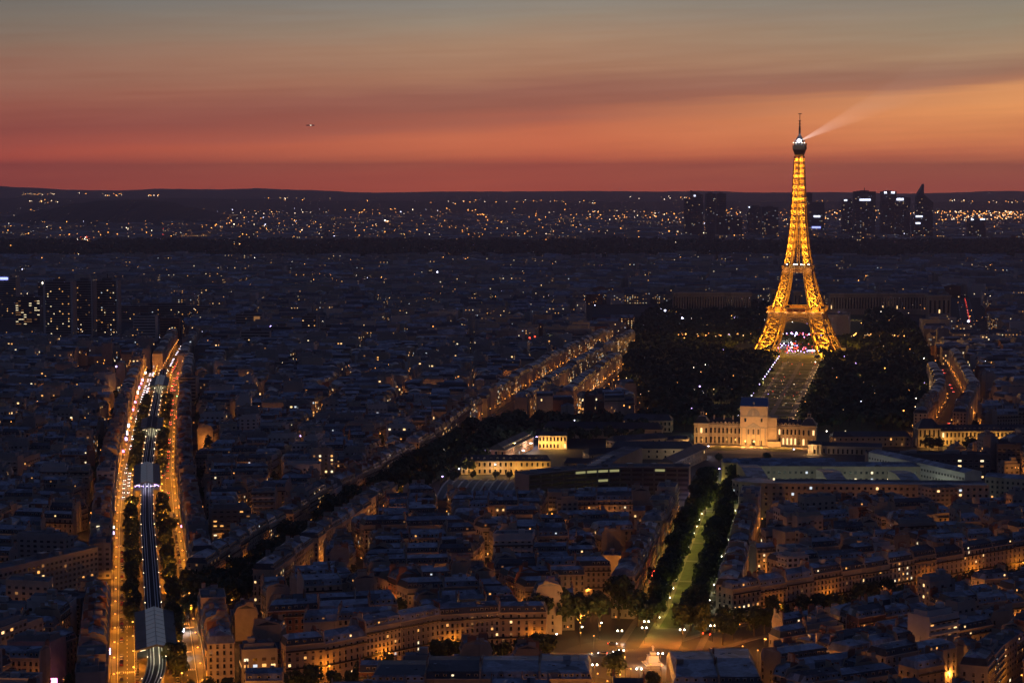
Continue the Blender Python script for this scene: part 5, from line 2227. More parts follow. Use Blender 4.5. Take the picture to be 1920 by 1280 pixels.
# ------------------------------------------------------------------ high-rises
def towerblk(px0, px1, ytop, ybase, depth, label, m='grey_render', lit=.12, nb=None, floors=None, name='tower_block', group='residential towers on the left', win=(1.6, 1.8), lits=LITS, cap=46, D=None, rot=0.0, stripe=None, sign=None, spire=None, slant=None):
    x0, y = G(px0, ybase)
    x1, _ = G(px1, ybase)
    h = HC - (ytop - 334) / F * y * 1.0
    w = x1 - x0
    c = ((x0 + x1) / 2, y + depth / 2)
    t0 = empty(name, (c[0], c[1], 0), label, 'tower block', group)
    b = MB()
    q = rect(c, w, depth, rot)
    if slant:
        k = len(b.v)
        hs = [h - slant[0], h - slant[1], h - slant[1], h - slant[0]]
        b.v += [(*p, 0) for p in q] + [(*p, z) for p, z in zip(q, hs)]
        for i in range(4):
            j = (i + 1) % 4
            b.f.append((k + i, k + j, k + 4 + j, k + 4 + i))
            b.m.append(m)
        b.f.append((k + 4, k + 5, k + 6, k + 7))
        b.m.append('flat_roof')
    else:
        b.prism(q, 0, h, m, 'flat_roof')
    if stripe:
        for e in stripe:
            p = rotpts([(w * e, -depth / 2 - .4)], c, rot)[0]
            b.box((*p, 0), (w * .07, .9, h + 1), rot, 'white_render')
    b.build('wall', t0)
    if not slant:
        b = MB()
        b.box((c[0], c[1], h), (w * .4, depth * .4, 4), rot, 'dark_concrete')
        b.box((c[0] - w * .3, c[1], h), (w * .12, depth * .2, 2.5), rot, 'steel')
        if spire:
            b.bar((c[0], c[1], h), (c[0], c[1], h + spire), 1.2 if y < 5000 else (6 if spire > 20 else 2.5), 'iron')
        b.build('roof_plant', t0)
    rr = random.Random(int(px0 * 3 + ytop))
    nb = nb or max(3, int(w / 4))
    floors = floors or int(h / 3.6)
    n = 0
    slots = [(i, f) for i in range(nb) for f in range(1, floors - 1)]
    rr.shuffle(slots)
    lo = min(h - (max(slant) if slant else 0), h)
    for i, f in slots[:int(min(cap, len(slots) * lit))]:
        u = -w / 2 + w * (i + .5) / nb
        z = lo * f / floors
        p = rotpts([(u, -depth / 2)], c, rot)[0]
        opening(t0, (*p, z), win[0], win[1], rot + pi, T['win', rr.choice(lits)].m[0], frame='dark_concrete')
    # floor lines, as one facade grid
    b = MB()
    for f in range(1, floors):
        z = lo * f / floors
        a, c_ = rotpts([(-w / 2 + .6, -depth / 2 - .1), (w / 2 - .6, -depth / 2 - .1)], c, rot)
        b.bar((*a, z + 1.9), (*c_, z + 1.9), .3, 'tinted_glass', 1.5 if lo / floors > 3.2 else 1)
    b.build('glazing_bands', t0)
    if sign:
        for (su, sz, sw, sh, sm) in sign:
            b = MB()
            p = rotpts([(su * w, -depth / 2 - .8)], c, rot)[0]
            b.box((*p, h - sz), (sw, 1.2, sh), rot, sm)
            b.build('sign_or_glow_panel', t0)
    return t0


# left quarter by the river
towerblk(-12, 31, 521, 600, 30, 'grey office tower with a violet lit sign at its top, at the left frame edge', 'concrete', .08, sign=[(-.15, 2.5, 24, 4, 'blue_sign')])
towerblk(30, 75, 556, 612, 26, 'low office slab with strips of yellow-green light behind the leftmost trees', 'dark_concrete', .4, lits=['dim', 'pale'], win=(4, 1), cap=36)
towerblk(72, 90, 530, 605, 24, 'slim dark tower with a white lit top corner beside the first residential tower', 'dark_concrete', .15, sign=[(.2, 1.5, 7, 3, 'lamp_white')])
towerblk(83, 138, 528, 640, 26, 'first wide residential tower from the left with a pale edge strip', 'grey_render', .16, stripe=(-.47, .46), cap=60)
towerblk(139, 176, 526, 632, 26, 'second wide residential tower with a pale right edge strip', 'grey_render', .15, stripe=(.43,), cap=50)
towerblk(178, 222, 526, 628, 26, 'third residential tower with scattered amber windows and a dark mast', 'grey_render', .18, stripe=(.47,), cap=50, spire=10)
towerblk(250, 292, 592, 640, 22, 'stepped white-banded block right of the three residential towers', 'white_render', .05, floors=9, group='residential blocks on the left', cap=12)
towerblk(225, 400, 573, 602, 18, 'very long low slab with many floor lines behind the stepped block', 'grey_render', .12, nb=50, floors=7, group='residential blocks on the left', cap=60)
towerblk(300, 336, 596, 634, 20, 'brown mid-rise block with one bright column of windows', 'brick', .1, group='residential blocks on the left')
towerblk(442, 492, 588, 632, 24, 'blue grey cube block with a brightly floodlit right side', 'concrete', .05, group='mid-rise blocks beyond the boulevard', sign=[(.3, 12, 9, 8, 'lit_dim')])  # glowing panel stands in for the floodlit right side
towerblk(452, 506, 621, 660, 18, 'long grey slab under the floodlit cube, regular windows', 'concrete', .12, group='mid-rise blocks beyond the boulevard')
towerblk(376, 447, 634, 668, 16, 'balconied slab stretching left of the long grey slab', 'pale_stone', .1, group='mid-rise blocks beyond the boulevard')
towerblk(507, 548, 612, 650, 20, 'dark block with a bright violet lamp on its roof', 'dark_concrete', .25, group='mid-rise blocks beyond the boulevard')
towerblk(566, 598, 592, 644, 18, 'narrow block with a pale floodlit right edge and amber top floor', 'grey_render', .2, stripe=(.4,), group='mid-rise blocks beyond the boulevard')  # white strip stands in for the floodlit edge
towerblk(600, 636, 614, 642, 20, 'low block with warm lit curved storeys right of the narrow block', 'pale_stone', .3, group='mid-rise blocks beyond the boulevard')
towerblk(1012, 1052, 632, 668, 18, 'office block with a bright white column of lit windows', 'concrete', .2, group='mid-rise blocks beyond the boulevard', lits=['pale', 'cool'], cap=30, sign=[(.02, 14, 3.4, 17, 'lit_office'), (.32, 14, 2.6, 17, 'lamp_white')])
towerblk(1060, 1110, 630, 662, 18, 'white-balconied block just right of the office with the white lit column', 'white_render', .1, group='mid-rise blocks beyond the boulevard')
towerblk(866, 890, 632, 664, 16, 'dark slim block with a yellow stack of lit windows', 'dark_concrete', .25, group='mid-rise blocks beyond the boulevard', lits=['pale', 'warm'])
towerblk(510, 552, 678, 716, 18, 'plain blank-sided block in the middle of the left quarter', 'concrete', .05, group='mid-rise blocks beyond the boulevard')
towerblk(560, 616, 676, 716, 20, 'pair of angular blocks with pale sloping roof edges', 'grey_render', .12, group='mid-rise blocks beyond the boulevard')
towerblk(664, 700, 690, 728, 18, 'brown block with a pale parapet in the centre left', 'brick', .08, group='mid-rise blocks beyond the boulevard')
towerblk(336, 368, 708, 760, 20, 'blank pale gable block beside the right side of the boulevard', 'concrete', .02, group='mid-rise blocks beyond the boulevard')
# wings of the hilltop palace behind the lattice tower
def chaillot(px0, px1, ytop, yb, label, n):
    x0, y = G(px0, yb)
    x1, _ = G(px1, yb)
    h = HC - (ytop - 334) / F * y
    c = ((x0 + x1) / 2, y + 10)
    t0 = empty('colonnaded_palace_wing', (c[0], c[1], 0), label, 'palace', 'palace wings behind the lattice tower')
    b = MB()
    b.prism(rect(c, x1 - x0, 20, 0), 0, h, 'stone', 'flat_roof')
    b.prism(rect((c[0], c[1]), x1 - x0 + 3, 23, 0), h, h + 2.5, 'pale_stone', 'flat_roof', True)
    b.build('wall', t0)
    for i in range(n):
        u = x0 + (x1 - x0) * (i + .5) / n
        opening(t0, (u, c[1] - 10, h * .3), (x1 - x0) / n * .42, h * .55, pi, 'glass', frame='stone')
        if R.random() < .08:
            opening(t0, (u, c[1] - 10.4, h * .3), (x1 - x0) / n * .3, h * .15, pi, 'lit_warm', frame='stone')
    return t0


w1 = chaillot(1262, 1408, 550, 590, 'long dim colonnaded wing stretching left behind the lattice tower', 30)
w2 = chaillot(1446, 1474, 544, 592, 'amber-lit end pavilion seen just left of the lattice tower', 4)
w3 = chaillot(1488, 1502, 548, 588, 'narrow pavilion seen between the upper legs of the lattice tower', 2)
w4 = chaillot(1556, 1738, 552, 590, 'long dim colonnaded wing stretching right behind the lattice tower', 34)
w5 = chaillot(1740, 1782, 556, 600, 'square end pavilion closing the right palace wing', 5)
light('palace_floodlight', (G(1460, 600)[0], G(1460, 600)[1] - 30, 14), 22000, (1, .5, .2), 1, w2)
x_, y_ = G(1360, 598)
light('palace_floodlight', (x_, y_ - 25, 10), 4050, (1, .5, .2), 1, w1)
x_, y_ = G(1500, 598)
light('palace_floodlight', (x_, y_ - 20, 8), 3150, (1, .5, .2), 1, w3)
x_, y_ = G(1760, 606)
light('palace_floodlight', (x_, y_ - 25, 8), 2700, (1, .5, .2), 1, w5)
x_, y_ = G(1600, 598)
light('palace_floodlight', (x_, y_ - 25, 8), 3150, (1, .6, .3), 1, w4)
# white slab beside the tower (museum by the river)
simple_block('museum_building', 'pale box building with a slanting row of white lamps, right of the tower legs', 'building', (G(1568, 625)[0], G(1568, 625)[1]), 40, 60, -.2, 30, 'pale_stone')
# business district on the horizon
DF = 'glass skyscrapers of the business district on the horizon'


def sky(px0, px1, ytop, label, **k):
    k.setdefault('lit', .06)
    k.setdefault('cap', 22)
    k.setdefault('m', 'dark_concrete')
    k.setdefault('win', (3.4, 2.4))
    k.setdefault('floors', 26)
    k.setdefault('nb', 8)
    return towerblk(px0, px1, ytop, 446 + R.uniform(-3, 6), 40, label, name='skyscraper', group=DF, lits=['pale', 'warm', 'cool', 'dim'], **k)


sky(1283, 1301, 374, 'low square skyscraper at the far left of the distant cluster')
sky(1295, 1318, 357, 'skyscraper with a slanting pointed top, left end of the distant cluster', slant=(0, 18), sign=[(-.2, 24, 7, 6, 'cool_sign')])
sky(1323, 1341, 363, 'left one of the twin round-shouldered skyscrapers')
sky(1343, 1361, 363, 'right one of the twin round-shouldered skyscrapers')
sky(1347, 1392, 407, 'wide low block in front of the twin skyscrapers')
sky(1402, 1432, 387, 'boxy skyscraper with a white point of light at its top left', sign=[(-.42, 5, 5, 5, 'cool_sign')])
sky(1428, 1459, 388, 'blocky skyscraper with amber upper windows, left of the lattice tower', lit=.14)
sky(1511, 1522, 362, 'thin dark skyscraper touching the right edge of the lattice tower')
sky(1520, 1545, 379, 'skyscraper with two stacked cool white signs, right of the lattice tower', sign=[(-.05, 60, 26, 7, 'cool_sign'), (-.12, 104, 38, 7, 'blue_sign')])
sky(1580, 1603, 374, 'skyscraper with a small white sign at its top left, beside the broadest one', sign=[(-.3, 6, 12, 6, 'cool_sign')], lit=.12)
sky(1601, 1641, 359, 'broadest skyscraper, flat topped with a mast and long white sign', sign=[(0, 35, 42, 7, 'cool_sign')], spire=14, lit=.16, cap=40)
sky(1652, 1680, 359, 'skyscraper with two lights on a rounded top', sign=[(-.25, 8, 10, 8, 'cool_sign'), (.25, 8, 14, 8, 'cool_sign')])
sky(1676, 1706, 370, 'skyscraper with a bright white sign and a string of amber windows down its right side', sign=[(-.15, 12, 28, 9, 'cool_sign')], lit=.12)
sky(1718, 1731, 345, 'pointed slant-topped skyscraper, tallest of the distant cluster', slant=(46, 0))
sky(1730, 1749, 363, 'slant-shouldered skyscraper joined to the spired one', slant=(0, 34))
sky(1712, 1747, 403, 'white-signed block at the foot of the spired skyscraper', sign=[(-.2, 8, 26, 6, 'cool_sign'), (-.25, 34, 18, 6, 'cool_sign')], lit=.1)
sky(1816, 1848, 411, 'two-signed low tower standing alone at the far right', sign=[(-.3, 3, 10, 5, 'cool_sign'), (.3, 2, 18, 5, 'cool_sign')])
HAZE = 6e-5
# ------------------------------------------------------------------ raised railway
DECK = 7.4
vd0, vd1 = yat(BLV, 850), yat(BLV, 2440)
via = empty('railway_viaduct', (*BLV.at(vd0)[0], 0), 'dark raised railway viaduct with four bright rails down the middle of the boulevard', 'viaduct')
b = MB()
n = int((vd1 - vd0) / 12)


def bow(d):
    """the curve at the near end swings left below the first station"""
    y = BLV.at(d)[0][1]
    return -((958 - y) / 100) ** 2 * 14 if y < 958 else 0.0


def VP(d, off):
    return BLV.at(d, off + bow(d))[0]


def vribbon(mb, o0, o1, z, m, d0=vd0, d1=vd1, thick=0):
    n_ = int((d1 - d0) / 10)
    for i in range(n_):
        a, c = d0 + (d1 - d0) * i / n_, d0 + (d1 - d0) * (i + 1) / n_
        p0, p1, q1, q0 = VP(a, o0), VP(a, o1), VP(c, o1), VP(c, o0)
        mb.poly([(*p0, z), (*p1, z), (*q1, z), (*q0, z)], m)
        if thick:
            mb.poly([(*p1, z - thick), (*q1, z - thick), (*q1, z), (*p1, z)], m)
            mb.poly([(*q0, z - thick), (*p0, z - thick), (*p0, z), (*q0, z)], m)
            mb.poly([(*q0, z - thick), (*q1, z - thick), (*p1, z - thick), (*p0, z - thick)], m)


vribbon(b, -4.1, 4.1, DECK, 'track_bed', thick=1.1)
b.build('deck', via)
b = MB()
for sg in (-1, 1):
    vribbon(b, sg * 4.3 - .2, sg * 4.3 + .2, DECK + .85, 'steel', thick=1.9)
b.build('parapet', via)
for off in (-2.75, -1.3, 1.3, 2.75):
    b = MB()
    vribbon(b, off - .2, off + .2, DECK + .2, 'rail_steel', thick=.18)
    b.build('rail', via)
for i in range(0, int((vd1 - vd0) / 25)):
    d = vd0 + 10 + i * 25
    if BLV.at(d)[0][1] > 1900:
        break
    b = MB()
    for off in (-3.3, 3.3):
        p = VP(d, off)
        b.lathe((*p, 0), [(.75, 0), (.75, .6), (.5, .8), (.45, 5.6), (.8, 6.3)], 8, 'concrete')
    a, c = VP(d, -3.6), VP(d, 3.6)
    b.bar((*a, 6.25), (*c, 6.25), .7, 'concrete', .3)
    b.build('pier', via)
b = MB()
d = vd0 + 20
while d < vd1:
    for off in (-4.3, 4.3):
        p = VP(d, off)
        b.bar((*p, DECK), (*p, DECK + 2.4), .1, 'iron')
        b.ball((*p, DECK + 2.5), .26 if d < 900 else .4, 'white_far')
    d += 42
b.build('track_lamp', via)
STN = [(958, 1046, 'nearest glass-roofed station on the raised railway, lit platform mouth facing the bottom', 'lit_pale', 1),
       (1482, 1590, 'second raised station with violet lamps along its canopy edge', 'violet', 1),
       (1812, 1902, 'third raised station with a dark gabled roof', 'lit_pale', 0),
       (2190, 2300, 'farthest raised station with a lit greenish gable', 'lit_office', 1)]
for y0, y1, lab, lm, gl in STN:
    d0, d1 = yat(BLV, y0), yat(BLV, y1)
    st = empty('metro_station', (*BLV.at(d0)[0], 0), lab, 'station', 'raised railway stations')
    L_ = int((d1 - d0) / 9)
    hw_ = 10.0
    b = MB()
    bg_ = MB()
    for i in range(L_):
        a, c = d0 + (d1 - d0) * i / L_, d0 + (d1 - d0) * (i + 1) / L_
        for o0, z0, o1, z1, m, mb in ((-hw_, 11.4, -4.6, 12.6, 'slate', b), (hw_, 11.4, 4.6, 12.6, 'slate', b), (-4.6, 12.6, 0, 14.2, 'lit_glazing' if gl else 'dark_roof', bg_), (4.6, 12.6, 0, 14.2, 'lit_glazing' if gl else 'dark_roof', bg_)):
            p0, p1, q1, q0 = VP(a, o0), VP(a, o1), VP(c, o1), VP(c, o0)
            mb.poly([(*p0, z0), (*p1, z1), (*q1, z1), (*q0, z0)], m)
            mb.poly([(*p0, z0 - .3), (*p1, z1 - .3), (*q1, z1 - .3), (*q0, z0 - .3)], m)
        if gl:
            bg_.bar((*VP(a, -4.6), 12.68), (*VP(a, 0), 14.28), .14, 'steel')
            bg_.bar((*VP(a, 4.6), 12.68), (*VP(a, 0), 14.28), .14, 'steel')
    # fascia of the near gable
    for o0, z0, o1, z1 in ((-hw_, 11.3, 0, 14.1), (0, 14.1, hw_, 11.3)):
        b.bar((*VP(d0 - .3, o0), z0), (*VP(d0 - .3, o1), z1), .5, 'tinted_glass', .9)
    b.bar((*VP(d0, 0), 14.35), (*VP(d1, 0), 14.35), .35, 'steel', .3)
    b.build('roof', st)
    bg_.build('roof_glazing', st)
    b = MB()
    for sg in (-1, 1):
        for i in range(L_):
            a, c = d0 + (d1 - d0) * i / L_, d0 + (d1 - d0) * (i + 1) / L_
            p, q = VP(a, sg * (hw_ - .5)), VP(c, sg * (hw_ - .5))
            b.bar((*p, 9.4), (*q, 9.4), .25, 'white_render', 4.0)
            b.bar((*p, 0), (*p, 7.4), .5, 'concrete')
        vribbon(b, sg * 4.6 if sg > 0 else -(hw_ - .6), (hw_ - .6) if sg > 0 else -4.6, DECK + .95, 'pavement', d0, d1, .5)
    b.build('platform', st)
    b = MB()
    for sg in (-1, 1):
        b.bar((*VP(d0 - .6, sg * 7.8), 11.6), (*VP(d0 - .6, sg * 5.2), 12.1), .3, lm, .35)
    if lm == 'violet':
        for k in range(7):
            b.ball((*VP(d0 - .7, -8.4 + k * 2.8), 11.0), .45, 'violet')
    b.build('canopy_lamp', st)
    for k in range(4):
        light('station_light', (*VP(d0 + 4 + k * 18, 0), 11.0), 1100, (1, .85, .5) if lm != 'violet' else (.8, .75, 1), .5, st)
    light('station_light', (*VP(d0 - 7, 0), 10.5), 420, (1, .85, .5) if lm != 'violet' else (.7, .65, 1), .5, st)

# ------------------------------------------------------------------ trees
def crown_mesh(seed, n=900, sz=.62):
    rr = random.Random(seed)
    mb = MB()
    lobes = []
    for i in range(9):
        a, r_ = rr.random() * 2 * pi, rr.uniform(.8, 2.9)
        lobes.append((r_ * cos(a), r_ * sin(a), rr.uniform(4.4, 9.8), rr.uniform(1.5, 2.6)))
    lobes.append((0, 0, 8.6, 2.9))
    for i in range(n):
        cx_, cy_, cz, r_ = rr.choice(lobes)
        a, e = rr.random() * 2 * pi, rr.uniform(-1, 1)
        ce = sqrt(1 - e * e)
        rad = r_ * rr.uniform(.7, 1.08)
        c = Vector((cx_ + rad * ce * cos(a), cy_ + rad * ce * sin(a), cz + rad * e))
        if c.z < 3:
            continue
        nn = Vector((ce * cos(a) + rr.uniform(-.7, .7), ce * sin(a) + rr.uniform(-.7, .7), e + rr.uniform(-.5, .8))).normalized()
        s_ = sz * rr.uniform(.6, 1.3)
        t0 = nn.orthogonal().normalized() * s_
        t1 = nn.cross(t0) * rr.uniform(.6, 1)
        mb.poly([tuple(c + t0), tuple(c + t1), tuple(c - t0), tuple(c - t1)], 'foliage')
    return mb.mesh('crown')


def trunk_mesh(seed):
    rr = random.Random(seed)
    mb = MB()
    mb.lathe((0, 0, 0), [(.42, 0), (.3, .6), (.26, 4.2), (.15, 6.5), (.05, 8.8)], 7, 'bark')
    for i in range(6):
        a = rr.random() * 6.28
        z = rr.uniform(3, 5)
        mb.bar((0, 0, z), (2.4 * cos(a), 2.4 * sin(a), z + rr.uniform(2, 3.5)), .14, 'bark')
    return mb.mesh('trunk')


CRN = [crown_mesh(i) for i in range(5)]
TRK = [trunk_mesh(i) for i in range(3)]
NTREE = [0]


TQ = []


def tree(x, y, s_, label, group):
    if inframe(x, y, 60):
        TQ.append((y / s_ ** .5, x, y, s_ * 1.28, label, group))


def put_tree(x, y, s_, label, group):
    NTREE[0] += 1
    t0 = bpy.data.objects.new('plane_tree', None)
    COL.objects.link(t0)
    t0.location = (x, y, 0)
    t0.scale = (s_, s_, s_ * R.uniform(.9, 1.12))
    t0.rotation_euler = (0, 0, R.random() * 6.28)
    tag(t0, label, 'tree', group)
    for nm, me in (('crown', R.choice(CRN)), ('trunk', R.choice(TRK))):
        o_ = bpy.data.objects.new(nm, me)
        COL.objects.link(o_)
        o_.parent = t0


def treerow(path, off, d0, d1, step, s_, desc, group, drop=.08, jit=1.2):
    k = 0
    d = d0
    while d < d1:
        if R.random() > drop:
            p, _ = path.at(d + R.uniform(-jit, jit), off + R.uniform(-jit, jit) * .6)
            if inframe(p[0], p[1], 60):
                k += 1
                tree(p[0], p[1], s_ * R.uniform(.72, 1.25), 'dark plane tree, %s %s' % (nth(k), desc), group)
        d += step


gB = 'plane trees along the boulevard'
treerow(BLV, -10.8, yat(BLV, 1052), yat(BLV, 1460), 10.5, .78, 'from the nearest station on the left of the viaduct', gB)
treerow(BLV, 10.8, yat(BLV, 940), yat(BLV, 1460), 10.5, .78, 'from the frame bottom on the right of the viaduct', gB)
treerow(BLV, -10.8, yat(BLV, 1600), yat(BLV, 2150), 13, .8, 'beyond the second station on the left of the viaduct', gB)
treerow(BLV, 10.8, yat(BLV, 1600), yat(BLV, 2150), 13, .8, 'beyond the second station on the right of the viaduct', gB)
gS = 'plane trees along the oblique avenue'
treerow(SUF, -8.5, 14, yat(SUF, 1900), 9.5, 1.08, 'up the left row of the oblique avenue', gS)
treerow(SUF, 8.5, 14, yat(SUF, 1900), 10.5, 1.0, 'up the right row of the oblique avenue', gS)
gX = 'plane trees of the green-lit avenue'
treerow(SAX, -11, 44, SAX.len - 60, 9.2, 1.15, 'up the left row of the green-lit avenue', gX, .1, 2.4)
treerow(SAX, 11, 44, SAX.len - 60, 9.2, 1.15, 'up the right row of the green-lit avenue', gX, .1, 2.4)
treerow(BRE, 9, 52, BRE.len, 9, .95, 'from the roundabout on the near side of the right-hand avenue', 'trees of the right-hand avenue')
treerow(BRE, -9, 56, 200, 11, .85, 'from the roundabout on the far side of the right-hand avenue', 'trees of the right-hand avenue', .3)
treerow(LFT, -8.5, 50, LFT.len, 8, .85, 'from the roundabout on the near side of the left-hand street', 'trees of the left-hand street')
gR = 'big trees around the roundabout'
for px, py, s_, lab in ((1155, 1278, 1.1, 'bushy dark tree at the bottom edge just left of the fountain statue'), (1226, 1300, .75, 'tree at the bottom edge right below the fountain statue'), (1010, 1190, 1.5, 'leftmost of the big trees above the roundabout'),
                        (1050, 1184, 1.55, 'second big tree above the roundabout from the left'), (1088, 1180, 1.4, 'third big tree above the roundabout from the left'), (1124, 1182, 1.45, 'fourth big tree above the roundabout, beside the lit leaves'), (1160, 1162, 1.6, 'large crown against the facade at the foot of the green-lit avenue'),
                        (1196, 1174, 1.3, 'tree left of the start of the green strip'), (1280, 1190, 1.25, 'tree right of the start of the green strip'), (1318, 1188, 1.2, 'tree beside the red traffic light right of the roundabout'), (982, 1200, 1.25, 'small tree at the left end of the big trees above the roundabout')):
    tree(*G(px, py), s_, lab, gR)
for px, py, s_, lab in ((352, 1128, 1.25, 'huge dark crown at the left of the clump where the oblique avenue starts'), (372, 1138, 1.2, 'front crown of the clump where the oblique avenue starts'), (392, 1124, 1.2, 'right crown of the clump where the oblique avenue starts'), (365, 1108, 1.15, 'rear left crown of the clump where the oblique avenue starts'), (398, 1104, 1.0, 'rear right crown of the clump where the oblique avenue starts'),
                        (325, 1180, .95, 'tree right of the nearest station roof'), (318, 1262, 1.1, 'broad tree right of the lit station mouth'), (246, 1172, .9, 'tree left of the nearest station roof'), (244, 1132, .9, 'big crown left of the rails above the nearest station'), (322, 1000, .8, 'round tree against the right-hand facades, second quarter of the boulevard')):
    tree(*G(px, py), s_, lab, 'big single trees of the boulevard')
for px, py, s_, lab in ((1655, 1062, 1.1, 'left tree of the dark courtyard clump right of the lit facade'), (1690, 1052, 1.15, 'middle tree of the dark courtyard clump right of the lit facade'), (1720, 1040, 1.1, 'right tree of the dark courtyard clump right of the lit facade'), (1668, 1160, 1.0, 'round tree by the orange-lit yard at the right'), (1820, 850, 1.1, 'round dark tree standing before the yellow-lit long range'), (1742, 848, 1.1, 'tree left of the corner pavilion of the yellow range'), (1760, 846, .9, 'smaller tree by the corner pavilion of the yellow range'),
                        (18, 1040, 1.1, 'dark tree at the left edge by the lit court'), (8, 1058, 1.1, 'lower dark tree at the left edge by the lit court'), (1322, 965, 1.1, 'tree beside the white pillar at the top of the green-lit avenue'), (1340, 952, 1.1, 'second tree beside the white pillar at the top of the green-lit avenue'), (1348, 868, .6, 'left small tree on the dark forecourt'), (1438, 866, .6, 'right small tree on the dark forecourt')):
    tree(*G(px, py), s_, lab, 'single trees among the buildings')
for k, px in enumerate((887, 930, 955, 1000)):
    tree(*G(px, 899), .5, 'small tree in front of the amber-lit barracks, %s from the left' % nth(k + 1), 'court trees before the barracks')
TQ.sort(key=lambda q: q[0])
for q in TQ[:296]:
    put_tree(*q[1:])
at_ = MB()
for q in TQ[296:]:
    rt = random.Random(int(q[1] * 10))
    x, y, s_ = q[1:4]
    at_.bar((x, y, 0), (x, y, 6 * s_), .4, 'bark')
    for k in range(150):
        a, e = rt.random() * 6.283, rt.uniform(-.9, 1)
        ce = sqrt(1 - e * e)
        rad = rt.uniform(.55, 1.05)
        c = Vector((x + 4.6 * s_ * ce * cos(a) * rad, y + 4.6 * s_ * ce * sin(a) * rad, s_ * (7 + 4 * e * rad)))
        nn = Vector((ce * cos(a) + rt.uniform(-.6, .6), ce * sin(a) + rt.uniform(-.6, .6), e + rt.uniform(-.4, .7))).normalized()
        t0 = nn.orthogonal().normalized() * s_ * rt.uniform(.7, 1.3)
        t1 = nn.cross(t0)
        at_.poly([tuple(c + t0), tuple(c + t1), tuple(c - t0), tuple(c - t1)], 'foliage')
tag(at_.build('avenue_trees'), 'dark tree rows of the avenues in the middle distance', 'trees', None, 'stuff')
print('trees', NTREE[0], len(TQ))

# ------------------------------------------------------------------ street lamps
SOD = (1.0, .31, .02)
ORG = (1.0, .29, .018)


def lamp_mesh(h, twin=False, m='sodium', r=.45):
    p, hd = MB(), MB()
    p.lathe((0, 0, 0), [(.16, 0), (.12, 1), (.07, h)], 6, 'iron')
    if twin:
        p.bar((-1.1, 0, h), (1.1, 0, h), .1, 'iron')
        for x in (-1.1, 1.1):
            hd.lathe((x, 0, h - .1), [(.1, 0), (r, .25), (r, .6), (.12, .9)], 8, m)
    else:
        p.bar((0, 0, h), (1.5, 0, h + .3), .1, 'iron')
        hd.lathe((1.5, 0, h - .15), [(.1, 0), (r, .15), (r, .5), (.1, .7)], 8, m)
    return p.mesh('pole'), hd.mesh('lamp_head')


LM = {'sodium': lamp_mesh(8.5), 'twin': lamp_mesh(8, True, 'lamp_white', .42), 'white': lamp_mesh(8, False, 'lamp_white'), 'cool': lamp_mesh(9, False, 'lamp_cool', .55), 'green': lamp_mesh(4.6, False, 'lamp_white', .22), 'bigsod': lamp_mesh(8.5, False, 'sodium', .62), 'violet': lamp_mesh(9, False, 'violet', .75), 'big': lamp_mesh(8, False, 'lamp_white', 1.15)}
NL = [0]
LQ = []


def lamp(x, y, kind, power, col, rz, label, group, h=8.2):
    if inframe(x, y, 40) and not (kind == 'sodium' and hypot(x - PLC[0], y - PLC[1]) < 50):
        LQ.append((y * (.7 if kind not in ('sodium', 'green') else 1), x, y, kind, power, col, rz, label, group, h))


def put_lamp(x, y, kind, power, col, rz, label, group, h):
    NL[0] += 1
    t0 = bpy.data.objects.new('street_lamp', None)
    COL.objects.link(t0)
    t0.location = (x, y, 0)
    t0.rotation_euler = (0, 0, rz)
    tag(t0, label, 'street lamp', group)
    for nm, me in zip(('pole', 'lamp_head'), LM[kind]):
        o_ = bpy.data.objects.new(nm, me)
        COL.objects.link(o_)
        o_.parent = t0
    if kind == 'green':
        h = 4.8
    if power:
        l_ = light('lamp_light', (0, 0, 0), power, col, .3, spot=158 if 'boulevard' in label and 'oblique' not in label else None)
        l_.parent = t0
        l_.location = (1.5 if kind != 'twin' else 0, 0, h - .6)


def lamprow(path, off, d0, d1, step, kind, power, col, desc, group, face, fade=None):
    k = 0
    d = d0
    while d < d1:
        p, a = path.at(d, off)
        if inframe(p[0], p[1], 40):
            k += 1
            f_ = 1.0
            lamp(p[0], p[1], kind, power, col, a - pi / 2 if face > 0 else a + pi / 2, '%s %s' % (nth(k), desc), group)
        d += step


gL = 'orange lamps of the boulevard'
e1 = BLV.len
lamprow(BLV, -21.5, vd0 + 12, e1, 33, 'sodium', 10500, SOD, 'orange lamp from the bottom along the left kerb of the boulevard', gL, 1)
lamprow(BLV, -9.5, vd0 + 24, e1, 33, 'sodium', 9500, SOD, 'orange lamp from the bottom between left road and viaduct', gL, -1)
lamprow(BLV, 9.5, vd0 + 8, e1, 33, 'sodium', 9500, SOD, 'orange lamp from the bottom between viaduct and right road', gL, 1)
lamprow(BLV, 21.5, vd0 + 26, e1, 33, 'sodium', 10500, SOD, 'orange lamp from the bottom along the right kerb of the boulevard', gL, -1)
lamprow(BV2, -7.5, 10, BV2.len, 30, 'sodium', 5000, SOD, 'orange lamp up the left kerb of the far end of the boulevard', gL, 1)
lamprow(BV2, 7.5, 20, BV2.len, 30, 'sodium', 5000, SOD, 'orange lamp up the right kerb of the far end of the boulevard', gL, -1)
gL = 'lamps of the oblique avenue'
lamprow(SUF, -13, 12, yat(SUF, 1900), 46, 'sodium', 900, ORG, 'amber lamp up the left kerb of the oblique avenue', gL, 1)
lamprow(SUF, 13, 30, yat(SUF, 1900), 46, 'sodium', 900, ORG, 'amber lamp up the right kerb of the oblique avenue', gL, -1)
lamprow(SUF, -12, yat(SUF, 1960), SUF.len, 46, 'sodium', 850, ORG, 'orange lamp up the far orange street, left kerb', gL, 1)
lamprow(SUF, 12, yat(SUF, 1970), SUF.len, 46, 'sodium', 850, ORG, 'orange lamp up the far orange street, right kerb', gL, -1)
gL = 'lamps of the green-lit avenue'
GRN = (1.0, .80, .13)
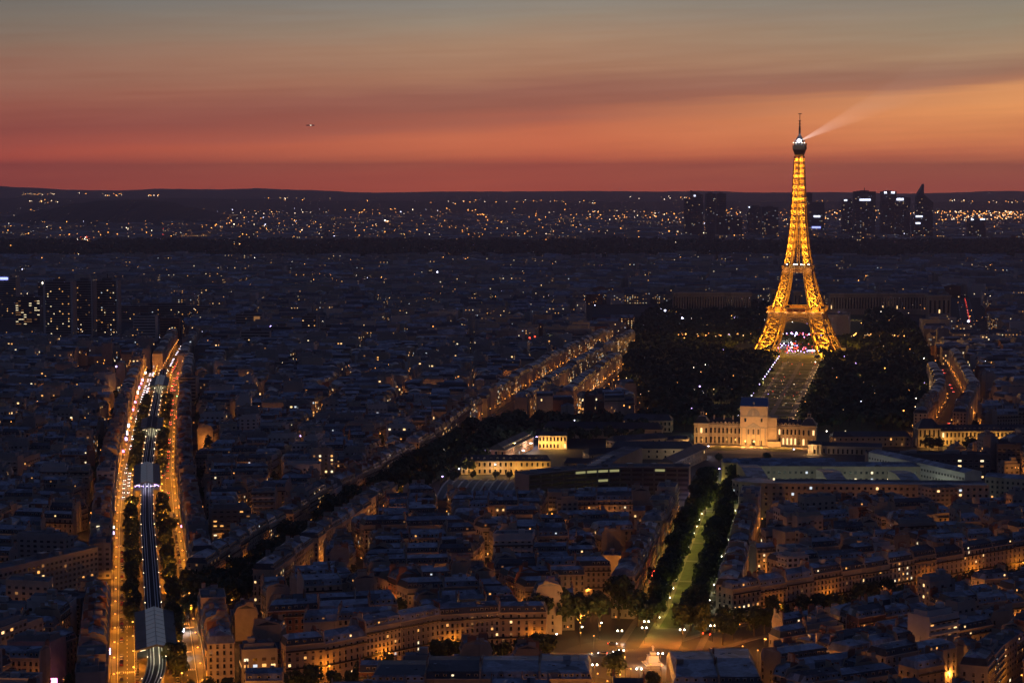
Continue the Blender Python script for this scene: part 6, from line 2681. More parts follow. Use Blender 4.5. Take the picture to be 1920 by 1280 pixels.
lamprow(SAX, -7.8, 52, SAX.len - 40, 26, 'green', 1500, GRN, 'white lamp up the left side of the green strip', gL, 1)
lamprow(SAX, 7.8, 66, SAX.len - 40, 26, 'green', 1500, GRN, 'white lamp up the right side of the green strip', gL, -1)
lamprow(SAX, 17.5, 56, SAX.len - 40, 44, 'green', 1100, (.9, .9, .6), 'pale lamp up the right kerb of the green-lit avenue', gL, -1)
lamprow(SAX, -18.5, 66, SAX.len - 20, 60, 'sodium', 2200, ORG, 'orange lamp up the left kerb of the green-lit avenue', gL, 1)
gL = 'lamps of the roundabout'
for px, py, kd, pw, cl_, lab in ((1162, 1212, 'twin', 9979, ORG, 'twin lamp left of the fountain statue, upper side of the roundabout'), (1212, 1194, 'twin', 2800, GRN, 'twin lamp at the start of the green strip'), (1208, 1206, 'twin', 8870, ORG, 'twin lamp straight above the fountain statue'), (1279, 1210, 'twin', 8870, ORG, 'twin lamp upper right of the fountain statue'),
                                 (1336, 1202, 'twin', 8870, ORG, 'twin lamp by the red traffic light at the right'), (1115, 1278, 'twin', 8870, ORG, 'twin lamp at the bottom left of the roundabout'), (1165, 1250, 'twin', 8870, ORG, 'twin lamp on the island rim left of the statue'), (1238, 1256, 'twin', 8870, ORG, 'twin lamp on the island rim right of the statue'), (1198, 1286, 'twin', 6652, ORG, 'twin lamp at the bottom edge between two dark trees'),
                                 (1122, 1196, 'white', 1500, (.85, .9, .3), 'lamp inside the lit leaves above the roundabout'), (1086, 1204, 'white', 600, (1, .6, .12), 'lamp in yellow leaves left of the roundabout'), (1038, 1218, 'white', 300, (1, .6, .12), 'lamp in yellow leaves above the dark foreground roof')):
    lamp(*G(px, py), kd, pw, cl_, 0, lab, gL, 7.6)
gL = 'lamps of the right-hand avenue'
lamprow(BRE, 12, 64, BRE.len, 40, 'sodium', 1900, ORG, 'orange lamp from the roundabout on the near kerb of the right-hand avenue', gL, -1)
lamprow(BRE, -12, 78, BRE.len, 40, 'sodium', 1900, ORG, 'orange lamp from the roundabout on the far kerb of the right-hand avenue', gL, 1)
lamprow(LFT, 10.5, 56, LFT.len, 38, 'sodium', 2600, ORG, 'orange lamp from the roundabout on the far kerb of the left-hand street', 'lamps of the left-hand street', -1)
lamprow(CRS, 4.5, 6, CRS.len, 40, 'sodium', 2200, ORG, 'orange lamp along the lower right side street', 'lamps of the lower right side street', -1)
for P, nm in ((ST2, 'second far orange street'), (BOS, 'red-lit right street'), (ST5, 'short orange street at the left')):
    lamprow(P, HWID[id(P)] - 2, 10, P.len, 44, 'sodium', 1200 if P is not ST2 else 1100, ORG, 'orange lamp up the right kerb of the ' + nm, 'lamps of the ' + nm, -1)
    lamprow(P, -HWID[id(P)] + 2, 30, P.len, 44, 'sodium', 900, ORG, 'orange lamp up the left kerb of the ' + nm, 'lamps of the ' + nm, 1)
gL = 'single bright lamps'
for px, py, kd, pw, cl_, lab in ((886, 1213, 'bigsod', 3780, (1, .6, .12), 'bright golden lamp on the facade street left of the roundabout'), (712, 1248, 'bigsod', 2940, (1, .6, .12), 'bright golden lamp at the foot of the long cream facade'), (1785, 1036, 'bigsod', 3780, (1, .6, .14), 'bright lamp at the foot of the orange-lit house at the right'), (1842, 1004, 'bigsod', 6000, ORG, 'orange lamp right of the orange-lit house'),
                                 (962, 874, 'big', 9000, (1, .7, .45), 'front one of the brilliant lamps along the barracks yard'), (978, 862, 'big', 9000, (1, .7, .45), 'second brilliant lamp along the barracks yard'), (992, 848, 'big', 9000, (1, .7, .5), 'third brilliant lamp along the barracks yard'), (1003, 838, 'violet', 7000, (.8, .7, 1), 'rearmost violet lamp along the barracks yard'),
                                 (857, 900, 'cool', 1470, (.7, .6, 1), 'violet white lamp left of the amber barracks'), (866, 890, 'cool', 2100, (1, .7, .4), 'lamp at the left corner of the amber barracks'), (925, 892, 'cool', 1470, (1, .8, .6), 'lamp in front of the middle of the amber barracks'), (826, 915, 'violet', 900, (.6, .5, 1), 'violet lamp beside the ribbed hall'), (905, 865, 'violet', 1200, (.6, .5, 1), 'violet lamp under the trees above the barracks'),
                                 (1345, 900, 'violet', 3500, (.5, .45, 1), 'violet lamp on the dark square above the green-lit avenue'), (1299, 952, 'violet', 2500, (.5, .45, 1), 'violet lamp at the foot of the white pillar'), (1325, 856, 'cool', 1260, (.8, .75, 1), 'white lamp left in the palace forecourt'), (1485, 862, 'cool', 1260, (.8, .75, 1), 'white lamp right in the palace forecourt'),
                                 (830, 862, 'cool', 756, (1, .6, .4), 'pinkish lamp among the avenue trees, lower one'), (862, 845, 'cool', 756, (1, .6, .4), 'pinkish lamp among the avenue trees, upper one'), (1088, 1075, 'violet', 0, ORG, 'tiny violet lamp over the dense roofs'), (1074, 806, 'cool', 630, (1, .8, .9), 'lone white lamp above the riding hall')):
    x_, y_ = G(px, py)
    lamp(x_, y_, kd, pw, cl_, 0, lab, gL)
LQ.sort(key=lambda q: q[0])
for q in LQ[:296]:
    put_lamp(*q[1:])
al = MB()
for q in LQ[296:]:
    x, y, kd = q[1:4]
    al.bar((x, y, 0), (x, y, 8.4), .14, 'iron')
    al.ball((x, y, 8.6), .42 + (y - 1700) * .0003, 'sodium' if kd in ('sodium', 'bigsod') else 'lamp_cool')
ao = al.build('avenue_lamps')
tag(ao, 'small orange lamps of the avenues in the middle distance', 'street lamps', None, 'stuff')
for q in LQ[296:]:
    if q[4]:
        light('lamp_light', (q[1], q[2], 7.8), q[4], q[5], .3, ao, spot=158 if 'boulevard' in q[7] else None)
print('lamps', NL[0], len(LQ))
# side streets: one object for the many lamps hidden between the houses, each with its light
sl = MB()
k = 0
lp = []
rr = random.Random(11)
for x, y, w_ in LAMPS:
    if y > 2500 or not inframe(x, y, 30):
        continue
    if any(P.dist(x, y) < HWID[id(P)] + 4 for P in PATHS) or any(inpoly(x, y, e) for e in EXC):
        continue
    k += 1
    sl.bar((x, y, 0), (x, y, 7.5), .12, 'iron')
    sl.ball((x, y, 7.7), .4, 'sodium')
    lp.append((x, y))
so = sl.build('side_street_lamps')
tag(so, 'many small orange lamps hidden in the side streets between the houses', 'street lamps', None, 'stuff')
for x, y in lp:
    if y < 2300:
        light('side_street_light', (x, y, 6.8), rr.choice((180, 450, 1400, 4200)), (1, .34, .05), .3, so)
print('side lamps', k)

# ------------------------------------------------------------------ cars
def car_meshes():
    out = []
    for i in range(5):
        b = MB()
        pm = 'car_paint_%d' % i
        prof = [(-2.15, .35), (2.1, .35), (2.2, .62), (2.05, .82), (1.1, .95), (-1.75, 1.0), (-2.15, .9)]
        hw_ = .85
        L_ = [(x, -hw_, z) for x, z in prof]
        Rr = [(x, hw_, z) for x, z in prof]
        b.poly(L_, pm)
        b.poly(Rr[::-1], pm)
        for a in range(len(prof)):
            c = (a + 1) % len(prof)
            b.poly([L_[c], L_[a], Rr[a], Rr[c]], pm)
        # roof panel
        b.poly([(-1.3, -.62, 1.46), (.25, -.62, 1.46), (.25, .62, 1.46), (-1.3, .62, 1.46)], pm)
        body = b.mesh('body')
        out.append(body)
    g_ = MB()
    a = [(-1.75, -.8, 1.0), (1.1, -.8, .95), (1.1, .8, .95), (-1.75, .8, 1.0)]
    c = [(-1.3, -.62, 1.44), (.25, -.62, 1.44), (.25, .62, 1.44), (-1.3, .62, 1.44)]
    for i in range(4):
        j = (i + 1) % 4
        g_.poly([a[i], a[j], c[j], c[i]], 'glass')
    return out, g_.mesh('windows')


CBODY, CGLASS = car_meshes()
w_ = MB()
w_.v = [(.32 * cos(2 * pi * i / 10), y, .32 * sin(2 * pi * i / 10)) for y in (-.11, .11) for i in range(10)]
for i in range(10):
    j = (i + 1) % 10
    w_.f.append((i, j, 10 + j, 10 + i))
w_.f += [tuple(range(9, -1, -1)), tuple(range(10, 20))]
w_.m = ['rubber'] * 12
CWHEEL = w_.mesh('wheel')


def ball_mesh(nm, m, r):
    b = MB()
    b.ball((0, 0, 0), r, m)
    return b.mesh(nm)


HL_on, HL_off, TL_on, TL_off = ball_mesh('headlight', 'headlamp', .3), ball_mesh('headlight', 'headlamp_off', .13), ball_mesh('taillight', 'tail', .26), ball_mesh('taillight', 'car_paint_4', .12)
NC = [0]
CQ = []


def car(x, y, rz, label, group, on=False, van=False):
    if inframe(x, y, 20):
        CQ.append((y * (.8 if on else 1), x, y, rz, label, group, on))


def put_car(x, y, rz, label, group, on):
    NC[0] += 1
    t0 = bpy.data.objects.new('car', None)
    COL.objects.link(t0)
    t0.location = (x, y, .015)
    t0.rotation_euler = (0, 0, rz)
    tag(t0, label, 'car', group)

    def ch(nm, me, loc):
        o_ = bpy.data.objects.new(nm, me)
        COL.objects.link(o_)
        o_.parent = t0
        o_.location = loc
    ch('body', CBODY[NC[0] * 7 % 5 if R.random() < .7 else 2], (0, 0, 0))
    ch('windows', CGLASS, (0, 0, 0))
    if y < 1500:
        for a in (-1.35, 1.35):
            for c in (-.82, .82):
                ch('wheel', CWHEEL, (a, c, .32))
    for c in (-.6, .6):
        ch('headlight', HL_on if on else HL_off, (2.2, c, .66))
        ch('taillight', TL_on if on else TL_off, (-2.18, c, .78))
    if on and y < 1700:
        l_ = light('headlight_beam', (0, 0, 0), 260, (1, .92, .8), .2)
        l_.parent = t0
        l_.location = (5.5, 0, .9)


def carrow(path, off, d0, d1, step, desc, group, fwd=1, on=False, fill_=.85, lim=99):
    k = 0
    d = d0
    while d < d1 and k < lim:
        if R.random() < fill_:
            p, a = path.at(d, off)
            if inframe(p[0], p[1], 20):
                k += 1
                car(p[0], p[1], a if fwd > 0 else a + pi, '%s %s' % (nth(k), desc), group, on)
        d += step * (R.uniform(.9, 1.3) if on else 1)


gP = 'cars parked along the boulevard'
carrow(BLV, -16.8, vd0, yat(BLV, 1300), 6.2, 'parked car from the bottom in the left road median', gP, 1, fill_=.5)
carrow(BLV, -9.4, vd0, yat(BLV, 1330), 5.6, 'parked car from the bottom along the left of the viaduct', gP, 1, fill_=.75)
carrow(BLV, 9.4, vd0, yat(BLV, 1330), 5.6, 'parked car from the bottom along the right of the viaduct', gP, 1, fill_=.75)
carrow(BLV, 18.4, yat(BLV, 1080), yat(BLV, 1420), 5.4, 'parked car up the right kerb of the right road', gP, 1, fill_=.9)
gT = 'cars driving on the boulevard'
carrow(BLV, -12.6, yat(BLV, 1220), yat(BLV, 1330), 13, 'car with headlights on coming down the left road', gT, -1, True, .9)
carrow(BLV, -14.0, yat(BLV, 1420), yat(BLV, 2650), 15, 'distant car with headlights on, up the left road', gT, -1, True, .7)
carrow(BLV, -17.5, yat(BLV, 1500), BLV.len, 21, 'slow car with headlights on by the left kerb', gT, -1, True, .6)
carrow(BLV, 12.6, yat(BLV, 1010), yat(BLV, 2650), 16, 'car with red tail lights going up the right road, inner lane', gT, 1, True, .5)
carrow(BLV, 15.8, yat(BLV, 1450), yat(BLV, 2650), 18, 'car with red tail lights going up the right road, outer lane', gT, 1, True, .5)
carrow(BV2, 3, 0, BV2.len, 20, 'car with red tail lights on the far end of the boulevard', gT, 1, True, .8)
carrow(BV2, -3, 0, BV2.len, 20, 'car with headlights on at the far end of the boulevard', gT, -1, True, .7)
gR_ = 'cars on the roundabout'
for px, py, rz, lab in ((1130, 1226, 2.9, 'car with blue white headlights at the left of the roundabout'), (1158, 1223, 3.3, 'car with violet headlights on the roundabout'), (1148, 1208, .1, 'car under the twin lamp at the top left of the roundabout')):
    car(*G(px, py), rz, lab, gR_, True)
carrow(SAX, 16.4, 52, SAX.len - 60, 6.4, 'parked car up the right kerb of the green-lit avenue', 'cars parked on the green-lit avenue', 1, fill_=.55, lim=30)
carrow(BOS, 2.5, 20, BOS.len, 34, 'car with red tail lights up the red-lit right street', 'cars on the red-lit right street', 1, True, .6)
carrow(RED, 3, 0, RED.len, 34, 'car with red tail lights on the far red-lit road', 'cars on the far red-lit road', 1, True, .9)
for k in range(5):
    car(*G(905 + k * 24, 903), 0, '%s parked car from the left before the amber-lit barracks' % nth(k + 1), 'cars parked before the barracks')
CQ.sort(key=lambda q: q[0])
for q in CQ[:296]:
    put_car(*q[1:])
ac = MB()
for q in CQ[296:]:
    x, y, rz, on = q[1], q[2], q[3], q[6]
    ac.box((x, y, .3), (4.2, 1.7, .7), rz, 'car_paint_2')
    ac.box((x - .3 * cos(rz), y - .3 * sin(rz), 1.0), (2.2, 1.5, .45), rz, 'glass')
    for c in (-.6, .6):
        ac.ball((x + 2.2 * cos(rz) - c * sin(rz), y + 2.2 * sin(rz) + c * cos(rz), .7), .42 if on else .12, 'headlamp' if on else 'headlamp_off')
        ac.ball((x - 2.2 * cos(rz) - c * sin(rz), y - 2.2 * sin(rz) + c * cos(rz), .8), .42 if on else .1, 'tail' if on else 'car_paint_4')
if ac.f:
    tag(ac.build('distant_cars'), 'distant cars of the avenues, mostly seen as lamps', 'cars', None, 'stuff')
print('cars', NC[0], len(CQ))

# ------------------------------------------------------------------ traffic lights and shop signs
def traffic_light(px, py, m, label):
    x, y = G(px, py)
    t0 = empty('traffic_light', (x, y, 0), label, 'traffic light', 'traffic lights')
    b = MB()
    b.bar((x, y, 0), (x, y, 3.6), .16, 'iron')
    b.box((x, y, 2.6), (.35, .35, 1.1), 0, 'iron')
    b.build('pole', t0)
    b = MB()
    b.ball((x, y - .3, 3.3), .4 if y < 1300 else .75, m)
    b.build('signal_lamp', t0)


traffic_light(1331, 1200, 'red', 'red traffic light at the right of the roundabout')
traffic_light(1318, 1198, 'red', 'second red signal just left of the red traffic light')
traffic_light(285, 1036, 'green_sign', 'green signal lamp beside the rails below the second station')
traffic_light(292, 815, 'green_sign', 'green signal lamp beside the rails below the third station')
traffic_light(284, 850, 'green_sign', 'green signal lamp beside the rails, halfway between second and third stations')
traffic_light(304, 752, 'green_sign', 'green signal lamp beside the rails above the third station')
traffic_light(332, 748, 'green_sign', 'green traffic light at the right kerb above the third station')
traffic_light(219, 912, 'green_sign', 'green traffic light at the left kerb beside the second station')
traffic_light(333, 1202, 'red', 'red traffic light right of the nearest station')
traffic_light(1903, 835, 'green_sign', 'green traffic light at the right edge by the yellow range')
traffic_light(326, 1178, 'red', 'pair of red signals by the tree right of the nearest station')


def sign(path, d, side, m, w, h, z, label):
    p, a = path.at(d, side * (HWID[id(path)] - .5))
    t0 = empty('shop_sign', (*p, 0), label, 'shop sign', 'lit shop signs of the boulevard')
    b = MB()
    b.box((*p, z), (w, .5, h), a - pi / 2 + (pi / 5) * side, m)
    b.build('sign_panel', t0)
    b = MB()
    q, _ = path.at(d, side * (HWID[id(path)] + .4))
    b.bar((*p, z + h / 2), (*q, z + h / 2), .15, 'iron')
    b.build('bracket', t0)


sy = [(985, 'violet', 1, 3), (1322, 'violet', 1.6, 1.8), (1345, 'lamp_white', 1.4, 1.4), (1420, 'sodium', 2, 2), (1720, 'pink', 2.5, 2), (1800, 'violet', 3, 2.4), (1840, 'lamp_cool', 2, 3.4), (1895, 'lamp_cool', 2, 3), (1960, 'lit_warm', 3, 2), (2030, 'pink', 2.6, 2), (2050, 'red', 2.6, 2), (2100, 'pink', 3, 2), (2150, 'red', 3, 2.4), (2190, 'lamp_white', 2, 3), (2240, 'violet', 2, 3), (2290, 'pink', 3, 2.2), (2330, 'violet', 3, 2.4), (2420, 'lamp_white', 3, 2)]
for k, (y, m, w_, h_) in enumerate(sy):
    sign(BLV, yat(BLV, y), -1, m, w_, h_, 4.2, '%s lit shop sign from the bottom along the left facades of the boulevard' % nth(k + 1))
sy = [(1150, 'lamp_white', 1.2, 1.2), (1340, 'pink', 1.4, 1.4), (1420, 'sodium', 1.2, 2), (1960, 'red', 3, 2), (2060, 'red', 3, 2), (2110, 'green_sign', 2, 2), (2200, 'red', 3, 2), (2260, 'lamp_cool', 2, 2), (2340, 'red', 3.4, 2.2), (2450, 'violet', 3, 3), (2520, 'red', 3, 2), (2560, 'violet', 3, 3)]
for k, (y, m, w_, h_) in enumerate(sy):
    sign(BLV, yat(BLV, y), 1, m, w_, h_, 4.2, '%s lit shop sign from the bottom along the right facades of the boulevard' % nth(k + 1))
# pink roof sign at the lower left, red neon on the left facade of the green-lit avenue
x_, y_ = G(98, 1268, 9)
t0 = empty('billboard', (x_, y_, 0), 'glowing pink billboard over the street at the bottom left', 'billboard')
b = MB()
b.box((x_, y_, 6), (4.4, .4, 2.3), .1, 'pink')
b.build('lit_panel', t0)
b = MB()
for s_ in (-1.8, 1.8):
    b.bar((x_ + s_, y_ + .35, 0), (x_ + s_, y_ + .35, 8.2), .2, 'iron')
b.build('support', t0)
light('billboard_light', (x_, y_ - 3, 6), 160, (1, .3, .5), .5, t0)
p, a = SAX.at(yat(SAX, 1165), -21.0)
t0 = empty('neon_sign', (*p, 0), 'red neon sign with two glowing strokes on the left facade of the green-lit avenue', 'neon sign')
b = MB()
b.bar((p[0], p[1] - 1, 6.5), (p[0] + 1.2, p[1] - 1, 9.6), .7, 'red')
b.bar((p[0] + 2.2, p[1] - 1, 5), (p[0] + 3.2, p[1] - 1, 8.2), .4, 'red')
b.build('neon_tube', t0)
b = MB()
b.box((p[0] + 1.4, p[1] - .4, 4.6), (4.2, .3, 5.4), 0, 'dark_concrete')
b.build('sign_board', t0)
light('neon_light', (p[0] + 2, p[1] - 3, 7), 1800, (1, .1, .04), .5, t0)
# lit awning / kiosks right of the near station
for px, py, lab in ((348, 1232, 'lit white kiosk at the right kerb near the bottom of the boulevard'), (352, 1185, 'bus shelter with a glowing white panel on the right road')):
    x_, y_ = G(px, py)
    t0 = empty('kiosk', (x_, y_, 0), lab, 'kiosk')
    b = MB()
    b.box((x_, y_, 2.6), (6, 2.2, .25), .3, 'concrete')
    for s_ in (-2.6, 2.6):
        b.box((x_ + s_, y_ + .8, 0), (.2, .2, 2.6), 0, 'iron')
    b.build('canopy', t0)
    b = MB()
    b.box((x_ - 2.4, y_ - .6, .6), (1.5, .25, 1.9), 0, 'lamp_cool')
    b.build('lit_panel', t0)
    light('kiosk_light', (x_, y_ - 1, 2.2), 1800, (1, .95, .8), .4, t0)

# ------------------------------------------------------------------ monument in the roundabout
x_, y_ = G(1224, 1244)
mo = empty('monument', (x_, y_, 0), 'pale floodlit statue group on a stepped base in the roundabout', 'monument')
b = MB()
b.box((x_, y_, .15), (9, 9, .5), .2, 'marble')
b.box((x_, y_, .65), (7, 7, .5), .2, 'marble')
b.box((x_, y_, 1.15), (4.6, 4.6, 3.0), .2, 'marble')
b.box((x_, y_, 4.15), (5.0, 5.0, .35), .2, 'marble')
b.box((x_, y_, 4.5), (2.6, 2.6, 1.6), .2, 'marble')
b.build('pedestal', mo)


def figure(px_, py_, pz, h, lean, rz, seated):
    """a draped figure grown as one skin"""
    me = bpy.data.meshes.new('statue')
    s_ = h / 1.8
    if seated:
        pts = [((0, 0, .5), .26), ((0, 0, .95), .25), ((0, 0, 1.15), .12), ((.02, 0, 1.36), .15), ((.35, .12, .5), .16), ((.42, .12, .05), .11), ((.35, -.12, .5), .16), ((.42, -.12, .05), .11), ((0, .3, .98), .1), ((.18, .34, .7), .08), ((0, -.3, .98), .1), ((.2, -.34, .72), .08)]
    else:
        pts = [((0, 0, .85), .27), ((0, 0, 1.35), .24), ((0, 0, 1.52), .1), ((.02, 0, 1.7), .14), ((.04, .12, .5), .18), ((.05, .12, .05), .16), ((0, -.12, .5), .18), ((.02, -.12, .05), .16), ((0, .3, 1.36), .1), ((.2, .36, 1.05), .08), ((0, -.3, 1.36), .1), ((.22, -.4, 1.6), .08)]
    E = [(0, 1), (1, 2), (2, 3), (0, 4), (4, 5), (0, 6), (6, 7), (1, 8), (8, 9), (1, 10), (10, 11)]
    me.from_pydata([(p[0][0] * s_ + lean * p[0][2] * s_, p[0][1] * s_, p[0][2] * s_) for p in pts], E, [])
    me.materials.append(MATS['marble'])
    o_ = bpy.data.objects.new('statue', me)
    COL.objects.link(o_)
    sk = o_.modifiers.new('skin', 'SKIN')
    o_.modifiers.new('sub', 'SUBSURF').levels = 1
    o_.modifiers['sub'].render_levels = 1
    if not me.skin_vertices:
        me.attributes  # noqa
    bpy.context.view_layer.objects.active = o_
    sv = me.skin_vertices[0].data if me.skin_vertices else []
    for i, v in enumerate(sv):
        v.radius = (pts[i][1] * s_, pts[i][1] * s_)
        v.use_root = i == 0
    o_.parent = mo
    o_.location = (px_, py_, pz)
    o_.rotation_euler = (0, 0, rz)


figure(0, 0, 6.1, 3.4, 0, -1.6, False)
for k in range(4):
    a = .2 + k * pi / 2 - pi / 4
    figure(3.1 * cos(a), 3.1 * sin(a), 1.15 + .2, 2.9, .0, a, k % 2 == 0)
light('statue_light', (x_ - 7, y_ - 7, 2), 800, (1, .9, .7), .4, mo)
light('statue_light', (x_ + 6, y_ - 8, 2), 600, (1, .9, .7), .4, mo)

# ------------------------------------------------------------------ scattered lights of the far city
rr = random.Random(21)


def dots(name, label, pts, cat='lights'):
    mb = MB()
    for x, y, z, r_, m in pts:
        mb.ball((x, y, z), r_, m)
        if z > 4:
            mb.bar((x, y, 0), (x, y, z - r_ * .9), r_ * .15, 'iron')
    o_ = mb.build(name)
    tag(o_, label, cat, None, 'stuff')


P = []
FM = ['sodium_far'] * 13 + ['lit_amber'] * 4 + ['white_far'] * 2 + ['lit_warm'] * 2 + ['lamp_white'] + ['lamp_cool'] * 1
# suburbs: strings of lamps and loose points
for _ in range(95):
    y = rr.uniform(7700, 15500) if rr.random() < .8 else rr.uniform(15500, 19000)
    x = rr.uniform(-.27, .27) * y
    a = rr.uniform(-.5, .5) if rr.random() < .7 else rr.uniform(0, pi)
    n_ = rr.randint(4, 16)
    sp_ = rr.uniform(40, 110)
    m = rr.choice(['sodium_far'] * 6 + ['white_far'])
    for i in range(n_):
        if rr.random() < .2:
            continue
        P.append((x + i * sp_ * cos(a), y + i * sp_ * sin(a) * 1.6, rr.uniform(9, 24), y * rr.uniform(.00009, .00022), m))
for _ in range(1500):
    y = 7500 + 8000 * rr.random() ** 1.1
    x = rr.uniform(-.27, .27) * y
    P.append((x, y, rr.uniform(8, 30), y * (.00007 + .0002 * rr.random() ** 3), rr.choice(FM)))
# dense glittering band on the right horizon, bright clusters on the left
for _ in range(330):
    y = rr.uniform(10500, 13500)
    px = rr.uniform(1750, 1960) if rr.random() < .5 else rr.uniform(1100, 1960)
    P.append(((px - 960) / F * y, y, 20, y * rr.uniform(.00014, .00026), rr.choice(['sodium_far', 'sodium_far', 'white_far'])))
for px, py, n_, sx_, sy_, mm in ((158, 447, 26, 16, 5, ['lamp_white', 'sodium', 'red', 'sodium']), (305, 438, 12, 5, 9, ['red', 'sodium_far', 'sodium']), (235, 432, 16, 10, 14, ['white_far', 'lit_pale']), (1025, 449, 8, 3, 6, ['sodium', 'sodium_far']), (725, 415, 8, 6, 4, ['lamp_white', 'sodium']), (905, 401, 10, 16, 4, ['sodium', 'red', 'sodium_far']), (740, 457, 10, 24, 1, ['lit_cool', 'white_far']), (1300, 430, 26, 60, 16, ['sodium_far', 'white_far']), (430, 457, 12, 30, 2, ['sodium_far', 'white_far'])):
    for _ in range(n_):
        q = (px + rr.gauss(0, sx_ * .5), py + rr.gauss(0, sy_ * .5))
        x, y = G(q[0], max(398, q[1]), 15)
        P.append((x, y, 15, y * rr.uniform(.00016, .0003), rr.choice(mm)))
dots('far_city_lights', 'countless orange and white points of light over the far suburbs', P)
# lights on the ridges
P = []
for px, py, n_, sx_, sy_ in ((75, 364, 26, 30, 2), (80, 378, 14, 30, 3), (290, 366, 8, 14, 1.5), (225, 366, 4, 6, 1), (205, 366, 5, 6, 1), (535, 374, 4, 2, 2), (868, 377, 2, 2, 1), (180, 363, 6, 60, 2), (620, 372, 10, 120, 4), (960, 378, 30, 160, 4), (1240, 372, 14, 60, 6), (1850, 377, 24, 80, 3)):
    for _ in range(n_):
        q = (px + rr.uniform(-sx_, sx_), py + rr.gauss(0, sy_ * .5))
        y = 18500 if py < 376 and px < 1000 else 15900
        y = 19300 if py < 371 else 13200
        if py >= 371:
            z = HC - (q[1] - 334) / F * y
        else:
            z = HC - (q[1] - 334) / F * y
        P.append(((q[0] - 960) / F * y, y, max(3, z), y * rr.uniform(.00014, .00024), rr.choice(['sodium_far', 'lit_warm', 'white_far'])))
mb = MB()
for x, y, z, r_, m in P:
    mb.ball((x, y, z), r_, m)
    mb.bar((x, y, z - r_ * .8), (x, y + 5, z - 60), r_ * .15, 'iron')
o_ = mb.build('hillside_lights')
tag(o_, 'strings of small warm lights along the distant hill slopes', 'lights', None, 'stuff')
ft = empty('hill_fort', (*[(224 - 960) / F * 11150, 11150], 60), 'small fort with a lit front on top of the dark wooded hill', 'fort')
b = MB()
x_ = (224 - 960) / F * 11150
zf = HC - (380 - 334) / F * 11150
b.box((x_, 11150, zf - 10), (40, 20, 18), 0, 'pale_stone')
b.build('wall', ft)
b = MB()
for i in range(4):
    b.box((x_ - 13 + i * 8.6, 11139.2, zf + 1), (3.6, 1, 4), 0, 'lit_warm')
b.build('lit_front', ft)
# middle city: sparse lamps and lit corners in the roofscape
P = []
CLU = [(rr.uniform(-.26, .26), 2400 + 3300 * rr.random() ** .8) for _ in range(46)]
for _ in range(1250):
    if rr.random() < .3:
        y = 2400 + 3300 * rr.random() ** .8
        x = rr.uniform(-.27, .27) * y
    else:
        c_ = rr.choice(CLU)
        a_ = c_[0] * 50
        t_ = rr.gauss(0, 90)
        x, y = c_[0] * c_[1] + t_ * cos(a_) + rr.gauss(0, 8), c_[1] + t_ * 1.5 * sin(a_) + rr.gauss(0, 20)
    if inpoly(x, y, PARK):
        continue
    P.append((x, y, rr.uniform(14, 25), y * (.00006 + .00016 * rr.random() ** 3), rr.choice(FM)))
for _ in range(120):
    y = 1700 + 800 * rr.random()
    x = rr.uniform(-.27, .27) * y
    if keepout(x, y, 5):
        continue
    P.append((x, y, rr.uniform(17, 25), .28, rr.choice(FM)))
for px, py, m, k_ in ((762, 585, 'sodium', 2.2), (752, 606, 'sodium', 1.6), (812, 612, 'sodium', 1.4), (463, 567, 'sodium', 1.6), (403, 566, 'sodium', 1.3), (508, 612, 'violet', 2), (909, 629, 'red', 1.5), (993, 633, 'red', 1.5), (1003, 631, 'red', 1.5), (218, 687, 'violet', 1.8), (820, 510, 'lamp_cool', 1.5), (1190, 487, 'lamp_white', 1.4), (1247, 582, 'lamp_cool', 1.8), (1279, 596, 'lamp_cool', 1.5), (20, 460, 'sodium', 1.2), (563, 817, 'violet', 1.5), (572, 836, 'lamp_white', 1.8), (92, 837, 'red', 1.4), (1160, 712, 'sodium', 1.6), (1170, 760, 'sodium', 1.6)):
    x, y = G(px, py, 22)
    P.append((x, y, 22, y * .00028 * k_, m))
dots('mid_city_lights', 'scattered orange and white lamps among the middle-distance roofs', P)
# park: lamps, the row on the left of the lawn, crowds of light under and beyond the tower
P = []
for v in range(120, 820, 30):
    P.append((*axp(-27, v), 9, .62 if v % 60 else .8, 'lamp_cool' if (v // 30) % 3 else 'violet'))
for v in range(110, 820, 34):
    P.append((*axp(27, v), 7, .5, 'lit_warm'))
for _ in range(90):
    u, v = rr.uniform(-22, 22), rr.uniform(300, 830)
    P.append((*axp(u, v), 2.2, rr.uniform(.2, .4), rr.choice(['lit_amber', 'lit_amber', 'lit_warm', 'tail', 'lit_pale'])))
for _ in range(110):
    v = rr.uniform(60, 1900)
    u = rr.uniform(-260, 300)
    x, y = axp(u, v)
    if inpoly(x, y, PARK):
        P.append((x, y, rr.uniform(10, 16), .25 + .45 * rr.random() ** 2, rr.choice(['sodium_far', 'sodium_far', 'lit_warm', 'lit_amber', 'lamp_white', 'violet'])))
        if rr.random() < .45:
            light('park_light', (x, y, 9), 2200, (1, .6, .25), .4)
for _ in range(150):
    px, py = rr.gauss(1490, 26), rr.uniform(622, 660)
    if abs(px - 1492) > 52:
        continue
    x, y = G(px, py, 4)
    P.append((x, y, 3, rr.uniform(.45, 1.1), rr.choice(['violet', 'violet', 'lamp_cool', 'lamp_white', 'pink', 'red', 'tail', 'tail'])))
for (xa, ya), (xb, yb) in (((1483, 640), (1493, 624)), ((1517, 640), (1523, 624)), ((1517, 656), (1536, 656)), ((1566, 618), (1570, 594))):
    for i in range(9):
        t_ = i / 8
        x, y = G(xa + (xb - xa) * t_, ya + (yb - ya) * t_, 5)
        P.append((x, y, 4, 1.0, 'lamp_cool'))
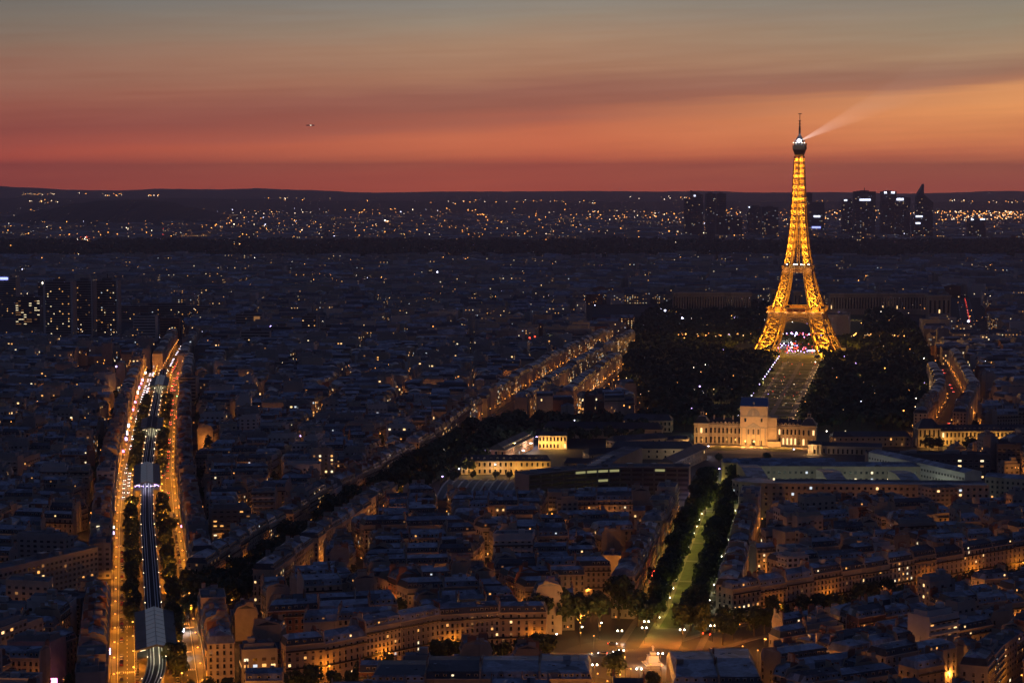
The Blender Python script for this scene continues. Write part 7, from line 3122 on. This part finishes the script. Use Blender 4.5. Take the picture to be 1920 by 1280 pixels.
for _ in range(46):
    px = rr.choice((rr.uniform(1270, 1400), rr.uniform(1590, 1700)))
    x, y = G(px, rr.gauss(628, 2), 12)
    P.append((x, y, 12, rr.uniform(.6, 1.2), rr.choice(['sodium', 'lit_warm', 'sodium_far'])))
for px, py, m, k_ in ((1240, 580, 'lamp_cool', 1.5), (1281, 597, 'lamp_cool', 1.2), (1312, 724, 'violet', 1.6), (1302, 730, 'lamp_white', 1), (1319, 737, 'lamp_white', 1), (1297, 766, 'violet', 1.8), (1290, 773, 'lamp_white', 1), (1604, 681, 'violet', 1.5), (1375, 704, 'sodium', 1.4), (1614, 752, 'lamp_cool', 1.6), (1754, 676, 'sodium', 1.4), (1816, 602, 'lamp_cool', 2.4), (1550, 808, 'lamp_white', 1.3), (1585, 808, 'lit_pale', 1.3), (1810, 690, 'lamp_cool', 1.2), (1900, 728, 'sodium', 1)):
    x, y = G(px, py, 12)
    P.append((x, y, 12, y * .00026 * k_, m))
dots('park_lights', 'strings and clusters of white, violet and orange lights in the park around the tower', P)
# soft light pools of the park and roads, plus added fill lights
for v in range(120, 830, 70):
    light('park_light', (*axp(-24, v), 8), 2400, (1, .6, .3), .4)
    light('park_light', (*axp(22, v + 20), 8), 2400, (1, .55, .25), .4)
for px, py, pw, c_ in ((1490, 650, 26000, (1, .7, .7)), (1470, 640, 20000, (.8, .6, 1)), (1515, 640, 20000, (1, .6, .6)), (1330, 632, 26000, ORG), (1640, 632, 26000, ORG), (1690, 628, 18000, ORG), (1600, 802, 9000, (.75, .85, .5)), (1570, 818, 9000, (.75, .85, .5)), (1300, 800, 6000, (.75, .85, .5)), (1720, 1148, 5000, ORG), (90, 1045, 8000, (1, .72, .3)), (60, 1040, 6000, (1, .72, .3)), (60, 1292, 3000, ORG), (150, 1296, 3000, ORG), (1700, 1262, 4000, ORG), (1835, 1262, 4500, ORG), (1880, 845, 12000, (1, .3, .15)),  # the two lower-left lights are added to warm the house fronts
                       (1275, 848, 6000, (1, .8, .5)), (1225, 880, 4000, (1, .7, .4)), (1130, 866, 4500, (1, .4, .2)), (1340, 868, 6000, (.55, .6, .9)), (1440, 866, 6000, (.55, .6, .9))):
    x, y = G(px, py, 8)
    light('yard_and_fill_light', (x, y, 8), pw * .45, c_, .5)
x_, y_ = G(1560, 652)
# amber car dots along the far red road
# aircraft, a point in the sky
yA = 7000
x_, z_ = (584 - 960) / F * yA, HC + (334 - 236) / F * yA
t0 = empty('aircraft', (x_, yA, z_), 'tiny aircraft light high in the left half of the sky', 'aircraft')
b = MB()
b.bar((x_ - 14, yA, z_), (x_ + 14, yA, z_), 3, 'white_render')
b.bar((x_, yA - 14, z_), (x_ - 3, yA + 14, z_), 2.2, 'white_render', .6)
b.build('fuselage', t0)
b = MB()
b.ball((x_ + 2, yA - 6, z_), 1.1, 'lamp_white')
b.build('landing_light', t0)

# ------------------------------------------------------------------ haze: a thin even air over the whole plain
if HAZE:
    hz = bpy.data.materials.new('haze')
    hz.use_nodes = True
    ht = hz.node_tree
    ht.nodes.clear()
    pv_ = ht.nodes.new('ShaderNodeVolumePrincipled')
    pv_.inputs['Color'].default_value = (.68, .66, .92, 1)
    pv_.inputs['Density'].default_value = HAZE
    pv_.inputs['Anisotropy'].default_value = .72
    ho = ht.nodes.new('ShaderNodeOutputMaterial')
    ht.links.new(pv_.outputs[0], ho.inputs['Volume'])
    MATS['haze'] = hz
    b = MB()
    b.box((0, 9700, -3), (30000, 29600, 405), 0, 'haze')
    o_ = b.build('haze')
    o_['kind'] = 'stuff'
for o_ in bpy.data.objects:
    if '_o' in o_:
        del o_['_o']
    if o_.type == 'LIGHT' and o_.parent is None:
        o_['kind'] = 'structure'
print('objects', len(bpy.data.objects), 'lights', sum(o_.type == 'LIGHT' for o_ in bpy.data.objects))
# The street lamps reach the lattice tower with next to nothing: leave it out of their sampling
try:
    rcv = bpy.data.collections.new('lamp_receivers')
    for o_ in bpy.data.objects:
        if o_.parent is tow and o_.type == 'MESH':
            rcv.objects.link(o_)
    air = bpy.data.collections.new('tower_light_receivers')
    for o_ in bpy.data.objects:
        if o_.name == 'haze':
            rcv.objects.link(o_)
            air.objects.link(o_)
    for it in air.collection_objects:
        it.light_linking.link_state = 'EXCLUDE'
    for it in rcv.collection_objects:
        it.light_linking.link_state = 'EXCLUDE'
    for o_ in bpy.data.objects:
        if o_.type == 'LIGHT' and o_.parent is not tow:
            w_ = o_.matrix_world.translation if o_.parent is None else o_.parent.location + o_.location
            if hypot(w_.x - EC[0], w_.y - EC[1]) > 150:
                o_.light_linking.receiver_collection = rcv
                continue
        if o_.type == 'LIGHT':
            o_.light_linking.receiver_collection = air
except Exception as ex:
    print('light linking', ex)
